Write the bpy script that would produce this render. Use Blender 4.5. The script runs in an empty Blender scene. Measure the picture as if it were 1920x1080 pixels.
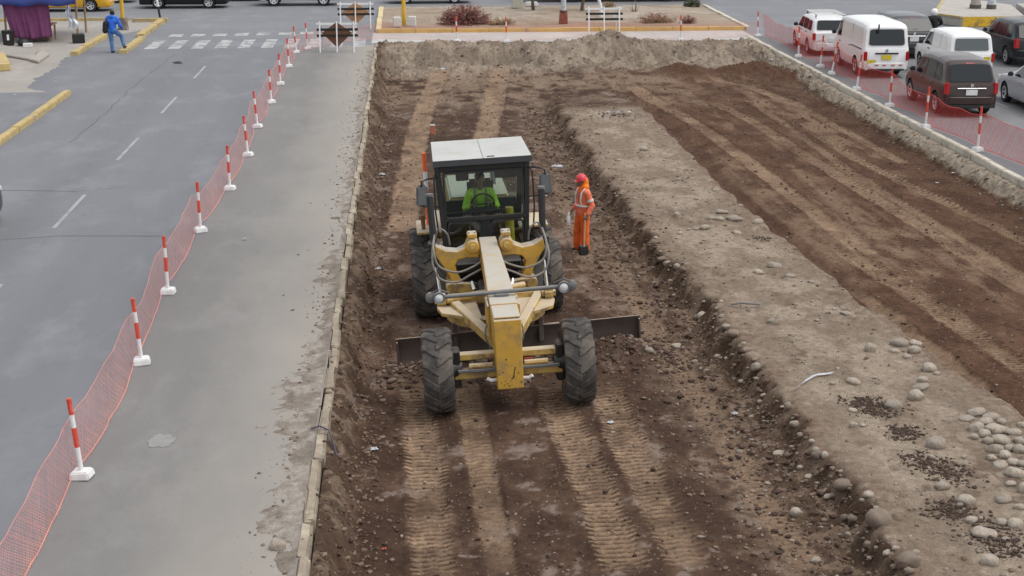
import bpy, bmesh, math, random
import numpy as np
from mathutils import Vector, Matrix, Euler

random.seed(7)
np.random.seed(7)
scene = bpy.context.scene
C = scene.collection
rad = math.radians
PI = math.pi

# ------------------------------------------------------------------ camera
FPX, CAM_H = 2770.0, 7.8                      # focal length in photo pixels, height over the road
PITCH = math.atan(811.0 / FPX)
YAW = math.atan(205.0 * math.cos(PITCH) / FPX)
cam_data = bpy.data.cameras.new('camera')
cam_data.sensor_width = 36.0
cam_data.lens = FPX / 1920.0 * 36.0
cam_data.clip_end = 3000.0
cam = bpy.data.objects.new('camera', cam_data)
cam.location = (0, 0, CAM_H)
cam.rotation_euler = (PI / 2 - PITCH, 0, -YAW)
C.objects.link(cam)
scene.camera = cam

# ------------------------------------------------------------------ sky, sun, exposure
SUN_EL, SUN_ROT = rad(66), rad(105)        # high, from the right
world = bpy.data.worlds.new('World')
scene.world = world
world.use_nodes = True
wn, wl = world.node_tree.nodes, world.node_tree.links
bg = wn['Background']
sky = wn.new('ShaderNodeTexSky')
sky.sky_type = 'NISHITA'
sky.sun_disc = False
sky.sun_elevation = SUN_EL
sky.sun_rotation = SUN_ROT
sky.air_density = 1.0
sky.dust_density = 2.0
sky.ozone_density = 1.0
hsv = wn.new('ShaderNodeHueSaturation')       # overcast: the cloud cover takes the blue out of the sky light
hsv.inputs['Saturation'].default_value = 0.22
wl.new(sky.outputs[0], hsv.inputs['Color'])
wl.new(hsv.outputs[0], bg.inputs['Color'])
bg.inputs['Strength'].default_value = 0.15
sun_d = bpy.data.lights.new('sun', 'SUN')
sun_d.energy = 0.9
sun_d.angle = rad(45)
sun_d.color = (1.0, 0.96, 0.90)
sun = bpy.data.objects.new('sun', sun_d)
_sd = Vector((math.sin(SUN_ROT) * math.cos(SUN_EL), math.cos(SUN_ROT) * math.cos(SUN_EL), math.sin(SUN_EL)))
sun.rotation_euler = _sd.to_track_quat('Z', 'Y').to_euler()
C.objects.link(sun)
vs = scene.view_settings
vs.view_transform = 'Standard'
vs.look = 'None'
vs.exposure = 0.58
vs.gamma = 1.0
vs.use_curve_mapping = False
scene.render.engine = 'CYCLES'
scene.cycles.use_denoising = True
scene.cycles.max_bounces = 6
scene.cycles.transparent_max_bounces = 16

# ------------------------------------------------------------------ photo pixel -> place on a level plane
_F = np.array([math.sin(YAW) * math.cos(PITCH), math.cos(YAW) * math.cos(PITCH), -math.sin(PITCH)])
_R = np.array([math.cos(YAW), -math.sin(YAW), 0.0])
_U = np.cross(_R, _F)


def G(px, py, z=0.0):
    d = _F * FPX + _R * (px - 960) + _U * (540 - py)
    t = (z - CAM_H) / d[2]
    return np.array([0, 0, CAM_H]) + d * t


def px_per_m(py, z=0.0):
    return (py + 271.0) * math.cos(PITCH) / (CAM_H - z)


# ------------------------------------------------------------------ object helpers
def tag(o, label=None, cat=None, group=None, kind=None):
    if label: o['label'] = label
    if cat: o['category'] = cat
    if group: o['group'] = group
    if kind: o['kind'] = kind
    return o


def empty(name, loc=(0, 0, 0), rz=0.0, label=None, cat=None, group=None, rot=None):
    o = bpy.data.objects.new(name, None)
    o.empty_display_size = 0.2
    o.location = loc
    o.rotation_euler = rot if rot else (0, 0, rz)
    C.objects.link(o)
    return tag(o, label, cat, group)


def link(name, me, parent=None):
    o = bpy.data.objects.new(name, me)
    C.objects.link(o)
    if parent is not None:
        o.parent = parent
    return o


def copy_tree(src, parent=None):
    o = src.copy()
    C.objects.link(o)
    if parent is not None:
        o.parent = parent
    for ch in src.children:
        copy_tree(ch, o)
    return o


class MB:
    """collects shapes for ONE mesh"""
    def __init__(self):
        self.v, self.f, self.m, self.cur = [], [], [], 0

    def mat(self, i):
        self.cur = i
        return self

    def add(self, vs_, fs_):
        b = len(self.v)
        self.v += [tuple(p) for p in vs_]
        for f in fs_:
            self.f.append(tuple(b + i for i in f))
            self.m.append(self.cur)
        return self

    def box(self, c, s, rot=None, taper=(1, 1), shift=(0, 0)):
        x, y, z = s[0] / 2, s[1] / 2, s[2] / 2
        tx, ty = taper
        pts = [(-x, -y, -z), (x, -y, -z), (x, y, -z), (-x, y, -z),
               (-x * tx + shift[0], -y * ty + shift[1], z), (x * tx + shift[0], -y * ty + shift[1], z),
               (x * tx + shift[0], y * ty + shift[1], z), (-x * tx + shift[0], y * ty + shift[1], z)]
        M = Euler(rot).to_matrix() if rot else None
        out = []
        for p in pts:
            q = Vector(p)
            if M: q = M @ q
            out.append((q.x + c[0], q.y + c[1], q.z + c[2]))
        return self.add(out, [(0, 3, 2, 1), (4, 5, 6, 7), (0, 1, 5, 4), (1, 2, 6, 5), (2, 3, 7, 6), (3, 0, 4, 7)])

    def bar(self, p0, p1, w, h, up=(0, 0, 1)):
        p0, p1 = Vector(p0), Vector(p1)
        d = (p1 - p0).normalized()
        u = Vector(up)
        s = d.cross(u)
        if s.length < 1e-4: s = d.cross(Vector((1, 0, 0)))
        s.normalize()
        u = s.cross(d)
        out = []
        for p in (p0, p1):
            for a, b in ((-1, -1), (1, -1), (1, 1), (-1, 1)):
                out.append(p + s * (a * w / 2) + u * (b * h / 2))
        return self.add(out, [(3, 2, 1, 0), (4, 5, 6, 7), (0, 1, 5, 4), (1, 2, 6, 5), (2, 3, 7, 6), (3, 0, 4, 7)])

    def tube(self, path, r, n=8, caps=True):
        P_ = [Vector(p) for p in path]
        rs = list(r) if hasattr(r, '__len__') else [r] * len(P_)
        rings, ref = [], None
        for i, p in enumerate(P_):
            d = (P_[min(i + 1, len(P_) - 1)] - P_[max(i - 1, 0)]).normalized()
            if ref is None:
                ref = Vector((0, 0, 1)) if abs(d.z) < 0.9 else Vector((1, 0, 0))
            a = d.cross(ref)
            if a.length < 1e-5: a = d.orthogonal()
            a.normalize()
            b = d.cross(a).normalized()
            ref = -b if b.dot(ref) < 0 else b
            a = d.cross(ref).normalized()
            b = ref
            rings.append([p + (a * math.cos(2 * PI * k / n) + b * math.sin(2 * PI * k / n)) * rs[i] for k in range(n)])
        vs_ = [q for rg in rings for q in rg]
        fs_ = []
        for i in range(len(rings) - 1):
            for k in range(n):
                a0, a1 = i * n + k, i * n + (k + 1) % n
                fs_.append((a0, a1, a1 + n, a0 + n))
        if caps:
            fs_.append(tuple(range(n - 1, -1, -1)))
            fs_.append(tuple((len(rings) - 1) * n + k for k in range(n)))
        return self.add(vs_, fs_)

    def prism(self, poly, t0, t1, axis='y'):
        """polygon in the two other axes, extruded from t0 to t1 along axis"""
        n = len(poly)
        def P3(a, b, t):
            return (a, t, b) if axis == 'y' else ((t, a, b) if axis == 'x' else (a, b, t))
        vs_ = [P3(a, b, t0) for a, b in poly] + [P3(a, b, t1) for a, b in poly]
        fs_ = [tuple(range(n)), tuple(range(2 * n - 1, n - 1, -1))]
        fs_ += [(i, i + n, (i + 1) % n + n, (i + 1) % n) for i in range(n)]
        return self.add(vs_, fs_)

    def lathe(self, prof, n=24, axis='x', c=(0, 0, 0), closed=False):
        """prof: list of (radius, t) turned about the axis through c"""
        vs_, fs_ = [], []
        m = len(prof)
        for k in range(n):
            a = 2 * PI * k / n
            for r, t in prof:
                if axis == 'x': q = (t, r * math.cos(a), r * math.sin(a))
                elif axis == 'y': q = (r * math.cos(a), t, r * math.sin(a))
                else: q = (r * math.cos(a), r * math.sin(a), t)
                vs_.append((q[0] + c[0], q[1] + c[1], q[2] + c[2]))
        for k in range(n):
            for i in range(m if closed else m - 1):
                j = (i + 1) % m
                a0, b0 = k * m, ((k + 1) % n) * m
                fs_.append((a0 + i, a0 + j, b0 + j, b0 + i))
        return self.add(vs_, fs_)

    def mesh(self, name, mats, smooth=False, bevel=0.0, seg=1, fix=True):
        me = bpy.data.meshes.new(name)
        me.from_pydata(self.v, [], self.f)
        if not isinstance(mats, (list, tuple)): mats = [mats]
        for mt in mats: me.materials.append(mt)
        if len(mats) > 1:
            me.polygons.foreach_set('material_index', self.m)
        if fix or bevel:
            bm = bmesh.new()
            bm.from_mesh(me)
            if fix:
                bmesh.ops.recalc_face_normals(bm, faces=bm.faces)
            if bevel:
                es = [e for e in bm.edges if len(e.link_faces) == 2 and e.calc_face_angle(0) > rad(35)]
                if es:
                    bmesh.ops.bevel(bm, geom=es, offset=bevel, segments=seg, affect='EDGES', clamp_overlap=True)
            bm.to_mesh(me)
            bm.free()
        if smooth:
            me.polygons.foreach_set('use_smooth', [True] * len(me.polygons))
            try: me.set_sharp_from_angle(angle=rad(40))
            except Exception: pass
        me.update()
        return me

    def build(self, name, mats, parent=None, smooth=False, bevel=0.0, seg=1, fix=True):
        return link(name, self.mesh(name, mats, smooth, bevel, seg, fix), parent)


# ------------------------------------------------------------------ materials
MATS = {}


def mat(name, col, rough=0.7, metal=0.0, var=0.0, scale=6.0, bump=0.0, bscale=40.0, dust=None, dust_amt=0.6,
        stain=None, stain_amt=0.5, stain_scale=3.0, rnd=0.0, coat=0.0, spec=0.5, stretch=None, trans=0.0, world_co=False, stain_lo=0.52):
    """principled with colour variation, fine relief, settled dust (on faces that look up) and stains"""
    if name in MATS: return MATS[name]
    m = bpy.data.materials.new(name)
    m.use_nodes = True
    nt = m.node_tree
    N, Lk = nt.nodes, nt.links
    b = N['Principled BSDF']
    b.inputs['Roughness'].default_value = rough
    b.inputs['Metallic'].default_value = metal
    b.inputs['Specular IOR Level'].default_value = spec
    if coat: b.inputs['Coat Weight'].default_value = coat; b.inputs['Coat Roughness'].default_value = 0.08
    if trans: b.inputs['Transmission Weight'].default_value = trans
    tc = N.new('ShaderNodeTexCoord')
    vec = tc.outputs['Object']
    if world_co: vec = N.new('ShaderNodeNewGeometry').outputs['Position']
    if stretch:
        mp = N.new('ShaderNodeMapping')
        mp.inputs['Scale'].default_value = stretch
        Lk.new(vec, mp.inputs['Vector'])
        vec = mp.outputs[0]
    def noise_(sc, det=5.0, rg=0.6):
        n_ = N.new('ShaderNodeTexNoise')
        n_.inputs['Scale'].default_value = sc
        n_.inputs['Detail'].default_value = det
        n_.inputs['Roughness'].default_value = rg
        Lk.new(vec, n_.inputs['Vector'])
        return n_.outputs['Fac']
    def mix(fac, a, bcol):
        mx = N.new('ShaderNodeMix')
        mx.data_type = 'RGBA'
        if isinstance(fac, float): mx.inputs['Factor'].default_value = fac
        else: Lk.new(fac, mx.inputs['Factor'])
        for sock, val in ((mx.inputs['A'], a), (mx.inputs['B'], bcol)):
            if isinstance(val, tuple): sock.default_value = (*val, 1)
            else: Lk.new(val, sock)
        return mx.outputs['Result']
    def ramp(fac, lo, hi, to=1.0):
        mr = N.new('ShaderNodeMapRange')
        mr.inputs['From Min'].default_value = lo
        mr.inputs['From Max'].default_value = hi
        mr.inputs['To Max'].default_value = to
        Lk.new(fac, mr.inputs['Value'])
        return mr.outputs['Result']
    c = tuple(col)
    if var:
        lo = tuple(max(0.0, k * (1 - var)) for k in col)
        hi = tuple(min(1.0, k * (1 + var)) for k in col)
        c = mix(ramp(noise_(scale), 0.3, 0.7), lo, hi)
    if rnd:
        oi = N.new('ShaderNodeObjectInfo')
        h = N.new('ShaderNodeHueSaturation')
        mr = N.new('ShaderNodeMapRange')
        mr.inputs['To Min'].default_value = 1 - rnd
        mr.inputs['To Max'].default_value = 1 + rnd
        Lk.new(oi.outputs['Random'], mr.inputs['Value'])
        Lk.new(mr.outputs[0], h.inputs['Value'])
        if isinstance(c, tuple): h.inputs['Color'].default_value = (*c, 1)
        else: Lk.new(c, h.inputs['Color'])
        c = h.outputs[0]
    if stain:
        c = mix(ramp(noise_(stain_scale, 8.0, 0.7), stain_lo, stain_lo + 0.12, stain_amt), c, tuple(stain))
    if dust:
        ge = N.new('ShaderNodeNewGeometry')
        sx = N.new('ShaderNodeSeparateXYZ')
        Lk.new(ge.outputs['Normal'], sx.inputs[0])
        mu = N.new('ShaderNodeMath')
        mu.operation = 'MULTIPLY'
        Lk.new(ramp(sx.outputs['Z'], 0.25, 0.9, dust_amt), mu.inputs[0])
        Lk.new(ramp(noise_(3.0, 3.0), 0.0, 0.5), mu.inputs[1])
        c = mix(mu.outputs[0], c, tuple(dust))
    if isinstance(c, tuple): b.inputs['Base Color'].default_value = (*c, 1)
    else: Lk.new(c, b.inputs['Base Color'])
    if bump:
        bp = N.new('ShaderNodeBump')
        bp.inputs['Strength'].default_value = bump
        bp.inputs['Distance'].default_value = 0.02
        Lk.new(noise_(bscale, 6.0, 0.7), bp.inputs['Height'])
        Lk.new(bp.outputs[0], b.inputs['Normal'])
    MATS[name] = m
    return m


def glass_mat(name, tint=(0.75, 0.85, 0.8), refl=0.12):
    m = bpy.data.materials.new(name)
    m.use_nodes = True
    N, Lk = m.node_tree.nodes, m.node_tree.links
    N.remove(N['Principled BSDF'])
    tr = N.new('ShaderNodeBsdfTransparent')
    tr.inputs[0].default_value = (*tint, 1)
    gl = N.new('ShaderNodeBsdfGlossy')
    gl.inputs['Roughness'].default_value = 0.03
    fr = N.new('ShaderNodeFresnel')
    fr.inputs[0].default_value = 1.5
    ad = N.new('ShaderNodeMath')
    ad.operation = 'ADD'
    ad.inputs[1].default_value = refl * 0.4
    Lk.new(fr.outputs[0], ad.inputs[0])
    mx = N.new('ShaderNodeMixShader')
    Lk.new(ad.outputs[0], mx.inputs[0])
    Lk.new(tr.outputs[0], mx.inputs[1])
    Lk.new(gl.outputs[0], mx.inputs[2])
    Lk.new(mx.outputs[0], N['Material Output'].inputs[0])
    return m


DUST = (0.42, 0.34, 0.26)
M_black = mat('black_plastic', (0.012, 0.012, 0.013), 0.55, var=0.2)
M_rubber = mat('rubber', (0.068, 0.062, 0.057), 0.95, var=0.3, scale=8, bump=0.3, stain=(0.17, 0.145, 0.12), stain_amt=0.75, stain_scale=2.5, stain_lo=0.46, spec=0.2)
M_cartyre = mat('car_tyre', (0.015, 0.015, 0.015), 0.85)
M_chrome = mat('chrome', (0.7, 0.7, 0.7), 0.25, metal=1.0)
M_alloy = mat('alloy', (0.55, 0.55, 0.56), 0.35, metal=0.8)
M_white = mat('white_paint', (0.72, 0.72, 0.71), 0.55, var=0.05, stain=(0.4, 0.35, 0.3), stain_amt=0.35, stain_scale=5)
M_red = mat('red_paint', (0.62, 0.06, 0.03), 0.55, var=0.12, stain=(0.6, 0.5, 0.45), stain_amt=0.3, stain_scale=9)
M_glassdark = mat('tinted_glass', (0.012, 0.016, 0.018), 0.08, spec=0.45)
M_concrete = mat('concrete', (0.36, 0.33, 0.29), 0.9, var=0.15, scale=3, bump=0.3, bscale=30, stain=(0.22, 0.18, 0.14), stain_amt=0.5)
M_kerbyellow = mat('kerb_yellow', (0.46, 0.345, 0.145), 0.85, var=0.15, scale=4, bump=0.3, bscale=25, stain=(0.30, 0.255, 0.195), stain_amt=0.95, stain_scale=1.5, world_co=True)
M_net = mat('net_plastic', (0.70, 0.27, 0.22), 0.6, var=0.15, scale=2.0)


# ------------------------------------------------------------------ noise for relief
def _hash(ix, iy, seed):
    h = (ix.astype(np.int64) * 374761393 + iy.astype(np.int64) * 668265263 + seed * 974711) & 0xffffffff
    h = ((h ^ (h >> 13)) * 1274126177) & 0xffffffff
    return ((h ^ (h >> 16)) & 0xffff) / 65535.0


def vnoise(x, y, seed=0):
    ix, iy = np.floor(x), np.floor(y)
    fx, fy = x - ix, y - iy
    fx, fy = fx * fx * fx * (fx * (fx * 6 - 15) + 10), fy * fy * fy * (fy * (fy * 6 - 15) + 10)
    a, b = _hash(ix, iy, seed), _hash(ix + 1, iy, seed)
    c, d = _hash(ix, iy + 1, seed), _hash(ix + 1, iy + 1, seed)
    return (a * (1 - fx) + b * fx) * (1 - fy) + (c * (1 - fx) + d * fx) * fy


def fbm(x, y, seed=0, octv=4, gain=0.5):
    s, a, t = 0.0, 1.0, 0.0
    for o in range(octv):
        s = s + a * vnoise(x * 2 ** o + 17.3 * o, y * 2 ** o - 9.1 * o, seed + o)
        t += a
        a *= gain
    return s / t


def sst(a, b, x):
    t = np.clip((x - a) / (b - a), 0, 1)
    return t * t * (3 - 2 * t)
# ================================================================== THE SETTING
PX0, PX1, PY0, PY1 = -1.22, 15.22, 9.0, 64.6        # the excavation


def attr_soil_material():
    m = bpy.data.materials.new('soil')
    m.use_nodes = True
    N, Lk = m.node_tree.nodes, m.node_tree.links
    b = N['Principled BSDF']
    b.inputs['Roughness'].default_value = 0.95
    b.inputs['Specular IOR Level'].default_value = 0.15
    at = N.new('ShaderNodeAttribute')
    at.attribute_name = 'soil'
    tc = N.new('ShaderNodeTexCoord')
    def nz(sc, det=6, rg=0.65):
        n = N.new('ShaderNodeTexNoise')
        n.inputs['Scale'].default_value = sc
        n.inputs['Detail'].default_value = det
        n.inputs['Roughness'].default_value = rg
        Lk.new(tc.outputs['Object'], n.inputs['Vector'])
        return n.outputs['Fac']
    def mr(s, a0, a1, b0, b1):
        r = N.new('ShaderNodeMapRange')
        for k, v in zip(('From Min', 'From Max', 'To Min', 'To Max'), (a0, a1, b0, b1)):
            r.inputs[k].default_value = v
        Lk.new(s, r.inputs['Value'])
        return r.outputs[0]
    h = N.new('ShaderNodeHueSaturation')
    Lk.new(at.outputs['Color'], h.inputs['Color'])
    mu = N.new('ShaderNodeMath')
    mu.operation = 'MULTIPLY'
    Lk.new(mr(nz(9.0), 0.3, 0.7, 0.72, 1.28), mu.inputs[0])
    Lk.new(mr(nz(55.0), 0.3, 0.7, 0.65, 1.35), mu.inputs[1])
    Lk.new(mu.outputs[0], h.inputs['Value'])
    # grit: pale specks of small stones
    vo = N.new('ShaderNodeTexVoronoi')
    vo.inputs['Scale'].default_value = 16.0
    Lk.new(tc.outputs['Object'], vo.inputs['Vector'])
    vsep = N.new('ShaderNodeSeparateColor')
    Lk.new(vo.outputs['Color'], vsep.inputs[0])
    a = N.new('ShaderNodeMath'); a.operation = 'LESS_THAN'; a.inputs[1].default_value = 0.24
    Lk.new(vo.outputs['Distance'], a.inputs[0])
    g = N.new('ShaderNodeMath'); g.operation = 'GREATER_THAN'; g.inputs[1].default_value = 0.80
    Lk.new(vsep.outputs[0], g.inputs[0])
    gm = N.new('ShaderNodeMath'); gm.operation = 'MULTIPLY'
    Lk.new(a.outputs[0], gm.inputs[0]); Lk.new(g.outputs[0], gm.inputs[1])
    gs = N.new('ShaderNodeMath'); gs.operation = 'MULTIPLY'
    Lk.new(gm.outputs[0], gs.inputs[0]); Lk.new(mr(vsep.outputs[1], 0, 1, 0.1, 0.75), gs.inputs[1])
    mx = N.new('ShaderNodeMix'); mx.data_type = 'RGBA'
    Lk.new(gs.outputs[0], mx.inputs['Factor'])
    Lk.new(h.outputs[0], mx.inputs['A'])
    mx.inputs['B'].default_value = (0.34, 0.28, 0.23, 1)
    Lk.new(mx.outputs['Result'], b.inputs['Base Color'])
    bp = N.new('ShaderNodeBump')
    bp.inputs['Strength'].default_value = 0.75
    bp.inputs['Distance'].default_value = 0.03
    ad = N.new('ShaderNodeMath'); ad.operation = 'ADD'
    Lk.new(nz(30.0, 8, 0.75), ad.inputs[0]); Lk.new(gm.outputs[0], ad.inputs[1])
    Lk.new(ad.outputs[0], bp.inputs['Height'])
    Lk.new(bp.outputs[0], b.inputs['Normal'])
    return m


M_soil = attr_soil_material()


def berm_edges(y):
    xl = np.interp(y, [9, 15, 18.3, 23.4, 29.4, 35, 42, 49, 53], [5.85, 5.79, 5.68, 5.65, 5.43, 5.11, 5.02, 5.09, 5.6])
    xr = np.interp(y, [9, 19.9, 22.1, 24.8, 28.8, 36, 43.7, 51, 53], [9.6, 8.87, 8.51, 8.28, 7.98, 7.7, 7.63, 7.6, 7.4])
    xl = xl + 0.45 * (fbm(y * 0.9, y * 0 + 3.1, 11) - 0.5) + 0.35 * (fbm(y * 3.1, y * 0 + 1.1, 12) - 0.5)
    xr = xr + 0.35 * (fbm(y * 1.1, y * 0 + 7.1, 13) - 0.5)
    return xl, xr


# wheel tracks: photo pixels along the middle, width in metres, strength of tread ribs, tan of the pressed soil, depth
TRACKS = [
    ([(778, 690), (786, 760), (796, 850), (803, 950), (815, 1085)], 0.52, 1.0, 1.0, 0.04),
    ([(872, 690), (885, 760), (895, 830), (908, 890), (930, 1000), (945, 1085)], 0.42, 0.35, 0.9, 0.035),
    ([(1030, 700), (1050, 770), (1073, 824), (1127, 948), (1178, 1085)], 0.52, 1.0, 1.0, 0.04),
    ([(1132, 700), (1150, 770), (1169, 824), (1197, 877), (1233, 948), (1305, 1085)], 0.50, 1.0, 1.0, 0.04),
    ([(1150, 480), (1180, 540), (1220, 610), (1275, 690), (1335, 780), (1405, 900), (1530, 1085)], 0.50, 0.25, 0.62, 0.03),
    ([(835, 125), (808, 170), (790, 220), (776, 290), (764, 350), (755, 430)], 0.75, 0.15, 0.95, 0.03),
    ([(942, 120), (936, 150), (928, 190), (915, 235), (908, 290)], 0.80, 0.15, 0.85, 0.03),
    ([(1045, 330), (1075, 420), (1110, 520)], 0.45, 0.3, 0.4, 0.03),
    ([(1170, 160), (1225, 195), (1325, 255), (1400, 312), (1475, 370), (1550, 430), (1640, 500)], 0.55, 0.2, 0.75, 0.03),
    ([(1560, 470), (1690, 556), (1765, 604), (1840, 656), (1940, 722)], 0.50, 1.0, 0.9, 0.045),
    ([(1590, 545), (1680, 610), (1760, 672), (1870, 760)], 0.28, 0.2, 0.75, 0.02),
    ([(1330, 195), (1425, 242), (1500, 292), (1575, 340), (1690, 410), (1800, 478), (1950, 570)], 0.50, 0.6, 0.75, 0.03),
    ([(1400, 190), (1480, 244), (1576, 314), (1685, 384), (1800, 455), (1950, 548)], 0.34, 0.4, 0.6, 0.03),
    ([(1480, 191), (1552, 232), (1624, 270), (1700, 312)], 0.40, 0.3, 0.65, 0.02),
    ([(1500, 235), (1593, 297), (1685, 343), (1793, 395), (1945, 470)], 0.42, 0.8, 0.65, 0.03),
    ([(1300, 150), (1400, 165), (1500, 200)], 0.6, 0.2, 0.6, 0.02),
]
TRACK_W = []
for pts, w, rib, tan_, dep in TRACKS:
    TRACK_W.append((np.array([G(a, b, -0.52)[:2] for a, b in pts]), w, rib, tan_, dep))


def height(x, y, fine=True, colour=False):
    x = np.asarray(x, float)
    y = np.asarray(y, float)
    xl, xr = berm_edges(y)
    floorL = -0.57 + 0.056 * np.clip(x - 1.5, -1.0, 2.2)
    floorL = floorL - 0.07 * sst(xl - 2.2, xl - 0.8, x)
    floorR = -0.30 - 0.03 * np.clip(x - 8.0, 0, 6)
    floorR = floorR - 0.14 * np.exp(-((x - xr - 0.45) / 0.35) ** 2)
    far = sst(46, 53, y)
    bermz = -0.07 + 0.05 * (fbm(x * 0.8, y * 0.8, 21) - 0.5)
    bermz = bermz * (1 - far) - 0.42 * far
    tb = 0.86 * sst(0, 1, (x - (xl - 0.40)) / 0.40) + 0.14 * sst(0, 1, (x - (xl - 1.3)) / 1.0)
    tbr = sst(0, 1, (x - xr) / 0.22)
    z = floorL * (1 - tb) + bermz * tb
    z = z * (1 - tbr) + floorR * tbr
    # side walls of the cut
    wl_ = sst(0, 1, (-0.74 + 0.30 * (fbm(y * 1.7, y * 0, 31) - 0.5) + 0.22 * (fbm(x * 4, y * 4, 34) - 0.5) - x) / 0.44)
    z = z * (1 - wl_) + (-0.10) * wl_
    wr_ = sst(0, 1, (x - (14.55 + 0.35 * (fbm(y * 1.3, y * 0, 32) - 0.5))) / 0.55)
    z = z * (1 - wr_) + (-0.13) * wr_
    wr2 = wr_
    # far end: bank, heap, hollow
    fe = sst(60.6, 62.6, y + 0.8 * (fbm(x * 0.6, x * 0, 33) - 0.5))
    z = z * (1 - fe) + (-0.03) * fe
    z = z + 0.05 * sst(63.8, 64.6, y)
    z = z + 0.55 * np.exp(-((x - 8.6) / 1.5) ** 2 - ((y - 63.2) / 1.5) ** 2) * np.clip((64.6 - y) / 0.8, 0, 1)
    z = z + 0.25 * np.exp(-((x - 5.8) / 2.2) ** 2 - ((y - 61.5) / 1.6) ** 2)
    z = z + 0.22 * np.exp(-((x - 1.0) / 1.2) ** 2 - ((y - 63.2) / 0.9) ** 2)
    z = z - 0.85 * np.exp(-((x - 3.7) / 1.1) ** 4 - ((y - 61.3) / 1.0) ** 4) + 0.18 * np.exp(-((x - 3.2) / 1.8) ** 2 - ((y - 58.9) / 0.7) ** 2)
    piles = np.zeros_like(z)
    for hx, hy, hr, hh in ((10.5, 56.8, 0.8, 0.42), (11.4, 56.2, 0.6, 0.3), (13.0, 57.6, 0.7, 0.3), (14.0, 57.2, 0.8, 0.45), (14.5, 55.6, 0.8, 0.38)):
        piles = piles + hh * np.exp(-((x - hx) / hr) ** 2 - ((y - hy) / (hr * 1.1)) ** 2)
    z = z + piles
    # spoil pushed up in front of the blade, trailing off its right end
    bl_y = 23.60 + 0.09 * (x - 1.5)
    wind = np.exp(-((y - bl_y) / 0.42) ** 2) * sst(-0.9, -0.3, x) * (1 - sst(3.5, 4.7, x)) * (0.20 + 0.14 * sst(2.2, 3.2, x))
    z = z + wind
    # relief
    bank = np.clip(4 * tb * (1 - tb), 0, 1) * (1 - far)
    wall = np.clip(4 * wl_ * (1 - wl_), 0, 1) + np.clip(4 * wr2 * (1 - wr2), 0, 1)
    farb = sst(56.5, 59, y)
    rough_ = 0.045 + 0.20 * bank + 0.15 * wall + 0.19 * farb + 0.10 * np.clip(piles * 4, 0, 1) + 0.12 * np.clip(wind * 3, 0, 1)
    tanm = np.zeros_like(z)
    ribm = np.zeros_like(z)
    if fine or colour:
        for pts, w, rib, tan_, dep in TRACK_W:
            best = np.full(z.shape, 9.0)
            along = np.zeros_like(z)
            y0, y1 = pts[:, 1].min() - 0.3, pts[:, 1].max() + 0.3
            sel = (y > y0) & (y < y1) & (x > pts[:, 0].min() - 1) & (x < pts[:, 0].max() + 1)
            if not sel.any(): continue
            xs, ys_ = x[sel], y[sel]
            o = np.argsort(pts[:, 1])
            cx = np.interp(ys_, pts[o, 1], pts[o, 0])
            d = (xs - cx + 0.05 * (fbm(ys_ * 2.0, ys_ * 0, 41) - 0.5)) / (w / 2)
            edge = 1 - sst(0.78, 1.12, np.abs(d) + 0.25 * (fbm(xs * 5, ys_ * 5, 42) - 0.5))
            ends = sst(0, 0.6, ys_ - pts[:, 1].min()) * sst(0, 1.5, pts[:, 1].max() - ys_)
            brk = sst(0.28, 0.5, fbm(xs * 0.9, ys_ * 0.6, 43 + int(w * 100)))
            phase0 = ys_ / 0.125 + 0.55 * np.abs(d) + 0.9 * fbm(xs * 1.5, ys_ * 1.5, 44)
            saw = 0.22 * rib * np.sin(2 * PI * phase0)
            edge = 1 - sst(0.84, 1.02, np.abs(d) - saw + 0.40 * (fbm(xs * 4, ys_ * 4, 42) - 0.5) + 0.4 * (fbm(xs * 1.3, ys_ * 0.9, 47) - 0.5))
            e = edge * ends * (0.45 + 0.55 * sst(0.22, 0.42, fbm(xs * 1.6, ys_ * 1.2, 46)))
            phase = ys_ / 0.125 + 0.55 * np.abs(d) + 0.9 * fbm(xs * 1.5, ys_ * 1.5, 44)
            r = np.clip(np.sin(2 * PI * phase) * 2.0 + 0.45, -1, 1)
            lug = rib * (0.35 + 0.65 * brk)
            zz = -dep * e + lug * e * 0.034 * r * (0.35 + 0.65 * np.clip(np.abs(d), 0, 1))
            # pushed-up shoulders
            zz = zz + 0.020 * np.exp(-((np.abs(d) - 1.18) / 0.16) ** 2) * ends
            z[sel] += zz
            rough_[sel] *= (1 - 0.75 * e)
            tanm[sel] = np.maximum(tanm[sel], e * tan_ * (0.55 + 0.45 * brk))
            ribm[sel] = np.maximum(ribm[sel], e * lug * np.clip(-r, 0, 1))
    n1 = fbm(x * 2.1, y * 2.1, 51, 4) - 0.5
    n2 = fbm(x * 7.0, y * 7.0, 55, 3, 0.7) - 0.5
    z = z + rough_ * (1.1 * n1 + 1.0 * n2) + 0.28 * farb * (fbm(x * 0.9, y * 0.9, 58, 3) - 0.5) * (1 - sst(63.6, 64.5, y))
    if colour:
        return z, dict(tb=tb, tbr=tbr, far=far, farb=farb, bank=bank, wl=wl_, wr=wr2, tan=tanm, rib=ribm, piles=piles, wind=wind, xl=xl, xr=xr, fe=fe)
    return z


def ground_z(x, y):
    if PX0 < x < PX1 and PY0 < y < PY1:
        return float(height(np.array([x]), np.array([y]))[0])
    return 0.0


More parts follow.
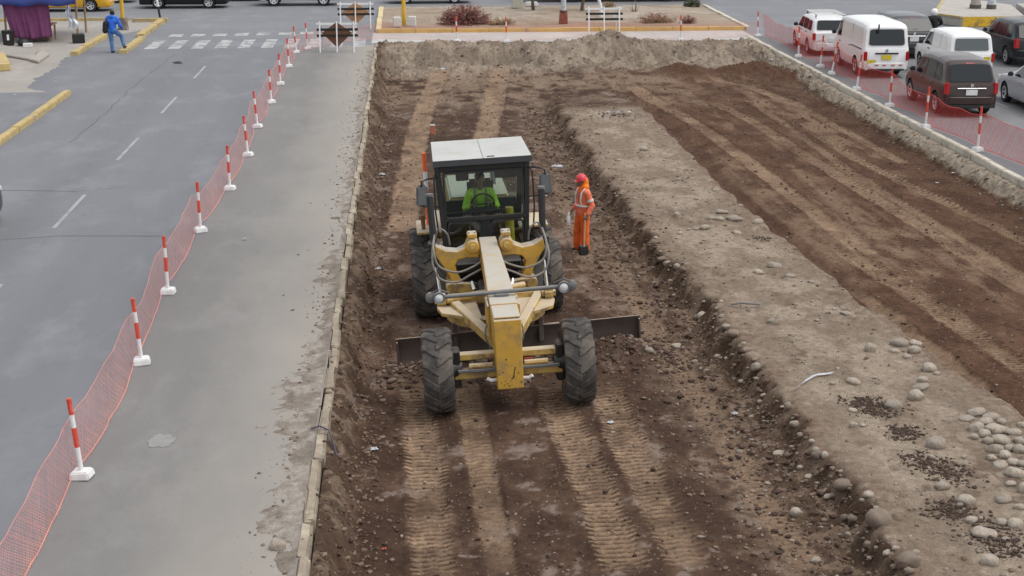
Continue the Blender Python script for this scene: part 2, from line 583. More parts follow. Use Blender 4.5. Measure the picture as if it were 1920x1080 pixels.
def build_pit():
    xs = np.linspace(PX0, PX1, 470)
    ys = np.concatenate([np.arange(PY0, 14, 0.08), np.arange(14, 24, 0.031), np.arange(24, 34, 0.046), np.arange(34, PY1 - 0.05, 0.08), [PY1]])
    X, Y = np.meshgrid(xs, ys)
    Z, q = height(X, Y, True, True)
    nx, ny = len(xs), len(ys)
    co = np.stack([X, Y, Z], -1).reshape(-1, 3).astype(np.float32)
    idx = np.arange(nx * ny).reshape(ny, nx)
    fa = np.stack([idx[:-1, :-1], idx[:-1, 1:], idx[1:, 1:], idx[1:, :-1]], -1).reshape(-1, 4).astype(np.int32)
    me = bpy.data.meshes.new('excavation')
    me.vertices.add(len(co))
    me.vertices.foreach_set('co', co.ravel())
    me.loops.add(len(fa) * 4)
    me.loops.foreach_set('vertex_index', fa.ravel())
    me.polygons.add(len(fa))
    me.polygons.foreach_set('loop_start', np.arange(0, len(fa) * 4, 4, dtype=np.int32))
    me.polygons.foreach_set('loop_total', np.full(len(fa), 4, dtype=np.int32))
    me.polygons.foreach_set('use_smooth', np.ones(len(fa), dtype=bool))
    me.update(calc_edges=True)
    # soil kinds: freshly turned dark earth, pressed tan earth, dry grey-tan crust
    c3 = lambda c: np.array(c, float)
    L = lambda A, B, t: A * (1 - t[..., None]) + B * t[..., None]
    n_a = fbm(X * 0.55, Y * 0.40, 61, 5, 0.6)
    n_b = fbm(X * 1.8, Y * 1.2, 66, 5, 0.6)
    n_c = fbm(X * 5, Y * 5, 69, 4, 0.6)
    dark = L(c3((0.055, 0.031, 0.020)) + 0 * X[..., None], c3((0.096, 0.057, 0.037)), sst(0.3, 0.7, n_b))
    mid = c3((0.165, 0.105, 0.073))
    left = L(dark, mid + 0 * dark, 0.75 * sst(0.54, 0.66, 0.55 * n_a + 0.45 * n_b))
    left = L(left, c3((0.225, 0.175, 0.145)) + 0 * dark, 0.7 * sst(0.57, 0.66, 0.5 * n_b + 0.5 * n_c))
    lane_s = fbm(X * 2.2, Y * 0.16, 71, 4)
    rdark = L(c3((0.070, 0.035, 0.020)) + 0 * dark, c3((0.107, 0.058, 0.035)), sst(0.3, 0.7, n_b))
    right = L(rdark, c3((0.205, 0.138, 0.090)) + 0 * dark, 0.68 * sst(0.53, 0.72, 0.65 * lane_s + 0.35 * n_b))
    berm = L(c3((0.196, 0.150, 0.110)) + 0 * dark, c3((0.285, 0.228, 0.172)), sst(0.35, 0.65, n_b))
    berm = L(berm, c3((0.13, 0.092, 0.066)) + 0 * dark, 0.85 * sst(0.58, 0.70, 0.5 * n_a + 0.5 * n_c))
    bankc = L(c3((0.078, 0.050, 0.033)) + 0 * dark, c3((0.165, 0.115, 0.080)), sst(0.45, 0.68, n_c))
    gravel = L(c3((0.092, 0.057, 0.038)) + 0 * dark, c3((0.180, 0.125, 0.088)), sst(0.38, 0.62, n_c))
    col = left
    # loose gravel at the foot of the bank
    foot = sst(0, 1, (X - (q['xl'] - 2.1)) / 1.0) * (1 - sst(46, 51, Y))
    col = L(col, gravel, 0.85 * foot * sst(0.35, 0.6, 0.5 * n_b + 0.5 * n_c + 0.2 * foot))
    onb = q['tb'] * (1 - 0.75 * q['far'])
    col = L(col, bankc, np.clip(q['bank'] * 1.4, 0, 1))
    crumble = np.clip(1 - np.minimum(X - q['xl'], q['xr'] - X) / 0.55, 0, 1)
    col = L(col, berm, sst(0.80, 0.97, onb) * (1 - 0.85 * crumble * sst(0.40, 0.58, 0.5 * n_b + 0.5 * n_c)))
    fr = sst(0.3, 0.8, q['tbr'])
    col = L(col, right, fr)
    strip = np.exp(-((X - q['xr'] - 0.42) / 0.28) ** 2) * fr * (1 - q['far'])
    col = L(col, c3((0.085, 0.046, 0.03)) + 0 * dark, 0.85 * strip)
    edge = sst(0.35, 0.8, sst(13.0, 14.5, X + 0.6 * n_a))
    col = L(col, rdark * 0.85, edge * (1 - q['wr']))
    # dry, paler ground towards the far end
    fdry = sst(47, 57, Y + 6 * (n_a - 0.5)) * (1 - 0.7 * sst(9.5, 11, X))
    col = L(col, c3((0.205, 0.146, 0.100)) + 0.05 * (n_b[..., None] - 0.5), 0.8 * fdry * sst(0.3, 0.55, n_b))
    fb = sst(57.0, 59.5, Y + 1.2 * (n_a - 0.5))
    fbc = L(c3((0.175, 0.138, 0.105)) + 0 * dark, c3((0.275, 0.222, 0.170)), sst(0.35, 0.65, n_b))
    col = L(col, fbc, fb)
    col = L(col, c3((0.09, 0.048, 0.03)) + 0 * dark, np.clip(q['piles'] * 5, 0, 1))
    tanc = L(c3((0.310, 0.214, 0.140)) + 0 * dark, c3((0.240, 0.162, 0.105)), sst(0.35, 0.65, n_c))
    col = L(col, tanc, np.clip(q['tan'] * 0.95, 0, 1) * (0.72 + 0.28 * sst(0.35, 0.55, n_b)))
    col = L(col, dark * 0.8, 0.9 * np.clip(q['rib'] * 1.5, 0, 1))
    col = L(col, c3((0.075, 0.047, 0.034)) + 0 * dark, 0.9 * np.clip(q['wind'] * 5, 0, 1) * sst(0.3, 0.5, n_c + 0.1))
    # cut faces
    col = L(col, L(c3((0.075, 0.049, 0.033)) + 0 * dark, c3((0.165, 0.116, 0.080)), sst(0.45, 0.65, n_c)), q['wl'])
    wrc = L(c3((0.30, 0.255, 0.195)) + 0 * dark, c3((0.20, 0.16, 0.12)), sst(0.5, 0.68, n_c))
    col = L(col, wrc, sst(0.15, 0.5, q['wr']))
    rgba = np.ones((nx * ny, 4), np.float32)
    rgba[:, :3] = np.clip(col, 0.01, 0.9).reshape(-1, 3)
    at = me.color_attributes.new('soil', 'FLOAT_COLOR', 'POINT')
    at.data.foreach_set('color', rgba.ravel())
    me.materials.append(M_soil)
    o = link('excavated_ground', me)
    tag(o, kind='structure')
    return o


build_pit()

# ------------------------------------------------------------------ ground and roads (sheets with the cut left open)
def sheet(name, rects, z, m, parent=None, kind='structure'):
    b = MB()
    for x0, x1, y0, y1 in rects:
        b.add([(x0, y0, z), (x1, y0, z), (x1, y1, z), (x0, y1, z)], [(0, 1, 2, 3)])
    o = b.build(name, m, parent, fix=False)
    if kind: tag(o, kind=kind)
    return o


def surface(name, base, alt, scale=(0.5, 0.06, 1), fine=60.0, dustcol=None, dust_x=None, rough=0.85, patch=0.75, wet=None):
    """road or pavement: broad streaks along the traffic, fine aggregate, dust that lies against a kerb"""
    m = bpy.data.materials.new(name)
    m.use_nodes = True
    N, Lk = m.node_tree.nodes, m.node_tree.links
    b = N['Principled BSDF']
    b.inputs['Roughness'].default_value = rough
    b.inputs['Specular IOR Level'].default_value = 0.3
    ge = N.new('ShaderNodeNewGeometry')
    def nz(sc, vecscale=(1, 1, 1), det=6, rg=0.6):
        mp = N.new('ShaderNodeMapping')
        mp.inputs['Scale'].default_value = vecscale
        Lk.new(ge.outputs['Position'], mp.inputs['Vector'])
        n = N.new('ShaderNodeTexNoise')
        n.inputs['Scale'].default_value = sc
        n.inputs['Detail'].default_value = det
        n.inputs['Roughness'].default_value = rg
        Lk.new(mp.outputs[0], n.inputs['Vector'])
        return n.outputs['Fac']
    def mr(s, a0, a1, b0=0.0, b1=1.0):
        r = N.new('ShaderNodeMapRange')
        for k, v in zip(('From Min', 'From Max', 'To Min', 'To Max'), (a0, a1, b0, b1)):
            r.inputs[k].default_value = v
        Lk.new(s, r.inputs['Value'])
        return r.outputs[0]
    def mix(f, a, c):
        mx = N.new('ShaderNodeMix'); mx.data_type = 'RGBA'
        Lk.new(f, mx.inputs['Factor'])
        for s, v in ((mx.inputs['A'], a), (mx.inputs['B'], c)):
            if isinstance(v, tuple): s.default_value = (*v, 1)
            else: Lk.new(v, s)
        return mx.outputs['Result']
    def math_(op, a, c):
        q = N.new('ShaderNodeMath'); q.operation = op
        for s, v in ((q.inputs[0], a), (q.inputs[1], c)):
            if isinstance(v, (int, float)): s.default_value = v
            else: Lk.new(v, s)
        return q.outputs[0]
    c = mix(mr(nz(1.0, scale), 0.35, 0.65), base, alt)
    c = mix(mr(nz(0.7, (1, 0.5, 1), 8, 0.7), 0.5, 0.72, 0, patch), c, tuple(k * 1.25 for k in base))
    c = mix(mr(nz(2.3, (1, 0.6, 1), 8, 0.75), 0.56, 0.75, 0, patch), c, tuple(k * 0.72 for k in base))
    if dustcol:
        sx = N.new('ShaderNodeSeparateXYZ')
        Lk.new(ge.outputs['Position'], sx.inputs[0])
        d = math_('ADD', sx.outputs['X'], mr(nz(0.6, (1, 0.4, 1), 6, 0.65), 0.2, 0.8, -0.8, 0.8))
        c = mix(mr(d, dust_x[0], dust_x[1], 0, 0.85), c, dustcol)
    hs = N.new('ShaderNodeHueSaturation')
    Lk.new(c, hs.inputs['Color'])
    Lk.new(mr(nz(fine, (1, 1, 1), 3, 0.7), 0.25, 0.75, 0.82, 1.18), hs.inputs['Value'])
    Lk.new(hs.outputs[0], b.inputs['Base Color'])
    bp = N.new('ShaderNodeBump')
    bp.inputs['Strength'].default_value = 0.25
    bp.inputs['Distance'].default_value = 0.01
    Lk.new(nz(fine * 1.5, (1, 1, 1), 3, 0.7), bp.inputs['Height'])
    Lk.new(bp.outputs[0], b.inputs['Normal'])
    return m


M_road = surface('asphalt_grey', (0.184, 0.187, 0.200), (0.156, 0.159, 0.169))
M_lane = surface('lane_grey', (0.198, 0.193, 0.185), (0.170, 0.166, 0.160), dustcol=(0.315, 0.285, 0.246), dust_x=(-3.6, -1.5))
M_side = surface('side_grey', (0.195, 0.195, 0.198), (0.168, 0.169, 0.172))
M_cross = surface('cross_grey', (0.200, 0.205, 0.215), (0.172, 0.177, 0.186), scale=(0.06, 0.5, 1))
M_walk = surface('pavement_tan', (0.33, 0.305, 0.275), (0.285, 0.26, 0.23), scale=(0.3, 0.3, 1), patch=0.7)
M_walkgrey = surface('pavement_grey', (0.44, 0.425, 0.40), (0.38, 0.365, 0.34), scale=(0.3, 0.3, 1))
M_ground = surface('dust_ground', (0.25, 0.22, 0.19), (0.21, 0.185, 0.16), scale=(0.2, 0.2, 1))
M_mark = mat('road_paint', (0.42, 0.42, 0.415), 0.8, var=0.2, scale=5, stain=(0.19, 0.195, 0.205), stain_amt=0.9, stain_scale=1.7, world_co=True, stain_lo=0.45)

KX0, KX1 = -1.46, 15.46        # outer edges of the kerbs of the cut
sheet('ground', [(-900, KX0, -400, 900), (KX1, 900, -400, 900), (KX0, KX1, PY1, 900), (KX0, KX1, -400, PY0)], -0.012, M_ground)
sheet('road', [(-15.0, -4.5, -40, 64.0)], 0.0, M_road)
sheet('bus_lane', [(-4.5, KX0 + 0.10, -40, 64.0)], 0.001, M_lane)
sheet('side_road', [(KX1 - 0.07, 26.0, -40, 66.0)], 0.0, M_side)
sheet('cross_street', [(-80, KX0 + 0.1, 64.0, 96), (KX0 + 0.1, KX1, 68.0, 96), (KX1, 110, 66.0, 96)], -0.001, M_cross)
sheet('pavement', [(KX0 - 0.05, KX1 + 0.1, PY1, 68.35)], 0.004, M_walkgrey)
# left pavement with its ragged edge over the asphalt
pv = MB()
edge_pts = [(-11.45, -40), (-11.45, 50.5), (-13.2, 52.5), (-13.5, 55), (-13.3, 57.5), (-13.7, 60.5), (-13.45, 61.3), (-13.4, 67.2), (-12.2, 70.5), (-12.0, 74.6), (-80, 74.6), (-80, -40)]
dense = []
for i in range(len(edge_pts)):
    a, b_ = edge_pts[i], edge_pts[(i + 1) % len(edge_pts)]
    n = 14 if 1 <= i <= 6 else 1
    for k in range(n):
        t = k / n
        j = 0.10 if 0 < k and 1 <= i <= 4 else 0.0
        dense.append((a[0] + (b_[0] - a[0]) * t + random.uniform(-j, j), a[1] + (b_[1] - a[1]) * t + random.uniform(-j, j) * 0.5))
pv.add([(p[0], p[1], 0.008) for p in dense], [tuple(range(len(dense)))])
tag(pv.build('footpath', M_walk), kind='structure')
sheet('parking_bay', [(-15.5, -11.62, 30, 51.5)], 0.012, M_road)

# ------------------------------------------------------------------ painted markings
cw = empty('crosswalk')
tag(cw, kind='structure')
stripe_me = MB().add([(-0.25, 0, 0), (0.25, 0, 0), (0.25, 3.0, 0), (-0.25, 3.0, 0)], [(0, 1, 2, 3)]).mesh('stripe', M_mark, fix=False)
for k in range(10):
    o = link('stripe', stripe_me, cw)
    o.location = (-10.75 + 0.97 * k, 63.2 + 0.02 * k, 0.006)
stripe2 = MB().add([(-0.3, 0, 0), (0.3, 0, 0), (0.3, 1.0, 0), (-0.3, 1.0, 0)], [(0, 1, 2, 3)]).mesh('stripe', M_mark, fix=False)
for k in range(9):
    o = link('stripe', stripe2, cw)
    o.location = (-10.35 + 0.97 * k, 67.5 + 0.1 * k, 0.006)
ln = empty('lane_line')
tag(ln, kind='structure')
dash = MB().add([(-0.045, 0, 0), (0.045, 0, 0), (0.045, 3.3, 0), (-0.045, 3.3, 0)], [(0, 1, 2, 3)]).mesh('dash', mat('worn_paint', (0.32, 0.325, 0.335), 0.8, stain=(0.22, 0.225, 0.24), stain_amt=0.95, stain_scale=1.6, world_co=True), fix=False)
for y in (8.6, 16.4, 24.2, 31.9, 39.4, 46.9, 54.5):
    o = link('dash', dash, ln)
    o.location = (-7.75, y, 0.006)
    if y < 30: continue
for y in (38, 46, 54, 61):
    o = link('dash', dash, ln)
    o.location = (19.3, y, 0.006)
# long cracks and a sealed joint in the asphalt
M_crack = mat('tar', (0.10, 0.10, 0.105), 0.9)
def crack(name, pts, w, seed):
    rnd = random.Random(seed)
    b = MB()
    P_ = []
    for i in range(len(pts) - 1):
        for k in range(10):
            t = k / 10
            P_.append((pts[i][0] + (pts[i + 1][0] - pts[i][0]) * t + rnd.uniform(-0.05, 0.05), pts[i][1] + (pts[i + 1][1] - pts[i][1]) * t))
    vs_, fs_ = [], []
    for i, (x, y) in enumerate(P_):
        ww = w * rnd.uniform(0.2, 1)
        vs_ += [(x - ww, y, 0.0055), (x + ww, y + 0.02, 0.0055)]
        if i: fs_.append((2 * i - 2, 2 * i - 1, 2 * i + 1, 2 * i))
    b.add(vs_, fs_)
    tag(b.build(name, M_crack, fix=False), kind='structure')
crack('road_crack', [(-9.55, 42), (-9.5, 47), (-9.62, 52), (-9.5, 58), (-9.45, 62)], 0.016, 1)
crack('road_crack', [(-10.4, 30.5), (-7.5, 31.2), (-5.0, 31.0)], 0.02, 2)
crack('road_crack', [(-11, 36.0), (-8, 35.6), (-6.5, 36.2)], 0.018, 4)

# ------------------------------------------------------------------ kerbs
def kerb_line(name, x, y0, y1, w, h0, h1, m, step=1.0, gap=0.012, along='y', worn=0.0, seed=0, jit=0.012):
    """kerb of single blocks; h0 underside, h1 top"""
    rnd = random.Random(seed)
    root = empty(name)
    tag(root, kind='structure')
    n = max(1, int(round((y1 - y0) / step)))
    st = (y1 - y0) / n
    shapes = []
    for v in range(4):
        b = MB().box((0, 0, (h0 + h1) / 2), (w, st - gap, h1 - h0) if along == 'y' else (st - gap, w, h1 - h0))
        me = b.mesh('kerb_block', m, bevel=0.022, seg=2, smooth=True)
        for vv in me.vertices:
            vv.co.x += rnd.uniform(-jit, jit) * 0.5
            vv.co.z += rnd.uniform(-jit, jit) * 0.6
        shapes.append(me)
    for k in range(n):
        o = link('kerb_block', shapes[rnd.randrange(4)], root)
        c = y0 + (k + 0.5) * st
        if along == 'y': o.location = (x + rnd.uniform(-jit, jit), c, rnd.uniform(-jit, jit) * 0.7)
        else: o.location = (c, x + rnd.uniform(-jit, jit), rnd.uniform(-jit, jit) * 0.7)
        o.rotation_euler = (0, 0, rnd.uniform(-0.008, 0.008))
    return root


M_kerbworn = mat('kerb_worn', (0.285, 0.235, 0.175), 0.9, var=0.25, scale=3, bump=0.8, bscale=14, stain=(0.45, 0.40, 0.29), stain_amt=1.0, stain_scale=1.3, world_co=True)
M_kerbpale = mat('kerb_pale', (0.56, 0.52, 0.43), 0.9, var=0.15, scale=3, bump=0.4, bscale=22, stain=(0.35, 0.30, 0.24), stain_amt=0.8, stain_scale=1.2, world_co=True)
kerb_line('cut_kerb', -1.30, 9.0, 64.0, 0.14, -0.32, 0.03, M_kerbworn, 0.95, seed=3, jit=0.034)
kerb_line('cut_kerb', 15.34, 9.0, 66.0, 0.20, -0.34, 0.045, M_kerbpale, 1.1, seed=4, jit=0.015)
kerb_line('yellow_kerb', -11.5, 20, 51.0, 0.24, -0.1, 0.16, M_kerbyellow, 2.4, seed=5)
kerb_line('yellow_kerb', -13.45, 61.3, 67.6, 0.30, -0.1, 0.17, M_kerbyellow, 2.1, seed=6)
kerb_line('yellow_kerb', -11.62, 61.8, 66.6, 0.32, -0.1, 0.16, M_kerbyellow, 2.4, seed=7)
kerb_line('yellow_kerb', -11.85, 67.4, 73.6, 0.34, -0.1, 0.17, M_kerbyellow, 2.0, seed=8)
kerb_line('yellow_kerb', 74.7, -20.5, -13.6, 0.22, -0.1, 0.14, M_kerbyellow, 2.3, along='x', seed=9)
kerb_line('yellow_kerb', -16.6, 47.4, 50.6, 0.28, -0.1, 0.18, M_kerbyellow, 1.6, seed=10)
# median island beyond the cut
kerb_line('median_kerb', 68.45, -1.3, 15.7, 0.26, -0.1, 0.17, mat('kerb_ochre', (0.56, 0.36, 0.10), 0.85, var=0.15, scale=2, bump=0.3, stain=(0.36, 0.26, 0.17), stain_amt=0.85, stain_scale=1.0, world_co=True), 1.7, along='x', seed=11)
kerb_line('median_kerb', -1.28, 68.6, 79.2, 0.24, -0.1, 0.16, mat('kerb_cream', (0.60, 0.50, 0.28), 0.85, var=0.12, scale=2, stain=(0.4, 0.33, 0.24), stain_amt=0.7, stain_scale=2), 1.7, seed=12)
kerb_line('median_kerb', 15.9, 68.6, 79.2, 0.22, -0.1, 0.16, M_kerbpale, 1.7, seed=13)
kerb_line('median_kerb', 79.4, -1.0, 16.0, 0.22, -0.1, 0.13, M_concrete, 1.7, along='x', seed=14)


# dirt that has spilled over the kerb onto the lane and the kerb top
def spill(name, x0, x1, y0, y1, inner, sgn, seed):
    xs = np.arange(x0, x1 + 0.01, 0.045)
    ys = np.arange(y0, y1, 0.06)
    X, Y = np.meshgrid(xs, ys)
    d = (X - inner) * sgn                      # distance from the kerb
    reach = 0.08 + 0.42 * sst(0.40, 0.75, fbm(Y * 0.35, Y * 0, seed, 4)) * (1 - 0.75 * sst(16, 40, Y)) + 0.14 * sst(0.4, 0.7, fbm(Y * 2.3, Y * 0, seed + 1))
    hgt = 0.034 * (1 - d / reach) + 0.06 * (fbm(X * 5, Y * 5, seed + 2, 4, 0.65) - 0.55)
    Z = np.clip(hgt, -0.03, 0.06)
    ny, nx = X.shape
    idx = np.arange(nx * ny).reshape(ny, nx)
    fa = np.stack([idx[:-1, :-1], idx[:-1, 1:], idx[1:, 1:], idx[1:, :-1]], -1).reshape(-1, 4)
    keep = (Z.reshape(-1)[fa].max(axis=1) > -0.012)
    fa = fa[keep]
    me = bpy.data.meshes.new(name)
    me.from_pydata(np.stack([X, Y, Z], -1).reshape(-1, 3).tolist(), [], fa.tolist())
    me.polygons.foreach_set('use_smooth', [True] * len(fa))
    n = sst(0.35, 0.65, fbm(X * 3, Y * 3, seed + 5, 4))[..., None]
    rgba = np.ones((nx * ny, 4), np.float32)
    rgba[:, :3] = (np.array((0.21, 0.178, 0.146)) * (1 - n) + np.array((0.31, 0.278, 0.238)) * n).reshape(-1, 3)
    me.color_attributes.new('soil', 'FLOAT_COLOR', 'POINT').data.foreach_set('color', rgba.ravel())
    me.materials.append(M_soil)
    return tag(link(name, me), kind='stuff')


spill('spilled_dirt', -2.6, -1.38, 10, 62, -1.40, -1, 301)
# ------------------------------------------------------------------ median earth
def relief_sheet(name, x0, x1, y0, y1, step, zf, colf, kind='structure'):
    xs = np.arange(x0, x1 + step / 2, step)
    ys = np.arange(y0, y1 + step / 2, step)
    X, Y = np.meshgrid(xs, ys)
    Z = zf(X, Y)
    ny, nx = X.shape
    idx = np.arange(nx * ny).reshape(ny, nx)
    fa = np.stack([idx[:-1, :-1], idx[:-1, 1:], idx[1:, 1:], idx[1:, :-1]], -1).reshape(-1, 4)
    me = bpy.data.meshes.new(name)
    me.from_pydata(np.stack([X, Y, Z], -1).reshape(-1, 3).tolist(), [], fa.tolist())
    me.polygons.foreach_set('use_smooth', [True] * len(fa))
    rgba = np.ones((nx * ny, 4), np.float32)
    rgba[:, :3] = colf(X, Y).reshape(-1, 3)
    me.color_attributes.new('soil', 'FLOAT_COLOR', 'POINT').data.foreach_set('color', rgba.ravel())
    me.materials.append(M_soil)
    return tag(link(name, me), kind=kind)


def med_z(X, Y):
    return 0.10 + 0.10 * sst(0, 2, np.minimum(np.minimum(X + 1.2, 15.8 - X), np.minimum(Y - 68.5, 79.3 - Y))) * fbm(X * 0.5, Y * 0.5, 81) + 0.05 * (fbm(X * 2.5, Y * 2.5, 82) - 0.5)


def med_c(X, Y):
    n = sst(0.35, 0.65, fbm(X * 0.35, Y * 0.5, 83, 5))[..., None]
    n2 = sst(0.5, 0.7, fbm(X * 1.3, Y * 1.3, 84, 5))[..., None]
    fr = (1 - sst(69, 74, Y + 2 * (fbm(X * 0.6, Y * 0.6, 86) - 0.5)))[..., None]
    c = np.array((0.31, 0.25, 0.19)) * (1 - n) + np.array((0.37, 0.32, 0.26)) * n
    c = c * (1 - 0.7 * fr) + np.array((0.27, 0.165, 0.11)) * 0.7 * fr
    g = np.exp(-((X - 2.2) / 1.2) ** 2 - ((Y - 75) / 1.2) ** 2)[..., None] * n2
    c = c * (1 - 0.6 * g) + np.array((0.16, 0.17, 0.07)) * 0.6 * g
    return c * (1 - 0.35 * n2) + np.array((0.18, 0.13, 0.09)) * 0.35 * n2


relief_sheet('median_earth', -1.18, 15.82, 68.5, 79.3, 0.12, med_z, med_c)


# ------------------------------------------------------------------ striped posts on white blocks
def make_post(h=1.1):
    root = empty('delineator_post')
    b = MB()
    bands = [(0.13, 0.42, 0), (0.42, 0.70, 1), (0.70, 0.86, 0), (0.86, h, 1)]
    r = 0.033
    zs = [0.10, 0.43, 0.70, 0.88, h]
    for i, mi in enumerate((0, 1, 0, 1)):
        b.mat(mi)
        b.tube([(0, 0, zs[i]), (0, 0, zs[i + 1])], r, 10, caps=(i in (0, 3)))
    b.build('pole', [M_white, M_red], root, smooth=True)
    MB().box((0, 0, 0.055), (0.28, 0.25, 0.11), taper=(0.86, 0.84)).build('base', M_white, root, smooth=True, bevel=0.018, seg=2)
    return root


ORD = ['nearest', 'second', 'third', 'fourth', 'fifth', 'sixth', 'seventh', 'eighth', 'ninth', 'tenth', 'eleventh', 'twelfth', 'thirteenth']
post0 = make_post()
first_post = [True]


def place_post(px, py, lean, label, group, rz=None, hs=1.0):
    o = post0 if first_post[0] else copy_tree(post0)
    first_post[0] = False
    p = G(px, py, 0.06)
    o.location = (p[0], p[1], 0.003)
    o.scale = (1, 1, hs)
    o.rotation_euler = (0, lean, random.uniform(-0.4, 0.4) if rz is None else rz)
    tag(o, label, 'post', group)
    return p


LP = [(154, 888), (266, 676), (315, 545), (376, 430), (431, 352), (465, 289), (483, 236), (509, 190), (526, 156), (542, 123), (556, 97)]
RP = [(1833, 280), (1735, 237), (1668, 197), (1606, 166), (1559, 137), (1538, 124), (1497, 105)]
lp_w, rp_w = [], []
for i, (a, b) in enumerate(LP):
    where = 'nearest red and white post along the net on the left road' if i == 0 else '%s red and white post from the camera along the left road net' % ORD[i]
    p = place_post(a, b, rad(-2.4 + random.uniform(-2.5, 2.0)), where, 'striped posts of the left net')
    lp_w.append((p[0], p[1]))
for i, (a, b) in enumerate(RP):
    where = ('nearest' if i == 0 else ORD[i]) + ' red and white post on the right kerb counted from the camera'
    p = place_post(a, b, rad([0.5, 1.5, 0.5, 5.0, 8.0, 3.0, -1.0][i]), where, 'striped posts of the right net', hs=1.12)
    rp_w.append((p[0], p[1]))
place_post(577, 90, rad(-3), 'red and white post left of the rusty diamond barricade', 'striped posts at the far end')
FP = [(857, 76, 'red and white post in front of the dry red bush'), (950, 77, 'mostly white post right of the dry red bush'),
      (1277, 74, 'red and white post on the pale pavement right of the earth heap'), (1421, 66, 'red and white post at the right end of the median')]
fp_w = []
for a, b, lab in FP:
    p = place_post(a, b, rad(-2), lab, 'striped posts at the far end')
    fp_w.append((p[0], p[1]))


# ------------------------------------------------------------------ safety nets: real strands
M_net2 = mat('net_plastic_red', (0.72, 0.07, 0.055), 0.6, var=0.15, scale=2.0)


def make_net(name, pts, label, group, top=0.80, bot=0.02, cell=0.055, wid=0.011, side=1.0, bulge=0.22, sag=0.10, seed=0, spread=0.0, shift=0.0, cord=0.008, hem=0.010, m_net=None):
    M_net = m_net or MATS['net_plastic']
    """pts: post feet in order; the net is tied near the post tops, sags between and slides out at its foot"""
    rnd = random.Random(seed)
    P_ = np.array(pts, float)
    seg = np.linalg.norm(np.diff(P_, axis=0), axis=1)
    S = np.concatenate([[0], np.cumsum(seg)])
    Lg = S[-1]
    dn = np.diff(P_, axis=0) / seg[:, None]
    NV = np.stack([dn[:, 1], -dn[:, 0]], -1)
    NV = np.concatenate([NV[:1], (NV[1:] + NV[:-1]) / 2, NV[-1:]])

    def pos(u, v):
        u = np.clip(u, 0, Lg)
        x = np.interp(u, S, P_[:, 0])
        y = np.interp(u, S, P_[:, 1])
        k = np.clip(np.searchsorted(S, u, side='right') - 1, 0, len(seg) - 1)
        t = (u - S[k]) / seg[k]
        d = (P_[k + 1] - P_[k]) / seg[k][:, None]
        nx_, ny_ = np.interp(u, S, NV[:, 0]) * side, np.interp(u, S, NV[:, 1]) * side
        hang = 4 * t * (1 - t)
        ztop = top - sag * hang * (0.6 + 0.8 * vnoise(k * 3.7, k * 0.0 + 1, seed + 1)) - 0.10 * vnoise(u * 1.1, u * 0, seed + 2)
        zb = bot + 0.015 * vnoise(u * 3, u * 0, seed + 3)
        out = bulge * (1 - v) ** 1.5 * (0.35 + hang * (0.3 + 0.9 * vnoise(k * 5.1, k * 0.0 + 4, seed + 5))) + 0.05 * (fbm(u * 1.7, v * 3, seed + 6) - 0.5) + spread * (1 - v) + shift
        z = zb + (ztop - zb) * v
        return np.stack([x + nx_ * out, y + ny_ * out, z], -1)
    hgt = top - bot
    n = int(Lg / cell)
    nv = 9
    vv = np.linspace(0, 1, nv)
    V_, F_ = [], []
    base = 0
    for fam in (1, -1):
        u0 = (np.arange(-int(hgt / cell), n + int(hgt / cell)) * cell)
        u0 = u0 + np.random.RandomState(seed + 9 + fam).uniform(-0.3, 0.3, len(u0)) * cell
        for a in u0:
            uu = a + fam * vv * hgt + (0 if fam > 0 else hgt * 0.5)
            ok = (uu > 0) & (uu < Lg)
            if ok.sum() < 2: continue
            uk, vk = uu[ok], vv[ok]
            w = wid * rnd.uniform(0.6, 1.3)
            A, B_ = pos(uk - w / 2, vk), pos(uk + w / 2, vk)
            m = len(uk)
            V_.append(np.stack([A, B_], 1).reshape(-1, 3))
            F_ += [(base + 2 * i, base + 2 * i + 1, base + 2 * i + 3, base + 2 * i + 2) for i in range(m - 1)]
            base += 2 * m
    me = bpy.data.meshes.new('mesh_strands')
    me.from_pydata(np.concatenate(V_).tolist(), [], F_)
    me.materials.append(M_net)
    root = empty(name, (P_[0, 0], P_[0, 1], 0), label=label, cat='safety net', group=group)
    inv = Matrix.Translation((-P_[0, 0], -P_[0, 1], 0))
    me.transform(inv)
    o = link('mesh_strands', me, root)
    for nm, v0, rr in (('top_cord', 0.99, cord), ('bottom_hem', 0.03, hem)):
        us = np.linspace(0.01, Lg - 0.01, int(Lg / 0.22))
        pp = pos(us, np.full_like(us, v0)) + (0.0 if v0 > 0.5 else np.stack([0 * us, 0 * us, 0.01 + 0 * us], -1))
        b = MB().tube(pp.tolist(), rr, 5)
        m2 = b.mesh(nm, M_net, smooth=True)
        m2.transform(inv)
        link(nm, m2, root)
    return root


near = (lp_w[0][0] - 0.05, 13.2)
make_net('safety_net', [near] + lp_w, 'long pink-red mesh net strung on striped posts along the left road', None, top=0.84, seed=3, side=1.0, bulge=0.16, sag=0.12, cell=0.06, wid=0.0085, shift=-0.17, cord=0.004, hem=0.006)
make_net('safety_net', [lp_w[-1], (-2.9, 64.9), (-1.0, 66.0), fp_w[0], fp_w[1], (8.2, 66.0), fp_w[2], fp_w[3]], 'pink-red mesh net across the far end in front of the median', None, top=0.78, seed=21, bulge=0.1, cell=0.08, wid=0.007, side=1.0, cord=0.004, hem=0.004, shift=-0.12)
make_net('safety_net', [(16.2, 30.5)] + [(x + 0.04, y) for x, y in rp_w] + [(15.9, 66.0)], 'sagging orange-red mesh net on posts beside the waiting cars', None, top=1.08, seed=31, bulge=0.28, sag=0.10, cell=0.05, wid=0.0095, side=1.0, shift=0.06, cord=0.007, hem=0.008, m_net=M_net2)


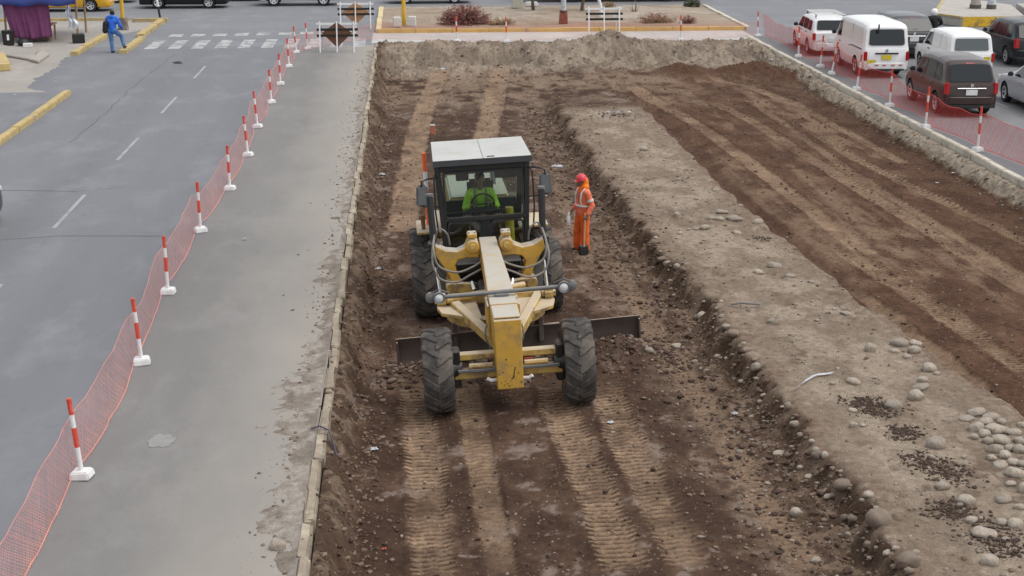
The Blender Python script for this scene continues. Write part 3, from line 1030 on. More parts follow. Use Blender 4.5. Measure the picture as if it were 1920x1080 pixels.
# ------------------------------------------------------------------ barricades with diamond boards
def barricade(loc, rz, label, diamond, w=1.45, h=1.25, dcol=None):
    root = empty('barricade', loc, rz, label, 'barricade', 'timber barricades')
    for k, x in enumerate((-w / 2 + 0.03, 0.0, w / 2 - 0.03)):
        MB().bar((x, -0.20, 0.0), (x, 0.04, h), 0.055, 0.055, up=(0, 1, 0)).build('post', M_white, root, bevel=0.006)
    def yy(z): return -0.20 + 0.24 * z / h
    MB().bar((-w / 2 - 0.12, yy(1.16) + 0.06, 1.14), (w / 2 + 0.12, yy(1.16) + 0.06, 1.14), 0.04, 0.09).build('rail', M_white, root, bevel=0.006)
    Mb = mat('charred_plank', (0.02, 0.017, 0.015), 0.8, var=0.3)
    for z in (0.92, 0.68):
        MB().bar((-w / 2 - 0.10, yy(z) + 0.065, z), (w / 2 + 0.14, yy(z) + 0.065, z), 0.03, 0.10).build('plank', Mb, root, bevel=0.005)
    # rear legs and their foot rail
    for x in (-w / 2 + 0.1, w / 2 - 0.1):
        MB().bar((x, 0.55, 0.0), (x, 0.09, h * 0.93), 0.05, 0.05, up=(0, 1, 0)).build('rear_leg', M_white, root, bevel=0.006)
    if diamond:
        s = 0.62
        zc = 0.78
        b = MB().prism([(-s, zc), (0, zc - s * 0.98), (s, zc), (0, zc + s * 0.72)], yy(zc) + 0.10, yy(zc) + 0.125, 'y')
        b.build('diamond_board', dcol, root)
    return root


M_rust = mat('rusty_board', (0.16, 0.075, 0.04), 0.85, var=0.35, scale=4, stain=(0.07, 0.035, 0.025), stain_amt=0.7, stain_scale=4)
M_rustpale = mat('pale_rusty_board', (0.40, 0.22, 0.11), 0.85, var=0.25, scale=3, stain=(0.5, 0.12, 0.06), stain_amt=0.6, stain_scale=2.5)
barricade((-2.85, 61.7, 0), 0.0, 'white barricade with a dark rusty diamond board at the end of the lane', True, dcol=M_rust)
barricade((-2.35, 70.2, 0), 0.03, 'white barricade with a pale brown diamond board beside the median corner', True, dcol=M_rustpale)
barricade((8.95, 67.2, 0.0), 0.0, 'white barricade without a board behind the earth heap', False, w=1.45)

# ------------------------------------------------------------------ poles and blocks on the median
def pole(name, x, y, h, r, mats_, label, base=None, z0=0.15):
    root = empty(name, (x, y, z0 - 0.02), label=label, cat='pole')
    MB().tube([(0, 0, 0), (0, 0, h)], [r, r * 0.75], 14).build('shaft', mats_, root, smooth=True)
    MB().tube([(0, 0, h), (0.05, -0.02, h + 0.25), (0.8, -0.3, h + 0.45)], [r * 0.6, r * 0.5, r * 0.4], 8).build('bracket', mats_, root, smooth=True)
    MB().box((0.95, -0.36, h + 0.42), (0.6, 0.22, 0.12), rot=(0, 0, -0.35), taper=(0.8, 0.7)).build('lamp_head', M_alloy, root, bevel=0.02)
    return root


M_poleyellow = mat('pole_yellow', (0.62, 0.38, 0.03), 0.6, var=0.12, scale=3)
yp = pole('lamp_pole', -0.10, 70.4, 6.5, 0.10, M_poleyellow, 'yellow pole standing between two concrete blocks on the median')
blk = MB().box((0, 0, 0.22), (0.38, 0.40, 0.44), taper=(0.9, 0.9)).mesh('block', mat('pale_concrete', (0.55, 0.53, 0.49), 0.9, var=0.1, bump=0.2), bevel=0.02)
for k, (x, y, rz, lab) in enumerate(((-0.42, 69.9, 0.1, 'left concrete block at the foot of the yellow pole'), (0.28, 70.15, -0.15, 'right concrete block at the foot of the yellow pole'))):
    o = link('concrete_block', blk)
    o.location = (x, y, 0.13)
    o.rotation_euler = (0, 0, rz)
    tag(o, lab, 'block', 'concrete blocks on the median')
M_peel = mat('peeling_white', (0.50, 0.53, 0.56), 0.8, var=0.1, stain=(0.22, 0.24, 0.28), stain_amt=0.9, stain_scale=6)
wp = pole('lamp_pole', 7.42, 70.2, 6.0, 0.13, M_peel, 'peeling white and blue pole with a red foot on the median')
MB().box((0, 0, 0.30), (0.40, 0.40, 0.52), taper=(0.85, 0.85)).build('red_foot', mat('red_brown_paint', (0.24, 0.07, 0.045), 0.85, var=0.3, scale=5), wp, bevel=0.02)
MB().tube([(0, 0, 0.52), (0, 0, 0.66)], 0.18, 14).build('collar', mat('dark_rust', (0.10, 0.045, 0.03), 0.8), wp, smooth=True)
o = MB().box((0, 0, 0.40), (0.62, 0.5, 0.80), taper=(0.68, 0.8)).build('concrete_bollard', mat('bollard_concrete', (0.45, 0.42, 0.35), 0.9, var=0.12, bump=0.2), bevel=0.02)
o.location = (5.85, 78.3, 0.13)
tag(o, 'tapered grey concrete block at the far edge of the median', 'bollard')
o = MB().box((0, 0, 0.14), (0.75, 0.32, 0.26), taper=(0.9, 0.8)).build('white_sack', mat('sack_white', (0.60, 0.58, 0.55), 0.85, var=0.1, bump=0.4), bevel=0.06, seg=3, smooth=True)
o.location = (6.65, 78.9, 0.12)
tag(o, 'low white sack lying right of the tapered concrete block', 'sack')
o = MB().tube([(0, 0, 0), (0.06, 0, 0.55), (0.0, 0, 0.92)], [0.10, 0.09, 0.07], 10).build('marker_post', M_white, smooth=True)
o.location = (9.6, 73.2, 0.14)
o.rotation_euler = (0, -0.15, 0)
tag(o, 'short leaning white post behind the boardless barricade', 'post')


# ------------------------------------------------------------------ bush, trees, shrubs on the median
def blob_pts(rnd, n, rx, ry, rz_):
    out = []
    while len(out) < n:
        p = np.array([rnd.uniform(-1, 1), rnd.uniform(-1, 1), rnd.uniform(0, 1)])
        r = np.linalg.norm(p)
        if r < 1 and rnd.random() < 0.3 + 0.7 * r:
            out.append((p[0] * rx, p[1] * ry, p[2] * rz_))
    return out


def twig_bush(name, loc, rx, ry, h, n, m_twig, m_leaf, label, cat='bush', seed=0, leaf=0.03, nl=5):
    rnd = random.Random(seed)
    root = empty(name, loc, label=label, cat=cat)
    b, lf = MB(), MB()
    for p in blob_pts(rnd, n, rx, ry, h):
        s = (p[0] * rnd.uniform(0.1, 0.45), p[1] * rnd.uniform(0.1, 0.45), 0.0)
        mid = ((s[0] + p[0]) / 2 + rnd.uniform(-.06, .06), (s[1] + p[1]) / 2 + rnd.uniform(-.06, .06), p[2] * 0.6)
        b.tube([s, mid, p], [0.010, 0.007, 0.003], 3, caps=False)
        for k in range(nl):
            t = rnd.uniform(0.3, 1.0)
            c = [mid[i] + (p[i] - mid[i]) * t + rnd.uniform(-.05, .05) for i in range(3)]
            a, e = rnd.uniform(0, 2 * PI), rnd.uniform(-0.9, 0.9)
            d = Vector((math.cos(a) * math.cos(e), math.sin(a) * math.cos(e), math.sin(e))) * leaf * rnd.uniform(0.6, 1.5)
            w = d.orthogonal().normalized() * leaf * 0.35
            c = Vector(c)
            lf.add([c - d, c + w, c + d, c - w], [(0, 1, 2, 3)])
    b.build('twigs', m_twig, root, fix=False)
    if nl: lf.build('leaves', m_leaf, root, fix=False)
    return root


M_twig = mat('red_twig', (0.14, 0.06, 0.05), 0.9, var=0.3)
M_rleaf = mat('red_leaf', (0.20, 0.065, 0.055), 0.8, var=0.4, scale=3, stain=(0.13, 0.10, 0.04), stain_amt=0.8, stain_scale=2.0)
M_bark = mat('bark', (0.10, 0.075, 0.055), 0.95, var=0.25, bump=0.5)
M_leafdk = mat('olive_leaf', (0.055, 0.065, 0.03), 0.7, var=0.4, scale=2)
M_straw = mat('straw', (0.30, 0.20, 0.10), 0.9, var=0.3)
twig_bush('dry_bush', (2.75, 70.6, 0.14), 1.45, 0.9, 1.0, 620, M_twig, M_rleaf, 'wide dry red-brown bush on the median behind the net', seed=5, leaf=0.05, nl=5)
twig_bush('dry_bush', (4.5, 70.1, 0.12), 0.8, 0.5, 0.42, 170, M_twig, M_straw, 'low straggly dry plant at the right end of the red bush', seed=6, leaf=0.04, nl=4)
twig_bush('dry_bush', (11.9, 70.6, 0.14), 1.1, 0.7, 0.5, 260, M_straw, M_rleaf, 'low rust-coloured scrub right of the boardless barricade', seed=7, leaf=0.04, nl=4)
twig_bush('dry_bush', (13.4, 70.3, 0.14), 0.5, 0.4, 0.4, 110, M_twig, M_rleaf, 'small dark dry shrub at the right end of the scrub', seed=8, leaf=0.035, nl=4)
twig_bush('shrub', (15.1, 78.3, 0.14), 0.5, 0.4, 0.45, 130, M_bark, M_leafdk, 'small dark shrub at the far right corner of the median', seed=9, leaf=0.06, nl=6)
twig_bush('shrub', (10.6, 77.9, 0.14), 0.45, 0.35, 0.35, 90, M_bark, M_straw, 'small dry tuft at the far edge of the median', seed=10, leaf=0.05, nl=4)
twig_bush('dead_shrub', (11.6, 75.4, 0.14), 0.35, 0.3, 0.75, 24, M_bark, M_straw, 'spindly bare shrub in the middle of the median', seed=19, leaf=0.05, nl=1)


def small_tree(loc, h, seed, label, forks=3):
    rnd = random.Random(seed)
    root = empty('small_tree', loc, label=label, cat='tree', group='small trees on the median')
    b, lf = MB(), MB()
    tips = []
    def grow(p, d, r, l, lev):
        pts, rr = [p], [r]
        for k in range(4):
            d = (d + Vector((rnd.uniform(-.22, .22), rnd.uniform(-.22, .22), rnd.uniform(-.05, .12)))).normalized()
            p = p + d * l / 4
            pts.append(p)
            rr.append(r * (1 - 0.12 * (k + 1)))
        b.tube(pts, rr, 7 if lev < 2 else 4, caps=(lev == 0))
        if lev >= 3:
            tips.extend(pts[1:])
            return
        for k in range(forks if lev else forks):
            nd = (d + Vector((rnd.uniform(-.9, .9), rnd.uniform(-.9, .9), rnd.uniform(-.1, .5)))).normalized()
            grow(p, nd, rr[-1] * 0.7, l * 0.72, lev + 1)
    grow(Vector((0, 0, 0)), Vector((0.05, 0, 1)), 0.10, h * 0.36, 0)
    for t in tips:
        for k in range(26):
            c = t + Vector((rnd.gauss(0, .17), rnd.gauss(0, .17), rnd.gauss(0, .15)))
            d = Vector((rnd.gauss(0, 1), rnd.gauss(0, 1), rnd.gauss(0, .6))).normalized() * rnd.uniform(.04, .09)
            w = d.orthogonal().normalized() * 0.028
            lf.add([c - d, c + w, c + d, c - w], [(0, 1, 2, 3)])
    b.build('trunk', M_bark, root, smooth=True, fix=False)
    lf.build('crown', M_leafdk, root, fix=False)
    return root


small_tree((6.55, 76.6, 0.13), 3.0, 31, 'small forked tree left of the peeling white pole')
small_tree((9.0, 76.2, 0.13), 3.0, 35, 'small leafy tree behind the boardless barricade')


# ------------------------------------------------------------------ traffic island on the right
M_yel = mat('signal_yellow', (0.66, 0.40, 0.03), 0.75, var=0.12, scale=3, stain=(0.16, 0.11, 0.06), stain_amt=0.8, stain_scale=2.2)
M_slab = mat('pale_slab', (0.40, 0.375, 0.335), 0.9, var=0.12, scale=2, bump=0.2, stain=(0.36, 0.31, 0.26), stain_amt=0.6)
isl = empty('traffic_island', (26.2, 68.9, 0), label='raised concrete island with a yellow front face behind the cars', cat='island')
out = [(0, 0), (3.1, 0.1), (4.6, 5.4), (3.7, 8.9), (2.2, 8.6), (-0.7, 1.7)]
MB().prism(out, 0.0, 0.50, 'z').build('body', M_slab, isl, bevel=0.03)
bt = MB()
bt.bar((0.06, -0.012, 0.25), (3.05, 0.085, 0.25), 0.03, 0.46).build('yellow_face', M_yel, isl)
for i, (a, b) in enumerate(((0, 5), (5, 4))):
    MB().bar((out[a][0], out[a][1], 0.47), (out[b][0], out[b][1], 0.47), 0.16, 0.075).build('yellow_edge', M_kerbyellow, isl)
for k, (x, y, r, h, lab) in enumerate(((28.25, 72.6, 0.26, 0.75, 'dark weathered stump on the concrete island'), (28.95, 72.3, 0.22, 0.85, 'pale round-topped bollard on the concrete island'))):
    rt = empty('bollard', (x, y, 0.497), label=lab, cat='bollard')
    MB().lathe([(0, 0), (r, 0), (r * 0.98, h * 0.35), (r * 0.9, h * 0.36), (r * 0.88, h * 0.8), (r * 0.6, h * 0.95), (0, h)], 16, 'z').build('shaft', M_concrete if k == 0 else M_peel, rt, smooth=True)
    MB().lathe([(0, 0.0), (r * 1.08, 0), (r * 1.08, h * 0.25), (r * 0.98, h * 0.26)], 16, 'z').build('foot', mat('dark_foot', (0.10, 0.09, 0.08), 0.9), rt, smooth=True)
is2 = empty('traffic_island', (30.5, 70.5, 0), label='second yellow-edged island at the right edge of the picture', cat='island')
MB().prism([(0, 0), (6, -1.6), (8, 4), (1.2, 5.4)], 0.0, 0.42, 'z').build('body', M_slab, is2, bevel=0.03)
MB().bar((0.0, -0.015, 0.22), (5.95, -1.605, 0.22), 0.03, 0.36).build('yellow_face', M_yel, is2)
rl = empty('guard_rail', (29.6, 68.6, 0), -0.25, 'low yellow and black railing at the right edge', 'railing')
for k in range(9):
    MB().bar((k * 0.28, 0, 0), (k * 0.28, 0, 0.95), 0.03, 0.03).build('baluster', M_kerbyellow, rl)
for z in (0.2, 0.98):
    MB().bar((-0.05, 0, z), (2.35, 0, z), 0.05, 0.05).build('rail', M_kerbyellow, rl)
sp = empty('sign_pole', (29.35, 68.9, 0), label='thin black pole with a white band at the end of the railing', cat='pole')
for z0, z1, m in ((0, 1.15, M_black), (1.15, 1.35, M_white), (1.35, 3.2, M_black)):
    MB().tube([(0, 0, z0), (0, 0, z1)], 0.055, 10).build('band', m, sp, smooth=True)
MB().box((0, -0.05, 3.0), (0.6, 0.03, 0.6)).build('sign_plate', M_white, sp, bevel=0.01)

# ------------------------------------------------------------------ the street stall on the left
stall = empty('market_stall', (-15.85, 66.2, 0), label='street stall with a purple curtain under a blue tarpaulin', cat='stall')
M_wood = mat('old_wood', (0.33, 0.22, 0.13), 0.85, var=0.25, scale=6)
for x, y in ((-2.35, 3.2), (-2.15, -0.2), (1.35, 0.9), (1.2, 3.4)):
    MB().tube([(x, y, 0), (x + 0.03, y, 2.35)], 0.05, 8).build('pole', M_wood, stall, smooth=True)
# tarpaulin
def cloth(name, fn, nu, nv, m, parent, th=0.0):
    vs_ = [fn(i / nu, j / nv) for j in range(nv + 1) for i in range(nu + 1)]
    fs_ = [(j * (nu + 1) + i, j * (nu + 1) + i + 1, (j + 1) * (nu + 1) + i + 1, (j + 1) * (nu + 1) + i) for j in range(nv) for i in range(nu)]
    me = MB().add(vs_, fs_).mesh(name, m, smooth=True)
    o = link(name, me, parent)
    if th:
        md = o.modifiers.new('thick', 'SOLIDIFY')
        md.thickness = th
    return o
M_tarp = mat('blue_tarp', (0.035, 0.06, 0.25), 0.5, var=0.2, scale=3)
M_purple = mat('purple_cloth', (0.17, 0.045, 0.125), 0.85, var=0.15, scale=5)
def tarp(u, v):
    x, y = -2.7 + 4.4 * u, -0.75 + 4.6 * v
    z = 2.30 + 0.14 * math.sin(v * PI) - 0.10 * math.sin(u * PI * 3) ** 2 * (1 - v)
    if v < 0.08: z -= 0.62 * (1 - v / 0.08) ** 1.0; y = -0.75 + 0.25 * v
    return (x, y, z)
cloth('tarpaulin', tarp, 30, 40, M_tarp, stall, 0.008)
def curt(u, v):
    x = -1.62 + 0.5 * (1 - v) ** 0.8 + u * (2.05 - 0.38 * (1 - v))
    f = 0.05 * math.sin(u * 21 + 0.8 * math.sin(v * 3)) + 0.03 * math.sin(u * 47)
    return (x, -0.42 + f * (1.1 - 0.5 * v) - 0.12 * (1 - v), 0.22 + 0.03 * math.sin(u * 9) + (2.02 - 0.22) * v)
cloth('curtain', curt, 60, 18, M_purple, stall, 0.006)
MB().box((-0.35, 0.35, 0.72), (1.7, 1.0, 0.06)).build('table_top', M_wood, stall, bevel=0.008)
for x in (-1.1, 0.4):
    for y in (-0.08, 0.78):
        MB().box((x, y, 0.345), (0.07, 0.07, 0.69)).build('leg', M_wood, stall)
MB().box((-0.35, 0.3, 0.28), (1.3, 0.7, 0.4)).build('under_shelf', mat('brown_shelf', (0.16, 0.10, 0.07), 0.85, var=0.2), stall, bevel=0.01)
def put(name, mb, m, loc, label, cat, rz=0.0, group=None, **k):
    o = mb.build(name, m, None, **k)
    o.location = loc
    o.rotation_euler = (0, 0, rz)
    return tag(o, label, cat, group)
bn = empty('rubbish_bin', (-16.95, 64.9, 0.008), 0.1, 'black plastic bin standing left of the purple curtain', 'bin')
MB().box((0, 0, 0.30), (0.40, 0.36, 0.60), taper=(1.18, 1.15)).build('tub', M_black, bn, bevel=0.02)
MB().box((0, 0, 0.615), (0.50, 0.44, 0.04)).build('rim', M_black, bn, bevel=0.01)
MB().box((0.02, -0.205, 0.36), (0.09, 0.012, 0.24), rot=(-0.06, 0, 0)).build('sticker', M_white, bn)
bag_me = MB().lathe([(0, 0), (0.22, 0.02), (0.27, 0.15), (0.2, 0.27), (0.05, 0.32), (0, 0.32)], 12, 'z')
put('rubbish_bag', bag_me, M_black, (-16.3, 64.75, 0.008), 'black rubbish bag on the ground beside the black bin', 'bag', smooth=True)
put('box', MB().box((0, 0, 0.08), (0.36, 0.22, 0.16)), M_white, (-16.0, 64.25, 0.012), 'small white box on the ground before the purple curtain', 'box', 0.05, bevel=0.01)
sackm = mat('sack_cloth', (0.62, 0.64, 0.68), 0.8, var=0.12, bump=0.3)
sk = empty('plastic_sheet', (-14.45, 65.75, 0), label='white plastic sheet hanging at the right side of the stall', cat='sheet')
cloth('sheet', lambda u, v: (-0.16 + 0.42 * u * (0.45 + 0.55 * math.sin(PI * min(1, 0.25 + v))) + 0.05 * math.sin(v * 7), 0.06 * math.sin(u * 13 + v * 5) + 0.03 * math.sin(v * 17), 0.62 + 0.95 * v + 0.06 * math.sin(u * 5)), 16, 22, sackm, sk, 0.006)
put('crate', MB().box((0, 0, 0.2), (0.5, 0.4, 0.4)), M_black, (-14.15, 65.55, 0.008), 'dark crate under the white sack beside the stall', 'crate', 0.3, bevel=0.02)
put('cloth_bundle', MB().lathe([(0, 0), (0.34, 0.02), (0.38, 0.12), (0.28, 0.24), (0.12, 0.32), (0, 0.33)], 12, 'z'), M_white, (-19.5, 71.5, 0.008), 'whitish heap of cloth behind the stall on the far left', 'cloth')
# sign post with chequered foot by the corner
yp2 = empty('sign_pole', (-13.15, 70.6, 0.008), label='yellow pole on a dark stone foot behind the man in blue', cat='pole')
MB().tube([(0, 0, 0.3), (0.0, 0, 4.0)], 0.09, 12).build('shaft', M_poleyellow, yp2, smooth=True)
MB().box((0, 0, 0.28), (0.45, 0.45, 0.56), taper=(0.7, 0.7)).build('foot', mat('dark_stone', (0.16, 0.13, 0.11), 0.9, var=0.3, stain=(0.4, 0.38, 0.36), stain_amt=0.7, stain_scale=5), yp2, bevel=0.02)
bp2 = empty('marker_post', (-12.3, 76.0, 0.0), label='leaning black and white marker post at the kerb corner', cat='post')
bp2.rotation_euler = (0, -0.12, 0)
MB().tube([(0, 0, 0), (0, 0, 0.55)], 0.055, 10).build('black_band', M_black, bp2, smooth=True)
MB().tube([(0, 0, 0.55), (0, 0, 1.05)], 0.055, 10).build('white_band', M_white, bp2, smooth=True)
# corner kerb ring by the man in blue
kerb_line('yellow_kerb', 73.9, -13.3, -11.6, 0.26, -0.1, 0.17, M_kerbyellow, 1.7, along='x', seed=15)
# ramp and broken kerb stones on the far left
def slab(name, poly, h, m, label, cat):
    c = np.mean(np.array(poly), axis=0)
    o = MB().prism([(a - c[0], b - c[1]) for a, b in poly], 0.0, h, 'z').build(name, m, bevel=0.03)
    o.location = (c[0], c[1], 0.008)
    return tag(o, label, cat)
def gp(pts): return [tuple(G(a, b, 0.0)[:2]) for a, b in pts]
slab('concrete_slab', gp([(-40, 138), (20, 133), (10, 112), (-40, 112)]), 0.30, M_kerbyellow, 'worn yellow-edged concrete ramp at the left edge', 'slab')
slab('concrete_slab', gp([(55, 116), (72, 120), (92, 106), (80, 99)]), 0.12, M_concrete, 'broken concrete edging stone on the left pavement', 'slab')
slab('concrete_slab', gp([(-30, 100), (62, 116), (70, 98), (-30, 84)]), 0.10, M_walk, 'low beige concrete platform before the stall', 'slab')


# ------------------------------------------------------------------ stones
def stone_mesh(seed, flat, rough_=0.16, sub=3):
    rnd = np.random.RandomState(seed)
    bm = bmesh.new()
    bmesh.ops.create_icosphere(bm, subdivisions=sub, radius=1.0)
    off = rnd.uniform(0, 50, 3)
    dirs = rnd.normal(size=(5, 3))
    dirs /= np.linalg.norm(dirs, axis=1)[:, None]
    cut = rnd.uniform(0.72, 0.95, 5)
    for v in bm.verts:
        p = np.array(v.co)
        for d, c in zip(dirs, cut):
            s = p @ d
            if s > c: p = p - d * (s - c) * 0.8
        n = float(fbm(np.array([p[0] * 1.3 + off[0]]), np.array([p[1] * 1.3 + p[2] * 1.7 + off[1]]), seed, 3)[0]) - 0.5
        p = p * (1 + rough_ * 2 * n)
        v.co = (p[0], p[1] * 0.8, p[2] * flat)
    me = bpy.data.meshes.new('stone')
    bm.to_mesh(me)
    bm.free()
    me.polygons.foreach_set('use_smooth', [True] * len(me.polygons))
    return me


M_stone = mat('river_stone', (0.335, 0.29, 0.235), 0.85, var=0.16, scale=2.5, bump=0.25, bscale=9, rnd=0.2, stain=(0.22, 0.165, 0.12), stain_amt=0.8, stain_scale=1.6, stain_lo=0.47)
M_stonedk = mat('dirty_stone', (0.21, 0.163, 0.125), 0.9, var=0.2, scale=2.5, bump=0.3, bscale=9, rnd=0.25, stain=(0.12, 0.08, 0.06), stain_amt=0.8, stain_scale=1.2)
ST = [stone_mesh(100 + i, f) for i, f in enumerate((0.70, 0.76, 0.64, 0.85, 0.7, 0.78, 0.62, 0.8))]
STD = [me.copy() for me in ST]
for me in ST: me.materials.append(M_stone)
for me in STD: me.materials.append(M_stonedk)
# (px, py of the middle, px wide, px high, tone)
STONES = [(1631, 652, 20, 22), (1686, 642, 32, 19), (1676, 658, 20, 12), (1714, 656, 25, 20), (1716, 643, 22, 12), (1742, 689, 29, 20), (1730, 711, 19, 15),
          (1717, 741, 30, 27), (1725, 725, 32, 11), (1601, 714, 26, 20), (1675, 757, 32, 26), (1599, 768, 16, 11), (1587, 587, 22, 11), (1565, 579, 10, 7),
          (1446, 600, 15, 14), (1830, 771, 34, 19), (1857, 780, 32, 18), (1830, 800, 30, 26), (1865, 803, 40, 22), (1877, 790, 20, 17), (1812, 785, 28, 9), (1902, 809, 26, 15),
          (1754, 830, 35, 28), (1876, 824, 35, 20), (1866, 841, 28, 26), (1892, 838, 20, 20), (1911, 842, 27, 23), (1876, 869, 28, 14), (1900, 864, 24, 18), (1903, 885, 38, 26),
          (1767, 910, 28, 20), (1812, 935, 32, 25), (1882, 934, 28, 20), (1821, 974, 24, 17), (1879, 977, 22, 20), (1903, 981, 30, 22), (1845, 999, 45, 15), (1855, 1050, 34, 25),
          (1452, 497, 26, 14), (1422, 510, 20, 12), (1482, 516, 19, 11), (1421, 415, 19, 17), (1377, 409, 31, 14), (1350, 410, 16, 10), (1334, 409, 16, 10), (1322, 426, 20, 12),
          (1304, 429, 11, 7), (1291, 430, 9, 6), (1275, 436, 11, 9), (1382, 436, 16, 8), (1352, 397, 25, 8), (1269, 402, 11, 12), (1207, 279, 17, 12), (1342, 356, 14, 7), (1386, 380, 15, 8), (1272, 336, 10, 6),
          (1521, 528, 14, 8), (1561, 718, 12, 8), (1600, 795, 14, 9), (1618, 797, 11, 7), (1916, 795, 18, 14), (1885, 1010, 16, 9), (1920, 915, 24, 26), (1807, 856, 12, 8), (1747, 856, 12, 9), (1840, 970, 10, 8),
          (1532, 600, 10, 6), (1305, 372, 8, 6), (1246, 300, 9, 6), (1160, 300, 9, 6), (1185, 222, 9, 5), (1320, 450, 8, 5)]
BANK = [(1242, 481, 20, 15), (1252, 495, 16, 13), (1269, 504, 12, 11), (1280, 511, 14, 13), (1316, 594, 20, 16), (1362, 612, 20, 13), (1374, 636, 22, 20), (1270, 648, 22, 10), (1217, 655, 17, 12),
        (1477, 762, 17, 32), (1491, 793, 20, 16), (1416, 703, 19, 23), (1530, 849, 19, 26), (1546, 852, 15, 14), (1460, 848, 22, 10), (1476, 851, 13, 13), (1492, 959, 22, 20), (1530, 1049, 20, 14),
        (1600, 957, 20, 18), (1627, 946, 20, 12), (1717, 1034, 15, 20), (1627, 1015, 15, 13), (1345, 667, 12, 10), (1432, 740, 12, 9), (1500, 815, 14, 12), (1408, 780, 10, 7), (1302, 676, 12, 9), (1560, 930, 14, 11),
        (1440, 905, 12, 8), (1352, 565, 9, 7), (1205, 400, 9, 7), (1190, 372, 9, 7), (1230, 445, 9, 7), (1120, 250, 8, 6), (1500, 880, 12, 9), (1590, 1000, 12, 9), (1545, 975, 12, 10), (1650, 1055, 13, 10)]
STONES += [(1848, 788, 26, 18), (1845, 812, 24, 18), (1884, 806, 24, 18), (1852, 826, 22, 18), (1884, 852, 24, 18), (1912, 826, 24, 18), (1860, 858, 20, 14), (1916, 868, 22, 18), (1895, 905, 20, 14), (1826, 818, 18, 12), (1700, 668, 16, 11), (1756, 700, 14, 10), (1912, 950, 22, 16), (1800, 945, 14, 10)]
_r = random.Random(5)
for _k in range(34):
    _t = _r.random()
    _y = 470 + 600 * _t
    _x = np.interp(_y, [470, 640, 860, 1070], [1235, 1370, 1535, 1690]) + _r.uniform(-45, 25)
    _w = _r.uniform(8, 15) * (0.7 + 0.7 * _t)
    BANK.append((int(_x), int(_y), int(_w), int(_w * _r.uniform(0.55, 0.95))))
BIG = [(1647, 970, 46, 38, 1, 'largest pale boulder stuck in the bank of the berm'), (1702, 1049, 42, 36, 1, 'round brown boulder at the foot of the bank near the lower edge'),
       (1580, 904, 34, 30, 1, 'dark round stone set in the bank above the loose gravel'), (520, 1022, 29, 26, 0, 'single grey cobble lying on the lane beside the left kerb'),
       (628, 407, 14, 9, 0, 'small grey stone on the lane by the kerb beside the grader')]
srnd = random.Random(77)
def place_stone(px, py, w, h, dk, label, group, zoff=0.0):
    z = -0.1
    for k in range(8):
        p = G(px, py + h * 0.25, z)
        z = 0.5 * z + 0.5 * (ground_z(p[0], p[1]))
    s = px_per_m(py, z)
    o = link('stone', (STD if dk else ST)[srnd.randrange(8)])
    a = 1.06 * w / s / 2
    hz = max(0.55, min(1.4, (h / w) * 1.30))
    o.location = (p[0], p[1], ground_z(p[0], p[1]) + a * 0.22 * hz)
    o.scale = (a * 1.05, a * 1.05, a * hz)
    o.rotation_euler = (srnd.uniform(-.2, .2), srnd.uniform(-.2, .2), srnd.uniform(-0.5, 0.5))
    return tag(o, label, 'stone', group)

def stone_place(px, py, bank):
    if bank:
        if py > 880: return 'in the bank near the lower edge', 'stones low in the bank'
        if py > 680: return 'in the bank below the plastic strip', 'stones below the plastic strip'
        if py > 560: return 'in the gravel right of the blade', 'stones right of the blade'
        return 'in the bank beside the worker', 'stones near the worker'
    if px > 1800 and 755 < py < 900: return 'in the stone heap at right edge', 'heap of pale stones'
    if px > 1740 and py > 815: return 'at the lower right of berm', 'stones lower right'
    if py > 700: return 'on the berm beside dark clods', 'stones beside the clods'
    if py > 560: return 'in the cluster on the middle berm', 'cluster in the middle'
    if py > 460: return 'in the sparse row beyond mid berm', 'sparse row'
    if py > 385: return 'in the row level with the worker', 'row level with the worker'
    return 'on the far part of berm', 'stones on the far berm'


ORD2 = ['leftmost', 'second', 'third', 'fourth', 'fifth', 'sixth', 'seventh', 'eighth', 'ninth', 'tenth', 'eleventh', 'twelfth', 'thirteenth', 'fourteenth', 'fifteenth', 'sixteenth', 'seventeenth', 'eighteenth', 'nineteenth', 'twentieth'] + ['twenty-' + k for k in ('first', 'second', 'third', 'fourth', 'fifth', 'sixth', 'seventh', 'eighth', 'ninth')] + ['thirtieth']
todo = {}
for bank, lst in ((0, STONES), (1, BANK)):
    for i, (a, b, w, h) in enumerate(lst):
        todo.setdefault((bank,) + stone_place(a, b, bank), []).append((a, b, w, h, 1 if bank and i % 3 == 0 else 0))
for (bank, where, grp), lst in todo.items():
    for k, (a, b, w, h, dk) in enumerate(sorted(lst)):
        kind_ = ('flat ' if h < 0.52 * w else '') + ('large' if w >= 28 else 'medium' if w >= 17 else 'small') + (' dirty stone' if dk else ' pale stone')
        if k == 0: lab = 'leftmost stone %s, %s' % (where, kind_.replace(' stone', ''))
        else: lab = '%s, %s from the left %s' % (kind_, ORD2[k], where)
        place_stone(a, b, w, h, dk, lab, grp)
for a, b, w, h, dk, lab in BIG:
    place_stone(a, b, w, h, dk, lab, None)


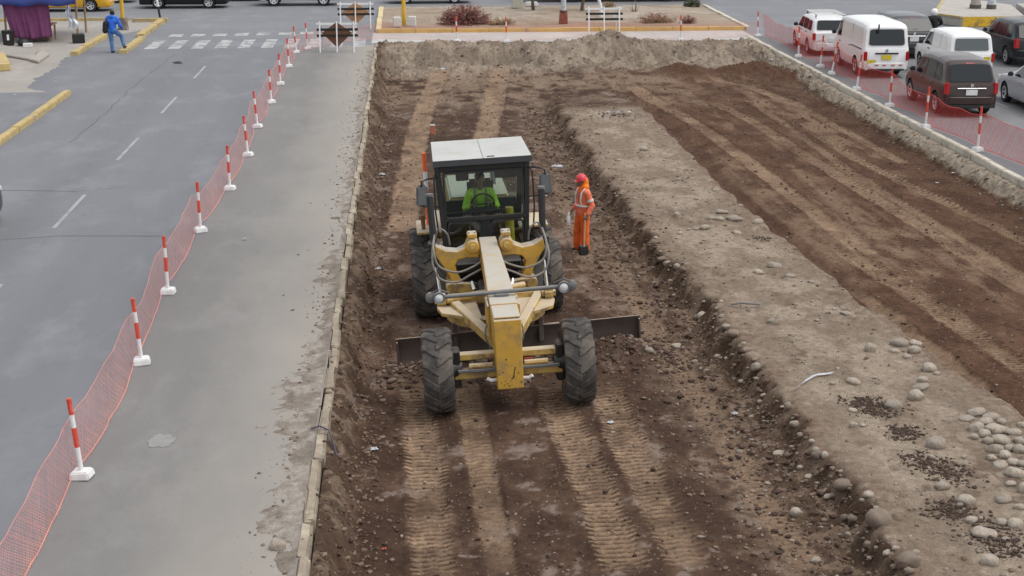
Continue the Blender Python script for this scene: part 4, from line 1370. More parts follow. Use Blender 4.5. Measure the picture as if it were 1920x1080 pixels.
def scatter(name, n, region, smin, smax, m_list, seed, flat=0.6, sub=1, parent=None):
    """many tiny stones or clods in one mesh"""
    r = np.random.RandomState(seed)
    bm = bmesh.new()
    bmesh.ops.create_icosphere(bm, subdivisions=sub, radius=1.0)
    bv = np.array([v.co[:] for v in bm.verts])
    bf = np.array([[v.index for v in f.verts] for f in bm.faces])
    bm.free()
    xy = region(r, n)
    n = len(xy)
    z = np.where((xy[:, 0] > PX0) & (xy[:, 0] < PX1) & (xy[:, 1] > PY0) & (xy[:, 1] < PY1), height(xy[:, 0], xy[:, 1]), 0.004)
    s = smin * (smax / smin) ** (r.uniform(0, 1, n) ** 2.2)
    ang = r.uniform(0, 2 * PI, n)
    ell = r.uniform(0.6, 1.0, n)
    jit = 1 + 0.22 * r.normal(size=(n, len(bv)))
    P_ = bv[None] * jit[..., None] * s[:, None, None]
    P_[..., 1] *= ell[:, None]
    P_[..., 2] *= flat
    ca, sa = np.cos(ang)[:, None], np.sin(ang)[:, None]
    X = P_[..., 0] * ca - P_[..., 1] * sa + xy[:, 0:1]
    Y = P_[..., 0] * sa + P_[..., 1] * ca + xy[:, 1:2]
    Z = P_[..., 2] + (z + s * flat * 0.35)[:, None]
    co = np.stack([X, Y, Z], -1).reshape(-1, 3)
    fa = (bf[None] + (np.arange(n) * len(bv))[:, None, None]).reshape(-1, 3)
    me = bpy.data.meshes.new(name)
    me.vertices.add(len(co))
    me.vertices.foreach_set('co', co.astype(np.float32).ravel())
    me.loops.add(len(fa) * 3)
    me.loops.foreach_set('vertex_index', fa.astype(np.int32).ravel())
    me.polygons.add(len(fa))
    me.polygons.foreach_set('loop_start', np.arange(0, len(fa) * 3, 3, dtype=np.int32))
    me.polygons.foreach_set('loop_total', np.full(len(fa), 3, dtype=np.int32))
    me.polygons.foreach_set('use_smooth', np.zeros(len(fa), dtype=bool))
    me.polygons.foreach_set('material_index', np.repeat(r.randint(0, len(m_list), n), len(bf)).astype(np.int32))
    for m in m_list: me.materials.append(m)
    me.update(calc_edges=True)
    return link(name, me)


M_g1 = mat('grit_pale', (0.28, 0.235, 0.185), 0.9, var=0.2)
M_g2 = mat('grit_brown', (0.175, 0.123, 0.087), 0.9, var=0.2)
M_g3 = mat('grit_grey', (0.22, 0.18, 0.145), 0.9, var=0.2)
M_clod = mat('clod', (0.062, 0.036, 0.024), 0.95, var=0.25)
M_clod2 = mat('clod_tan', (0.145, 0.098, 0.067), 0.95, var=0.25)


def reg_bank(r, n):
    y = 12 + (r.uniform(0, 1, n) ** 1.25) * 38
    xl, _ = berm_edges(y)
    return np.stack([xl - 0.1 - np.abs(r.normal(0, 0.85, n)), y], -1)
def reg_floor(r, n):
    y = 12 + (r.uniform(0, 1, n) ** 1.2) * 42
    return np.stack([r.uniform(-0.9, 5.6, n), y], -1)
def reg_berm(r, n):
    y = 12 + (r.uniform(0, 1, n) ** 1.3) * 37
    xl, xr = berm_edges(y)
    t = r.uniform(0, 1, n)
    return np.stack([xl + (xr - xl) * t, y], -1)
def reg_right(r, n):
    y = 17 + (r.uniform(0, 1, n) ** 1.2) * 40
    _, xr = berm_edges(y)
    return np.stack([xr + (14.9 - xr) * r.uniform(0, 1, n), y], -1)
def reg_far(r, n):
    return np.stack([r.uniform(-1.1, 15.1, n), r.uniform(55, 64.4, n)], -1)
def reg_kerb(r, n):
    y = 12 + (r.uniform(0, 1, n) ** 1.4) * 48
    return np.stack([-1.46 - np.abs(r.normal(0, 0.26, n)) * (0.5 + fbm(y * 0.5, y * 0, 91)), y], -1)
def reg_lwall(r, n):
    y = 12 + (r.uniform(0, 1, n) ** 1.2) * 48
    return np.stack([-0.85 + r.normal(0, 0.22, n), y], -1)
def reg_rwall(r, n):
    y = 18 + (r.uniform(0, 1, n) ** 1.2) * 44
    return np.stack([14.75 + r.normal(0, 0.2, n), y], -1)
def reg_wind(r, n):
    x = r.uniform(-0.6, 4.6, n)
    return np.stack([x, 23.65 + 0.09 * (x - 1.5) + r.normal(0, 0.36, n)], -1)
PALE, CLOD = [M_g1, M_g2, M_g3, M_g2, M_clod2, M_g2], [M_clod, M_clod, M_clod2]
for nm, n, rg, a, b_, ml, sd in (('gravel', 4600, reg_bank, 0.008, 0.050, PALE, 1), ('gravel', 2600, reg_floor, 0.009, 0.034, PALE, 2), ('gravel', 2000, reg_berm, 0.010, 0.045, PALE, 3),
                                ('gravel', 1900, reg_right, 0.010, 0.038, PALE, 4), ('gravel', 700, reg_far, 0.02, 0.10, [M_clod2, M_g2], 5), ('gravel', 1500, reg_kerb, 0.006, 0.032, [M_clod2, M_g2, M_g3], 6),
                                ('gravel', 4200, reg_lwall, 0.012, 0.06, [M_clod, M_clod2, M_g2], 7), ('gravel', 1000, reg_rwall, 0.015, 0.07, [M_g2, M_g3, M_clod2], 8),
                                ('earth_clods', 5000, reg_bank, 0.012, 0.07, CLOD, 9), ('earth_clods', 5000, reg_floor, 0.010, 0.045, CLOD, 10), ('earth_clods', 3000, reg_right, 0.012, 0.05, CLOD, 11), ('earth_clods', 2600, reg_wind, 0.012, 0.075, [M_clod, M_clod, M_clod, M_clod2, M_g2], 12)):
    o = scatter(nm, n, rg, a, b_, ml, sd)
    tag(o, kind='stuff')
# dark moist spoil thrown on the berm
def spot(px, py, wx, n, sd):
    c = G(px, py, -0.07)
    def f(r, k):
        return np.stack([c[0] + r.normal(0, wx, k), c[1] + r.normal(0, wx * 1.1, k) - 0.0], -1)
    tag(scatter('earth_clods', int(n * 1.7), f, 0.006, 0.040, [mat('clod_dark', (0.058, 0.036, 0.025), 0.95, var=0.25)], sd), kind='stuff')
for k, (a, b, w, n) in enumerate(((1620, 755, 0.16, 260), (1650, 768, 0.18, 260), (1700, 810, 0.13, 160), (1735, 868, 0.18, 280), (1775, 890, 0.16, 260), (1785, 958, 0.17, 280), (1860, 1005, 0.18, 200), (1150, 214, 0.35, 160), (1430, 448, 0.10, 60), (1880, 1030, 0.15, 150), (1690, 820, 0.1, 80))):
    spot(a, b, w, n, 200 + k)


# ------------------------------------------------------------------ litter
def litter(px, py, size, m, label, name='plastic_litter', z=None, seed=0, cat='litter', asp=1.0, h=0.5):
    p = G(px, py, -0.5 if z is None else z)
    if z is None:
        zz = -0.4
        for k in range(8):
            p = G(px, py, zz)
            zz = 0.5 * zz + 0.5 * ground_z(p[0], p[1])
    rnd = np.random.RandomState(seed)
    n = 9
    vs_, fs_ = [], []
    for j in range(n):
        for i in range(n):
            u, v = i / (n - 1) - .5, j / (n - 1) - .5
            rr = 1 - 0.65 * rnd.uniform()
            vs_.append((u * size * asp * rr * 0.8, v * size * rr * 0.8, 0.012 + h * size * rnd.uniform(0, 0.5) * (1 - 1.6 * max(abs(u), abs(v)))))
    for j in range(n - 1):
        for i in range(n - 1):
            fs_.append((j * n + i, j * n + i + 1, (j + 1) * n + i + 1, (j + 1) * n + i))
    o = MB().add(vs_, fs_).build(name, m, fix=True)
    o.location = (p[0], p[1], ground_z(p[0], p[1]) + 0.004)
    o.rotation_euler = (0, 0, rnd.uniform(0, 3))
    return tag(o, label, cat)
M_bagw = mat('white_film', (0.46, 0.47, 0.49), 0.4, var=0.3, scale=30)
litter(701, 843, 0.17, M_bagw, 'scrap of white plastic on the dark earth left of the wheel tracks', seed=1)
litter(1145, 793, 0.15, M_bagw, 'scrap of white plastic beside the right front tyre track', seed=2)
litter(1377, 777, 0.15, M_bagw, 'scrap of white plastic in the gravel below the berm', seed=3)
litter(710, 505, 0.22, M_bagw, 'crumpled white plastic on the earth left of the rear tyre', seed=4)
litter(716, 328, 0.28, M_bagw, 'white rag at the left foot of the cut beside the cab', seed=5)
litter(1045, 313, 0.34, M_bagw, 'white bag half buried behind the worker in orange', seed=6, asp=1.4)
litter(1447, 113, 0.30, M_bagw, 'white bag on the far right corner of the earth bank', seed=7)
litter(459, 450, 0.14, M_bagw, 'crushed white cup lying on the grey lane', seed=8, z=0.0, h=0.9)
litter(843, 1, 0.1, M_bagw, 'white scrap on the cross street', seed=9, z=0.0)
litter(830, 130, 0.35, M_bagw, 'pale scrap of paper on the far end of the cut', seed=10)
for k, (a, b) in enumerate(((104, 153), (88, 136), (112, 120), (120, 109), (131, 110), (28, 178), (102, 129), (1760, 310), (1790, 296))):
    litter(a, b, 0.16, M_bagw, (['small white scrap lowest of those along the ragged footpath edge', 'small white scrap second lowest along the ragged footpath edge', 'small white scrap near the broken edging stone', 'small white scrap below the end of the yellow kerb', 'rightmost small white scrap at the end of the yellow kerb', 'small white scrap in the parking bay on the left', 'small white scrap in the middle of the ragged footpath edge'][k]) if k < 7 else ('nearer white scrap on the right kerb', 'farther white scrap on the right kerb')[k - 7], seed=20 + k, z=0.0, h=0.25)['group'] = 'small white scraps'
litter(333, 118, 0.5, mat('dark_scrap', (0.05, 0.05, 0.05), 0.8), 'dark scrap lying on the asphalt before the crosswalk', seed=41, z=0.0, h=0.3, asp=1.8)
litter(720, 1031, 0.09, mat('red_scrap', (0.5, 0.10, 0.05), 0.6), 'small red scrap on the dark earth by the left bank', seed=40)
# crumpled debris heap on the berm
for k in range(5):
    litter(1140 + 10 * k, 212 + (k % 2) * 5, 0.2, (M_bagw, mat('brown_rag', (0.12, 0.08, 0.06), 0.9))[k % 2], ('leftmost white scrap', 'second scrap from the left, brown,', 'middle white scrap', 'fourth scrap from the left, brown,', 'rightmost white scrap')[k] + ' in the rubbish heap on the far berm', name='rubbish_scrap', seed=50 + k, h=1.0)['group'] = 'rubbish heap scraps'
# white sheet draped over the berm edge
def wsheet():
    b = MB()
    pts = [(1494, 737), (1500, 731), (1510, 723), (1522, 716), (1534, 712), (1546, 709), (1562, 707)]
    vs_, fs_ = [], []
    for i, (a, c) in enumerate(pts):
        z = -0.1
        p = G(a, c, z)
        for j in range(5):
            q = (p[0] + 0.012 * (j - 2) * random.uniform(0.3, 1.5), p[1] + (j - 2) * 0.026 * random.uniform(0.3, 1.2) * (1.0 if 0 < i < 6 else 0.25))
            vs_.append((q[0], q[1], ground_z(*q) + 0.03 + 0.03 * random.random()))
    for i in range(len(pts) - 1):
        for j in range(4):
            fs_.append((i * 5 + j, i * 5 + j + 1, i * 5 + j + 6, i * 5 + j + 5))
    return tag(b.add(vs_, fs_).build('plastic_strip', M_bagw, smooth=True), 'long strip of white plastic lying over the edge of the berm', 'litter')
wsheet()
# brick standing on the earth behind the cab
p = G(811, 244, -0.5)
bk = empty('brick', (p[0], p[1], ground_z(p[0], p[1])), 0.05, 'orange hollow brick standing on the earth behind the cab', 'brick')
MB().box((0, 0, 0.11), (0.16, 0.24, 0.26)).build('body', mat('brick_clay', (0.42, 0.15, 0.08), 0.85, var=0.15), bk, bevel=0.008)
MB().box((0, 0, 0.255), (0.17, 0.25, 0.03)).build('mortar_cap', M_concrete, bk, bevel=0.006)
# pale dried puddle on the lane
pd = []
c = G(303, 827)
for k in range(28):
    a = 2 * PI * k / 28
    r_ = 0.17 * (1 + 0.35 * (random.random() - 0.3))
    pd.append((c[0] + math.cos(a) * r_ * 1.1, c[1] + math.sin(a) * r_ * 1.3, 0.0065))
tag(MB().add(pd, [tuple(range(28))]).build('dried_stain', mat('cement_stain', (0.25, 0.245, 0.23), 0.9, var=0.1), fix=False), kind='structure')
# thin rod on the berm
tag(MB().tube([tuple(G(1370, 571, -0.02)), tuple(G(1392, 568, 0.02)), tuple(G(1425, 571, -0.04))], 0.018, 6).build('steel_rod', mat('rod', (0.12, 0.115, 0.12), 0.6), smooth=True), 'bent dark steel rod lying on the berm edge', 'rod')
# loop of wire over the kerb
pk = [( -1.45, 19.55, 0.06), (-1.33, 19.6, 0.075), (-1.2, 19.5, 0.05), (-1.12, 19.3, -0.1), (-1.08, 19.15, -0.2)]
tag(MB().tube(pk, 0.012, 6).build('wire', mat('wire_blue', (0.05, 0.05, 0.08), 0.6), smooth=True), 'dark wire hanging over the left kerb', 'wire')
# ================================================================== THE ROAD GRADER
M_cat = mat('grader_yellow', (0.55, 0.32, 0.045), 0.55, var=0.10, scale=2.5, bump=0.05, dust=(0.47, 0.435, 0.37), dust_amt=1.0, stain=(0.27, 0.18, 0.095), stain_amt=0.65, stain_scale=2.6, stain_lo=0.49)  # pale up-facing tone: settled dust plus sky light painted into the colour
M_catworn = mat('grader_yellow_worn', (0.50, 0.33, 0.09), 0.65, var=0.15, scale=3, dust=(0.52, 0.44, 0.33), dust_amt=0.9, stain=(0.16, 0.11, 0.07), stain_amt=0.8, stain_scale=4, stain_lo=0.48)
M_roofp = mat('cab_roof_paint', (0.47, 0.47, 0.445), 0.6, var=0.06, scale=1.5, stain=(0.40, 0.38, 0.33), stain_amt=0.6, stain_scale=2)
M_frameblk = mat('cab_black', (0.016, 0.017, 0.018), 0.45, var=0.2, dust=(0.2, 0.17, 0.14), dust_amt=0.3)
M_steel = mat('worn_steel', (0.085, 0.062, 0.05), 0.8, metal=0.0, var=0.25, scale=3, dust=(0.40, 0.33, 0.26), dust_amt=0.8)
M_greyp = mat('grey_part', (0.13, 0.135, 0.14), 0.55, var=0.15, dust=(0.3, 0.26, 0.2), dust_amt=0.5)
M_hose = mat('hose', (0.16, 0.15, 0.14), 0.7, var=0.2, dust=(0.36, 0.31, 0.25), dust_amt=0.6)
M_rim = mat('rim_yellow', (0.40, 0.25, 0.06), 0.7, var=0.2, stain=(0.12, 0.09, 0.07), stain_amt=0.8, stain_scale=5)
M_lens = mat('lamp_glass', (0.68, 0.70, 0.70), 0.12, spec=0.8)
M_glass = glass_mat('cab_glass', (0.66, 0.75, 0.72), 0.12)
M_int = mat('cab_inside', (0.03, 0.032, 0.033), 0.7, var=0.2)
M_seat = mat('seat_cloth', (0.035, 0.035, 0.04), 0.9)

GX, GY, GZ = 1.53, 21.95, -0.575
grader = empty('road_grader', (GX, GY, GZ), label='yellow motor grader levelling the dark earth in the cut', cat='grader', rot=(rad(0.0), rad(-2.9), rad(0.7)))


def gpart(b, name, m, bevel=0.012, smooth=False, parent=None, seg=1):
    return b.build(name, m, parent if parent is not None else grader, bevel=bevel, smooth=smooth, seg=seg)


def big_wheel(x, y, side, steer=0.0, R=0.67, W=0.47):
    root = empty('wheel', (x, y, R))
    root.parent = grader
    root.rotation_euler = (0, 0, steer)
    h = W / 2
    # carcass
    prof = [(R * 0.50, -h * 0.72), (R * 0.62, -h * 0.92), (R * 0.80, -h), (R * 0.90, -h * 0.96), (R * 0.945, -h * 0.80), (R * 0.957, -h * 0.4), (R * 0.96, 0),
            (R * 0.957, h * 0.4), (R * 0.945, h * 0.80), (R * 0.90, h * 0.96), (R * 0.80, h), (R * 0.62, h * 0.92), (R * 0.50, h * 0.72)]
    b = MB().lathe(prof, 48, 'x', closed=True)
    # chevron lugs
    nl = 15
    for s in (-1, 1):
        for k in range(nl):
            a0 = 2 * PI * (k + (0.5 if s > 0 else 0.0)) / nl
            secs = []
            for t, lag, rr in ((-0.06, 0.03, 1.0), (0.35, -0.05, 1.0), (0.75, -0.17, 0.992), (0.97, -0.21, 0.955), (1.03, -0.215, 0.88)):
                xx = s * t * h
                wA = 0.108 if t < 0.9 else 0.115
                ring = []
                for da, dr in ((-wA, 0.93), (-wA * 0.72, 1.0), (wA * 0.72, 1.0), (wA, 0.93)):
                    a = a0 + lag + da
                    r_ = R * rr * (dr if dr == 1.0 else 0.945)
                    ring.append((xx, -r_ * math.sin(a), r_ * math.cos(a)))
                secs.append(ring)
            vs_ = [q for rg in secs for q in rg]
            fs_ = []
            for i in range(len(secs) - 1):
                for j in range(3):
                    fs_.append((i * 4 + j, i * 4 + j + 1, (i + 1) * 4 + j + 1, (i + 1) * 4 + j))
            fs_.append((0, 1, 2, 3))
            n_ = len(secs) * 4
            fs_.append((n_ - 1, n_ - 2, n_ - 3, n_ - 4))
            b.add(vs_, fs_)
    b.build('tyre', M_rubber, root, smooth=True)
    rp = [(0, -h * 0.25), (R * 0.18, -h * 0.3), (R * 0.22, -h * 0.35), (R * 0.40, -h * 0.2), (R * 0.47, -h * 0.6), (R * 0.53, -h * 0.75), (R * 0.53, h * 0.75), (R * 0.47, h * 0.6), (R * 0.40, h * 0.2), (R * 0.22, h * 0.35), (R * 0.18, h * 0.3), (0, h * 0.25)]
    b2 = MB().lathe(rp, 28, 'x')
    for k in range(10):
        a = 2 * PI * k / 10
        b2.box((side * h * 0.32, R * 0.3 * math.cos(a), R * 0.3 * math.sin(a)), (0.05, 0.04, 0.04))
    b2.build('rim', M_rim, root, smooth=True)
    return root


big_wheel(-1.10, 0.0, -1, rad(-1))
big_wheel(1.10, 0.0, 1, rad(-1))
for s in (-1, 1):
    for y in (5.05, 6.60):
        big_wheel(s * 1.17, y, s)
    # tandem case
    gpart(MB().prism([(4.75, 0.42), (6.9, 0.42), (7.0, 0.7), (6.75, 0.92), (4.9, 0.92), (4.65, 0.7)], s * 0.72, s * 0.92, 'x'), 'tandem_case', M_catworn, 0.03)

# gooseneck frame: nose and beam
nose = MB()
def ring_box(b, secs):
    """secs: (y, half width top, half width bottom, z top, z bottom)"""
    vs_, fs_ = [], []
    for y, wt, wb, zt, zb in secs:
        vs_ += [(-wb, y, zb), (wb, y, zb), (wt, y, zt), (-wt, y, zt)]
    for i in range(len(secs) - 1):
        for j in range(4):
            k = (j + 1) % 4
            fs_.append((i * 4 + j, i * 4 + k, (i + 1) * 4 + k, (i + 1) * 4 + j))
    n_ = len(secs) * 4
    fs_ += [(3, 2, 1, 0), (n_ - 4, n_ - 3, n_ - 2, n_ - 1)]
    return b.add(vs_, fs_)
ring_box(nose, [(-0.42, 0.215, 0.205, 1.55, 0.42), (0.30, 0.215, 0.205, 1.58, 0.42)])
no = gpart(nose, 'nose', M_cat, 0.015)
beam = MB()
ring_box(beam, [(0.302, 0.222, 0.222, 1.60, 0.95), (0.75, 0.215, 0.215, 1.62, 1.12), (1.5, 0.20, 0.20, 1.66, 1.24), (2.6, 0.175, 0.175, 1.70, 1.30), (4.05, 0.155, 0.155, 1.73, 1.30)])
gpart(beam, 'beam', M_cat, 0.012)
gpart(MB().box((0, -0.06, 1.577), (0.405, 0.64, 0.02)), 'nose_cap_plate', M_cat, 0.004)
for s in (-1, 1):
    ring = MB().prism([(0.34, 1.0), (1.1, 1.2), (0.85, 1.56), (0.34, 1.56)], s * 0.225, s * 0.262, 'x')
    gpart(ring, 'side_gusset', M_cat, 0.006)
for x in (-0.13, -0.04, 0.06, 0.15):
    gpart(MB().tube([(x, 0.86, 1.62), (x, 0.86, 1.655)], 0.016, 6), 'bolt', M_greyp, 0)
# tow hooks and scratches on the nose
for s in (-1, 1):
    gpart(MB().tube([(s * 0.2, -0.3, 0.55), (s * 0.30, -0.34, 0.56), (s * 0.35, -0.36, 0.60)], 0.028, 8), 'tow_pin', M_white, 0, True)
gpart(MB().bar((0.045, -0.424, 0.60), (0.085, -0.424, 0.78), 0.012, 0.004, up=(0, 1, 0)), 'paint_chip', M_frameblk, 0, parent=no)
gpart(MB().bar((0.03, -0.424, 0.585), (0.065, -0.424, 0.66), 0.012, 0.004, up=(0, 1, 0)), 'paint_chip', M_frameblk, 0, parent=no)
for k in range(16):
    x, z = random.uniform(-0.17, 0.19), random.uniform(0.47, 1.0) if k > 4 else random.uniform(0.47, 0.55)
    gpart(MB().box((x, -0.4225, z), (random.uniform(0.006, 0.028), 0.003, random.uniform(0.006, 0.03)), rot=(0, random.uniform(-1, 1), 0)), 'paint_chip', M_frameblk if k % 2 else M_rust, 0, parent=no)

# front axle
gpart(MB().bar((-0.86, -0.02, 0.88), (0.86, -0.02, 0.88), 0.15, 0.11), 'axle_beam', M_catworn, 0.015)
gpart(MB().bar((-0.86, -0.05, 0.60), (0.86, -0.05, 0.60), 0.20, 0.14), 'axle_beam', M_catworn, 0.02)
gpart(MB().bar((-0.80, -0.20, 0.69), (0.80, -0.20, 0.69), 0.05, 0.05), 'tie_rod', M_greyp, 0.008)
for s in (-1, 1):
    gpart(MB().box((s * 0.82, 0, 0.70), (0.14, 0.26, 0.62)), 'knuckle', M_frameblk, 0.03)
    gpart(MB().tube([(s * 0.72, 0, 0.68), (s * 0.98, 0, 0.67)], [0.15, 0.2], 14), 'hub', M_frameblk, 0, True)
    gpart(MB().tube([(s * 0.25, -0.16, 0.75), (s * 0.62, -0.18, 0.76)], 0.045, 8), 'steering_cylinder', M_catworn, 0, True)
gpart(MB().box((0.32, -0.05, 0.76), (0.14, 0.12, 0.10)), 'lean_bracket', mat('red_oxide', (0.28, 0.05, 0.03), 0.8), 0.01)

# lamp bar across the frame
lb = MB().tube([(-0.98, 0.66, 1.665), (0.98, 0.66, 1.70)], 0.036, 12)
gpart(lb, 'lamp_bar', M_greyp, 0, True)
for s in (-1, 1):
    z = 1.665 if s < 0 else 1.70
    lm = empty('work_lamp', (s * 1.0, 0.66, z))
    lm.parent = grader
    MB().lathe([(0, 0.10), (0.04, 0.095), (0.085, 0.03), (0.095, -0.06), (0.09, -0.07), (0.066, -0.056)], 20, 'y').build('housing', M_greyp, lm, smooth=True)
    MB().lathe([(0.066, -0.055), (0.05, -0.065), (0, -0.072)], 20, 'y').build('lens', M_lens, lm, smooth=True)
    MB().lathe([(0, 0.10), (0.05, 0.09), (0.085, 0.03), (0.088, -0.04), (0.075, -0.05), (0, -0.055)], 16, 'y', c=(s * 0.13, 0.03, 0.0)).build('indicator', mat('indicator_glass', (0.16, 0.155, 0.15), 0.3), lm, smooth=True)
    MB().tube([(-0.16, 0.02, 0.06), (0, -0.07, 0.15), (0.16, 0.02, 0.06)], 0.012, 6).build('guard', M_greyp, lm, smooth=True)
gpart(MB().box((0, 0.66, 1.64), (0.22, 0.12, 0.05)), 'lamp_bracket', M_greyp, 0.01)

# drawbar, circle, blade
for s in (-1, 1):
    gpart(MB().bar((s * 0.10, 0.45, 0.86), (s * 0.80, 2.75, 0.98), 0.16, 0.17), 'drawbar_arm', M_catworn, 0.015)
gpart(MB().bar((-0.82, 2.72, 0.99), (0.82, 2.72, 0.99), 0.2, 0.16), 'drawbar_cross', M_catworn, 0.015)
gpart(MB().tube([(0, 0.3, 0.84), (0, 0.55, 0.86)], 0.12, 14), 'drawbar_ball', M_catworn, 0, True)
for s in (-1, 1):
    gpart(MB().prism([(s * 0.28, 1.55), (s * 0.95, 2.05), (s * 1.02, 2.4), (s * 1.0, 2.75), (s * 0.35, 2.9)], 0.90, 0.965, 'z'), 'circle_plate', M_catworn, 0.008)
    gpart(MB().box((s * 0.93, 2.55, 1.05), (0.24, 0.3, 0.18)), 'plate_boss', M_catworn, 0.05, seg=2)
circ = MB().lathe([(0.64, 0.70), (0.86, 0.70), (0.86, 0.86), (0.64, 0.86)], 40, 'z', c=(0, 2.65, 0), closed=True)
gpart(circ, 'circle', M_catworn, 0, True)
for s in (-1, 1):
    gpart(MB().prism([(2.15, 0.30), (3.0, 0.25), (3.1, 0.72), (2.2, 0.72)], s * 0.70, s * 0.78, 'x'), 'blade_bracket', M_steel, 0.01)
bl = empty('blade', (0.36, 2.25, 0.02), rot=(rad(0), rad(-1.0), rad(1.6)))
bl.parent = grader
bv = MB()
arc = []
for k in range(9):
    a = rad(-38 + 76 * k / 8)
    arc.append((0.42 * (1 - math.cos(a)) * -1 + 0.0, 0.27 + 0.46 * math.sin(a)))
th = 0.03
vs_, fs_ = [], []
HW = 2.12
for x in (-HW, HW):
    for y, z in arc: vs_.append((x, y, z))
    for y, z in reversed(arc): vs_.append((x, y + th, z))
n_ = 18
for i in range(n_):
    j = (i + 1) % n_
    fs_.append((i, j, n_ + j, n_ + i))
fs_ += [tuple(range(n_)), tuple(range(2 * n_ - 1, n_ - 1, -1))]
bv.add(vs_, fs_)
bv.build('moldboard', M_steel, bl, smooth=True)
MB().bar((-HW, -0.095, -0.01), (HW, -0.095, -0.01), 0.03, 0.16).build('cutting_edge', mat('edge_steel', (0.2, 0.19, 0.18), 0.4, metal=0.7, var=0.2), bl, bevel=0.004)
MB().bar((-HW + 0.6, 0.06, 0.50), (HW - 0.9, 0.06, 0.50), 0.06, 0.05).build('slide_rail', M_steel, bl, bevel=0.006)
for s in (-1, 1):
    MB().box((s * (HW - 0.02), -0.05, 0.25), (0.03, 0.15, 0.5)).build('end_bit', M_steel, bl, bevel=0.004)

# saddle arms that carry the lift cylinders
for s in (-1, 1):
    up = [(0.18, 1.68), (0.24, 1.86), (0.36, 1.88), (0.44, 1.73), (0.58, 1.67), (0.78, 1.70), (0.96, 1.80), (0.99, 1.62), (0.86, 1.43), (0.74, 1.20), (0.68, 0.96), (0.52, 0.92), (0.53, 1.08), (0.60, 1.24), (0.63, 1.40), (0.57, 1.50), (0.42, 1.53), (0.20, 1.52)]
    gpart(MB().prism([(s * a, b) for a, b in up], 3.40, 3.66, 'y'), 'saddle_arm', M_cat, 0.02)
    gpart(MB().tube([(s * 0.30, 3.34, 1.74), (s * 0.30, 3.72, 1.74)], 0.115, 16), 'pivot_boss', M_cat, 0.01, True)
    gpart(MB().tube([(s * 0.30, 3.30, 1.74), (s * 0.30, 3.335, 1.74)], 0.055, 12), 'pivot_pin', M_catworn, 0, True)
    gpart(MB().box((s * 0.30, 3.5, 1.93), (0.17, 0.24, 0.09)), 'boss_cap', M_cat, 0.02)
    for q in (-1, 1):
        gpart(MB().tube([(s * 0.30 + q * 0.05, 3.42, 1.97), (s * 0.30 + q * 0.05, 3.42, 1.99)], 0.018, 6), 'bolt', M_greyp, 0)
    # lower lugs
    gpart(MB().tube([(s * 0.72, 3.28, 1.02), (s * 0.72, 3.60, 1.02)], 0.10, 14), 'link_boss', M_catworn, 0.01, True)
    gpart(MB().bar((s * 0.72, 3.36, 1.02), (s * 0.30, 3.36, 0.98), 0.10, 0.20), 'link_bar', M_catworn, 0.02)
    # lift cylinder: barrel, collar, rod
    gpart(MB().tube([(s * 1.00, 3.75, 2.62), (s * 0.97, 3.62, 1.35)], 0.062, 14), 'lift_cylinder', M_frameblk, 0, True)
    gpart(MB().tube([(s * 1.00, 3.76, 2.60), (s * 1.002, 3.765, 2.66)], 0.07, 14), 'cylinder_cap', M_greyp, 0, True)
    gpart(MB().tube([(s * 0.97, 3.62, 1.36), (s * 0.93, 2.75, 1.05)], 0.03, 10), 'cylinder_rod', M_chrome, 0, True)
    gpart(MB().box((s * 0.98, 3.66, 1.72), (0.20, 0.22, 0.18)), 'trunnion', M_frameblk, 0.03)
    # upright side guards
    gpart(MB().bar((s * 0.86, 3.85, 0.62), (s * 0.90, 3.85, 1.40), 0.16, 0.05, up=(0, 1, 0)), 'step_plate', M_greyp, 0.008)
    gpart(MB().bar((s * 0.74, 3.80, 0.60), (s * 0.76, 3.80, 1.30), 0.07, 0.07, up=(0, 1, 0)), 'guard_post', M_catworn, 0.008)
    gpart(MB().bar((s * 0.70, 3.86, 1.0), (s * 0.95, 3.7, 1.36), 0.05, 0.05), 'brace', M_greyp, 0.006)
    # hoses
    def hose(pts, r=0.02):
        P_ = [Vector(p) for p in pts]
        out_ = []
        for i in range(len(P_) - 1):
            a, b_, c_, d_ = P_[max(i - 1, 0)], P_[i], P_[i + 1], P_[min(i + 2, len(P_) - 1)]
            for k in range(6):
                t = k / 6
                out_.append(0.5 * ((2 * b_) + (c_ - a) * t + (2 * a - 5 * b_ + 4 * c_ - d_) * t * t + (3 * b_ - a - 3 * c_ + d_) * t ** 3))
        out_.append(P_[-1])
        gpart(MB().tube(out_, r, 7), 'hose', M_hose, 0, True)
    hose([(s * 0.96, 3.55, 1.95), (s * 1.0, 3.25, 1.75), (s * 0.92, 3.15, 1.48), (s * 0.62, 3.12, 1.36), (s * 0.35, 3.15, 1.42), (s * 0.18, 3.2, 1.50)])
    hose([(s * 0.99, 3.55, 1.85), (s * 1.03, 3.2, 1.55), (s * 0.93, 3.1, 1.28), (s * 0.65, 3.05, 1.20), (s * 0.38, 3.1, 1.30), (s * 0.18, 3.15, 1.38)])
    hose([(s * 0.97, 3.65, 1.80), (s * 0.88, 3.45, 2.08), (s * 0.74, 3.40, 2.0), (s * 0.70, 3.45, 1.78)], 0.017)
    hose([(s * 0.23, 0.55, 1.25), (s * 0.29, 0.5, 1.15), (s * 0.30, 0.45, 0.98), (s * 0.25, 0.42, 0.85), (s * 0.24, 0.36, 0.72)], 0.014)
gpart(MB().box((0, 3.2, 0.98), (0.5, 0.5, 0.26)), 'swivel_housing', M_frameblk, 0.04)
gpart(MB().tube([(0.55, 3.0, 1.08), (-0.85, 2.4, 1.08)], 0.06, 12), 'side_shift_cylinder', M_catworn, 0, True)
for s in (-1, 1):
    gpart(MB().tube([(s * 0.30, 3.2, 1.1), (s * 0.36, 3.1, 1.16), (s * 0.33, 3.02, 1.05)], 0.035, 8), 'hose_fitting', M_chrome, 0, True)

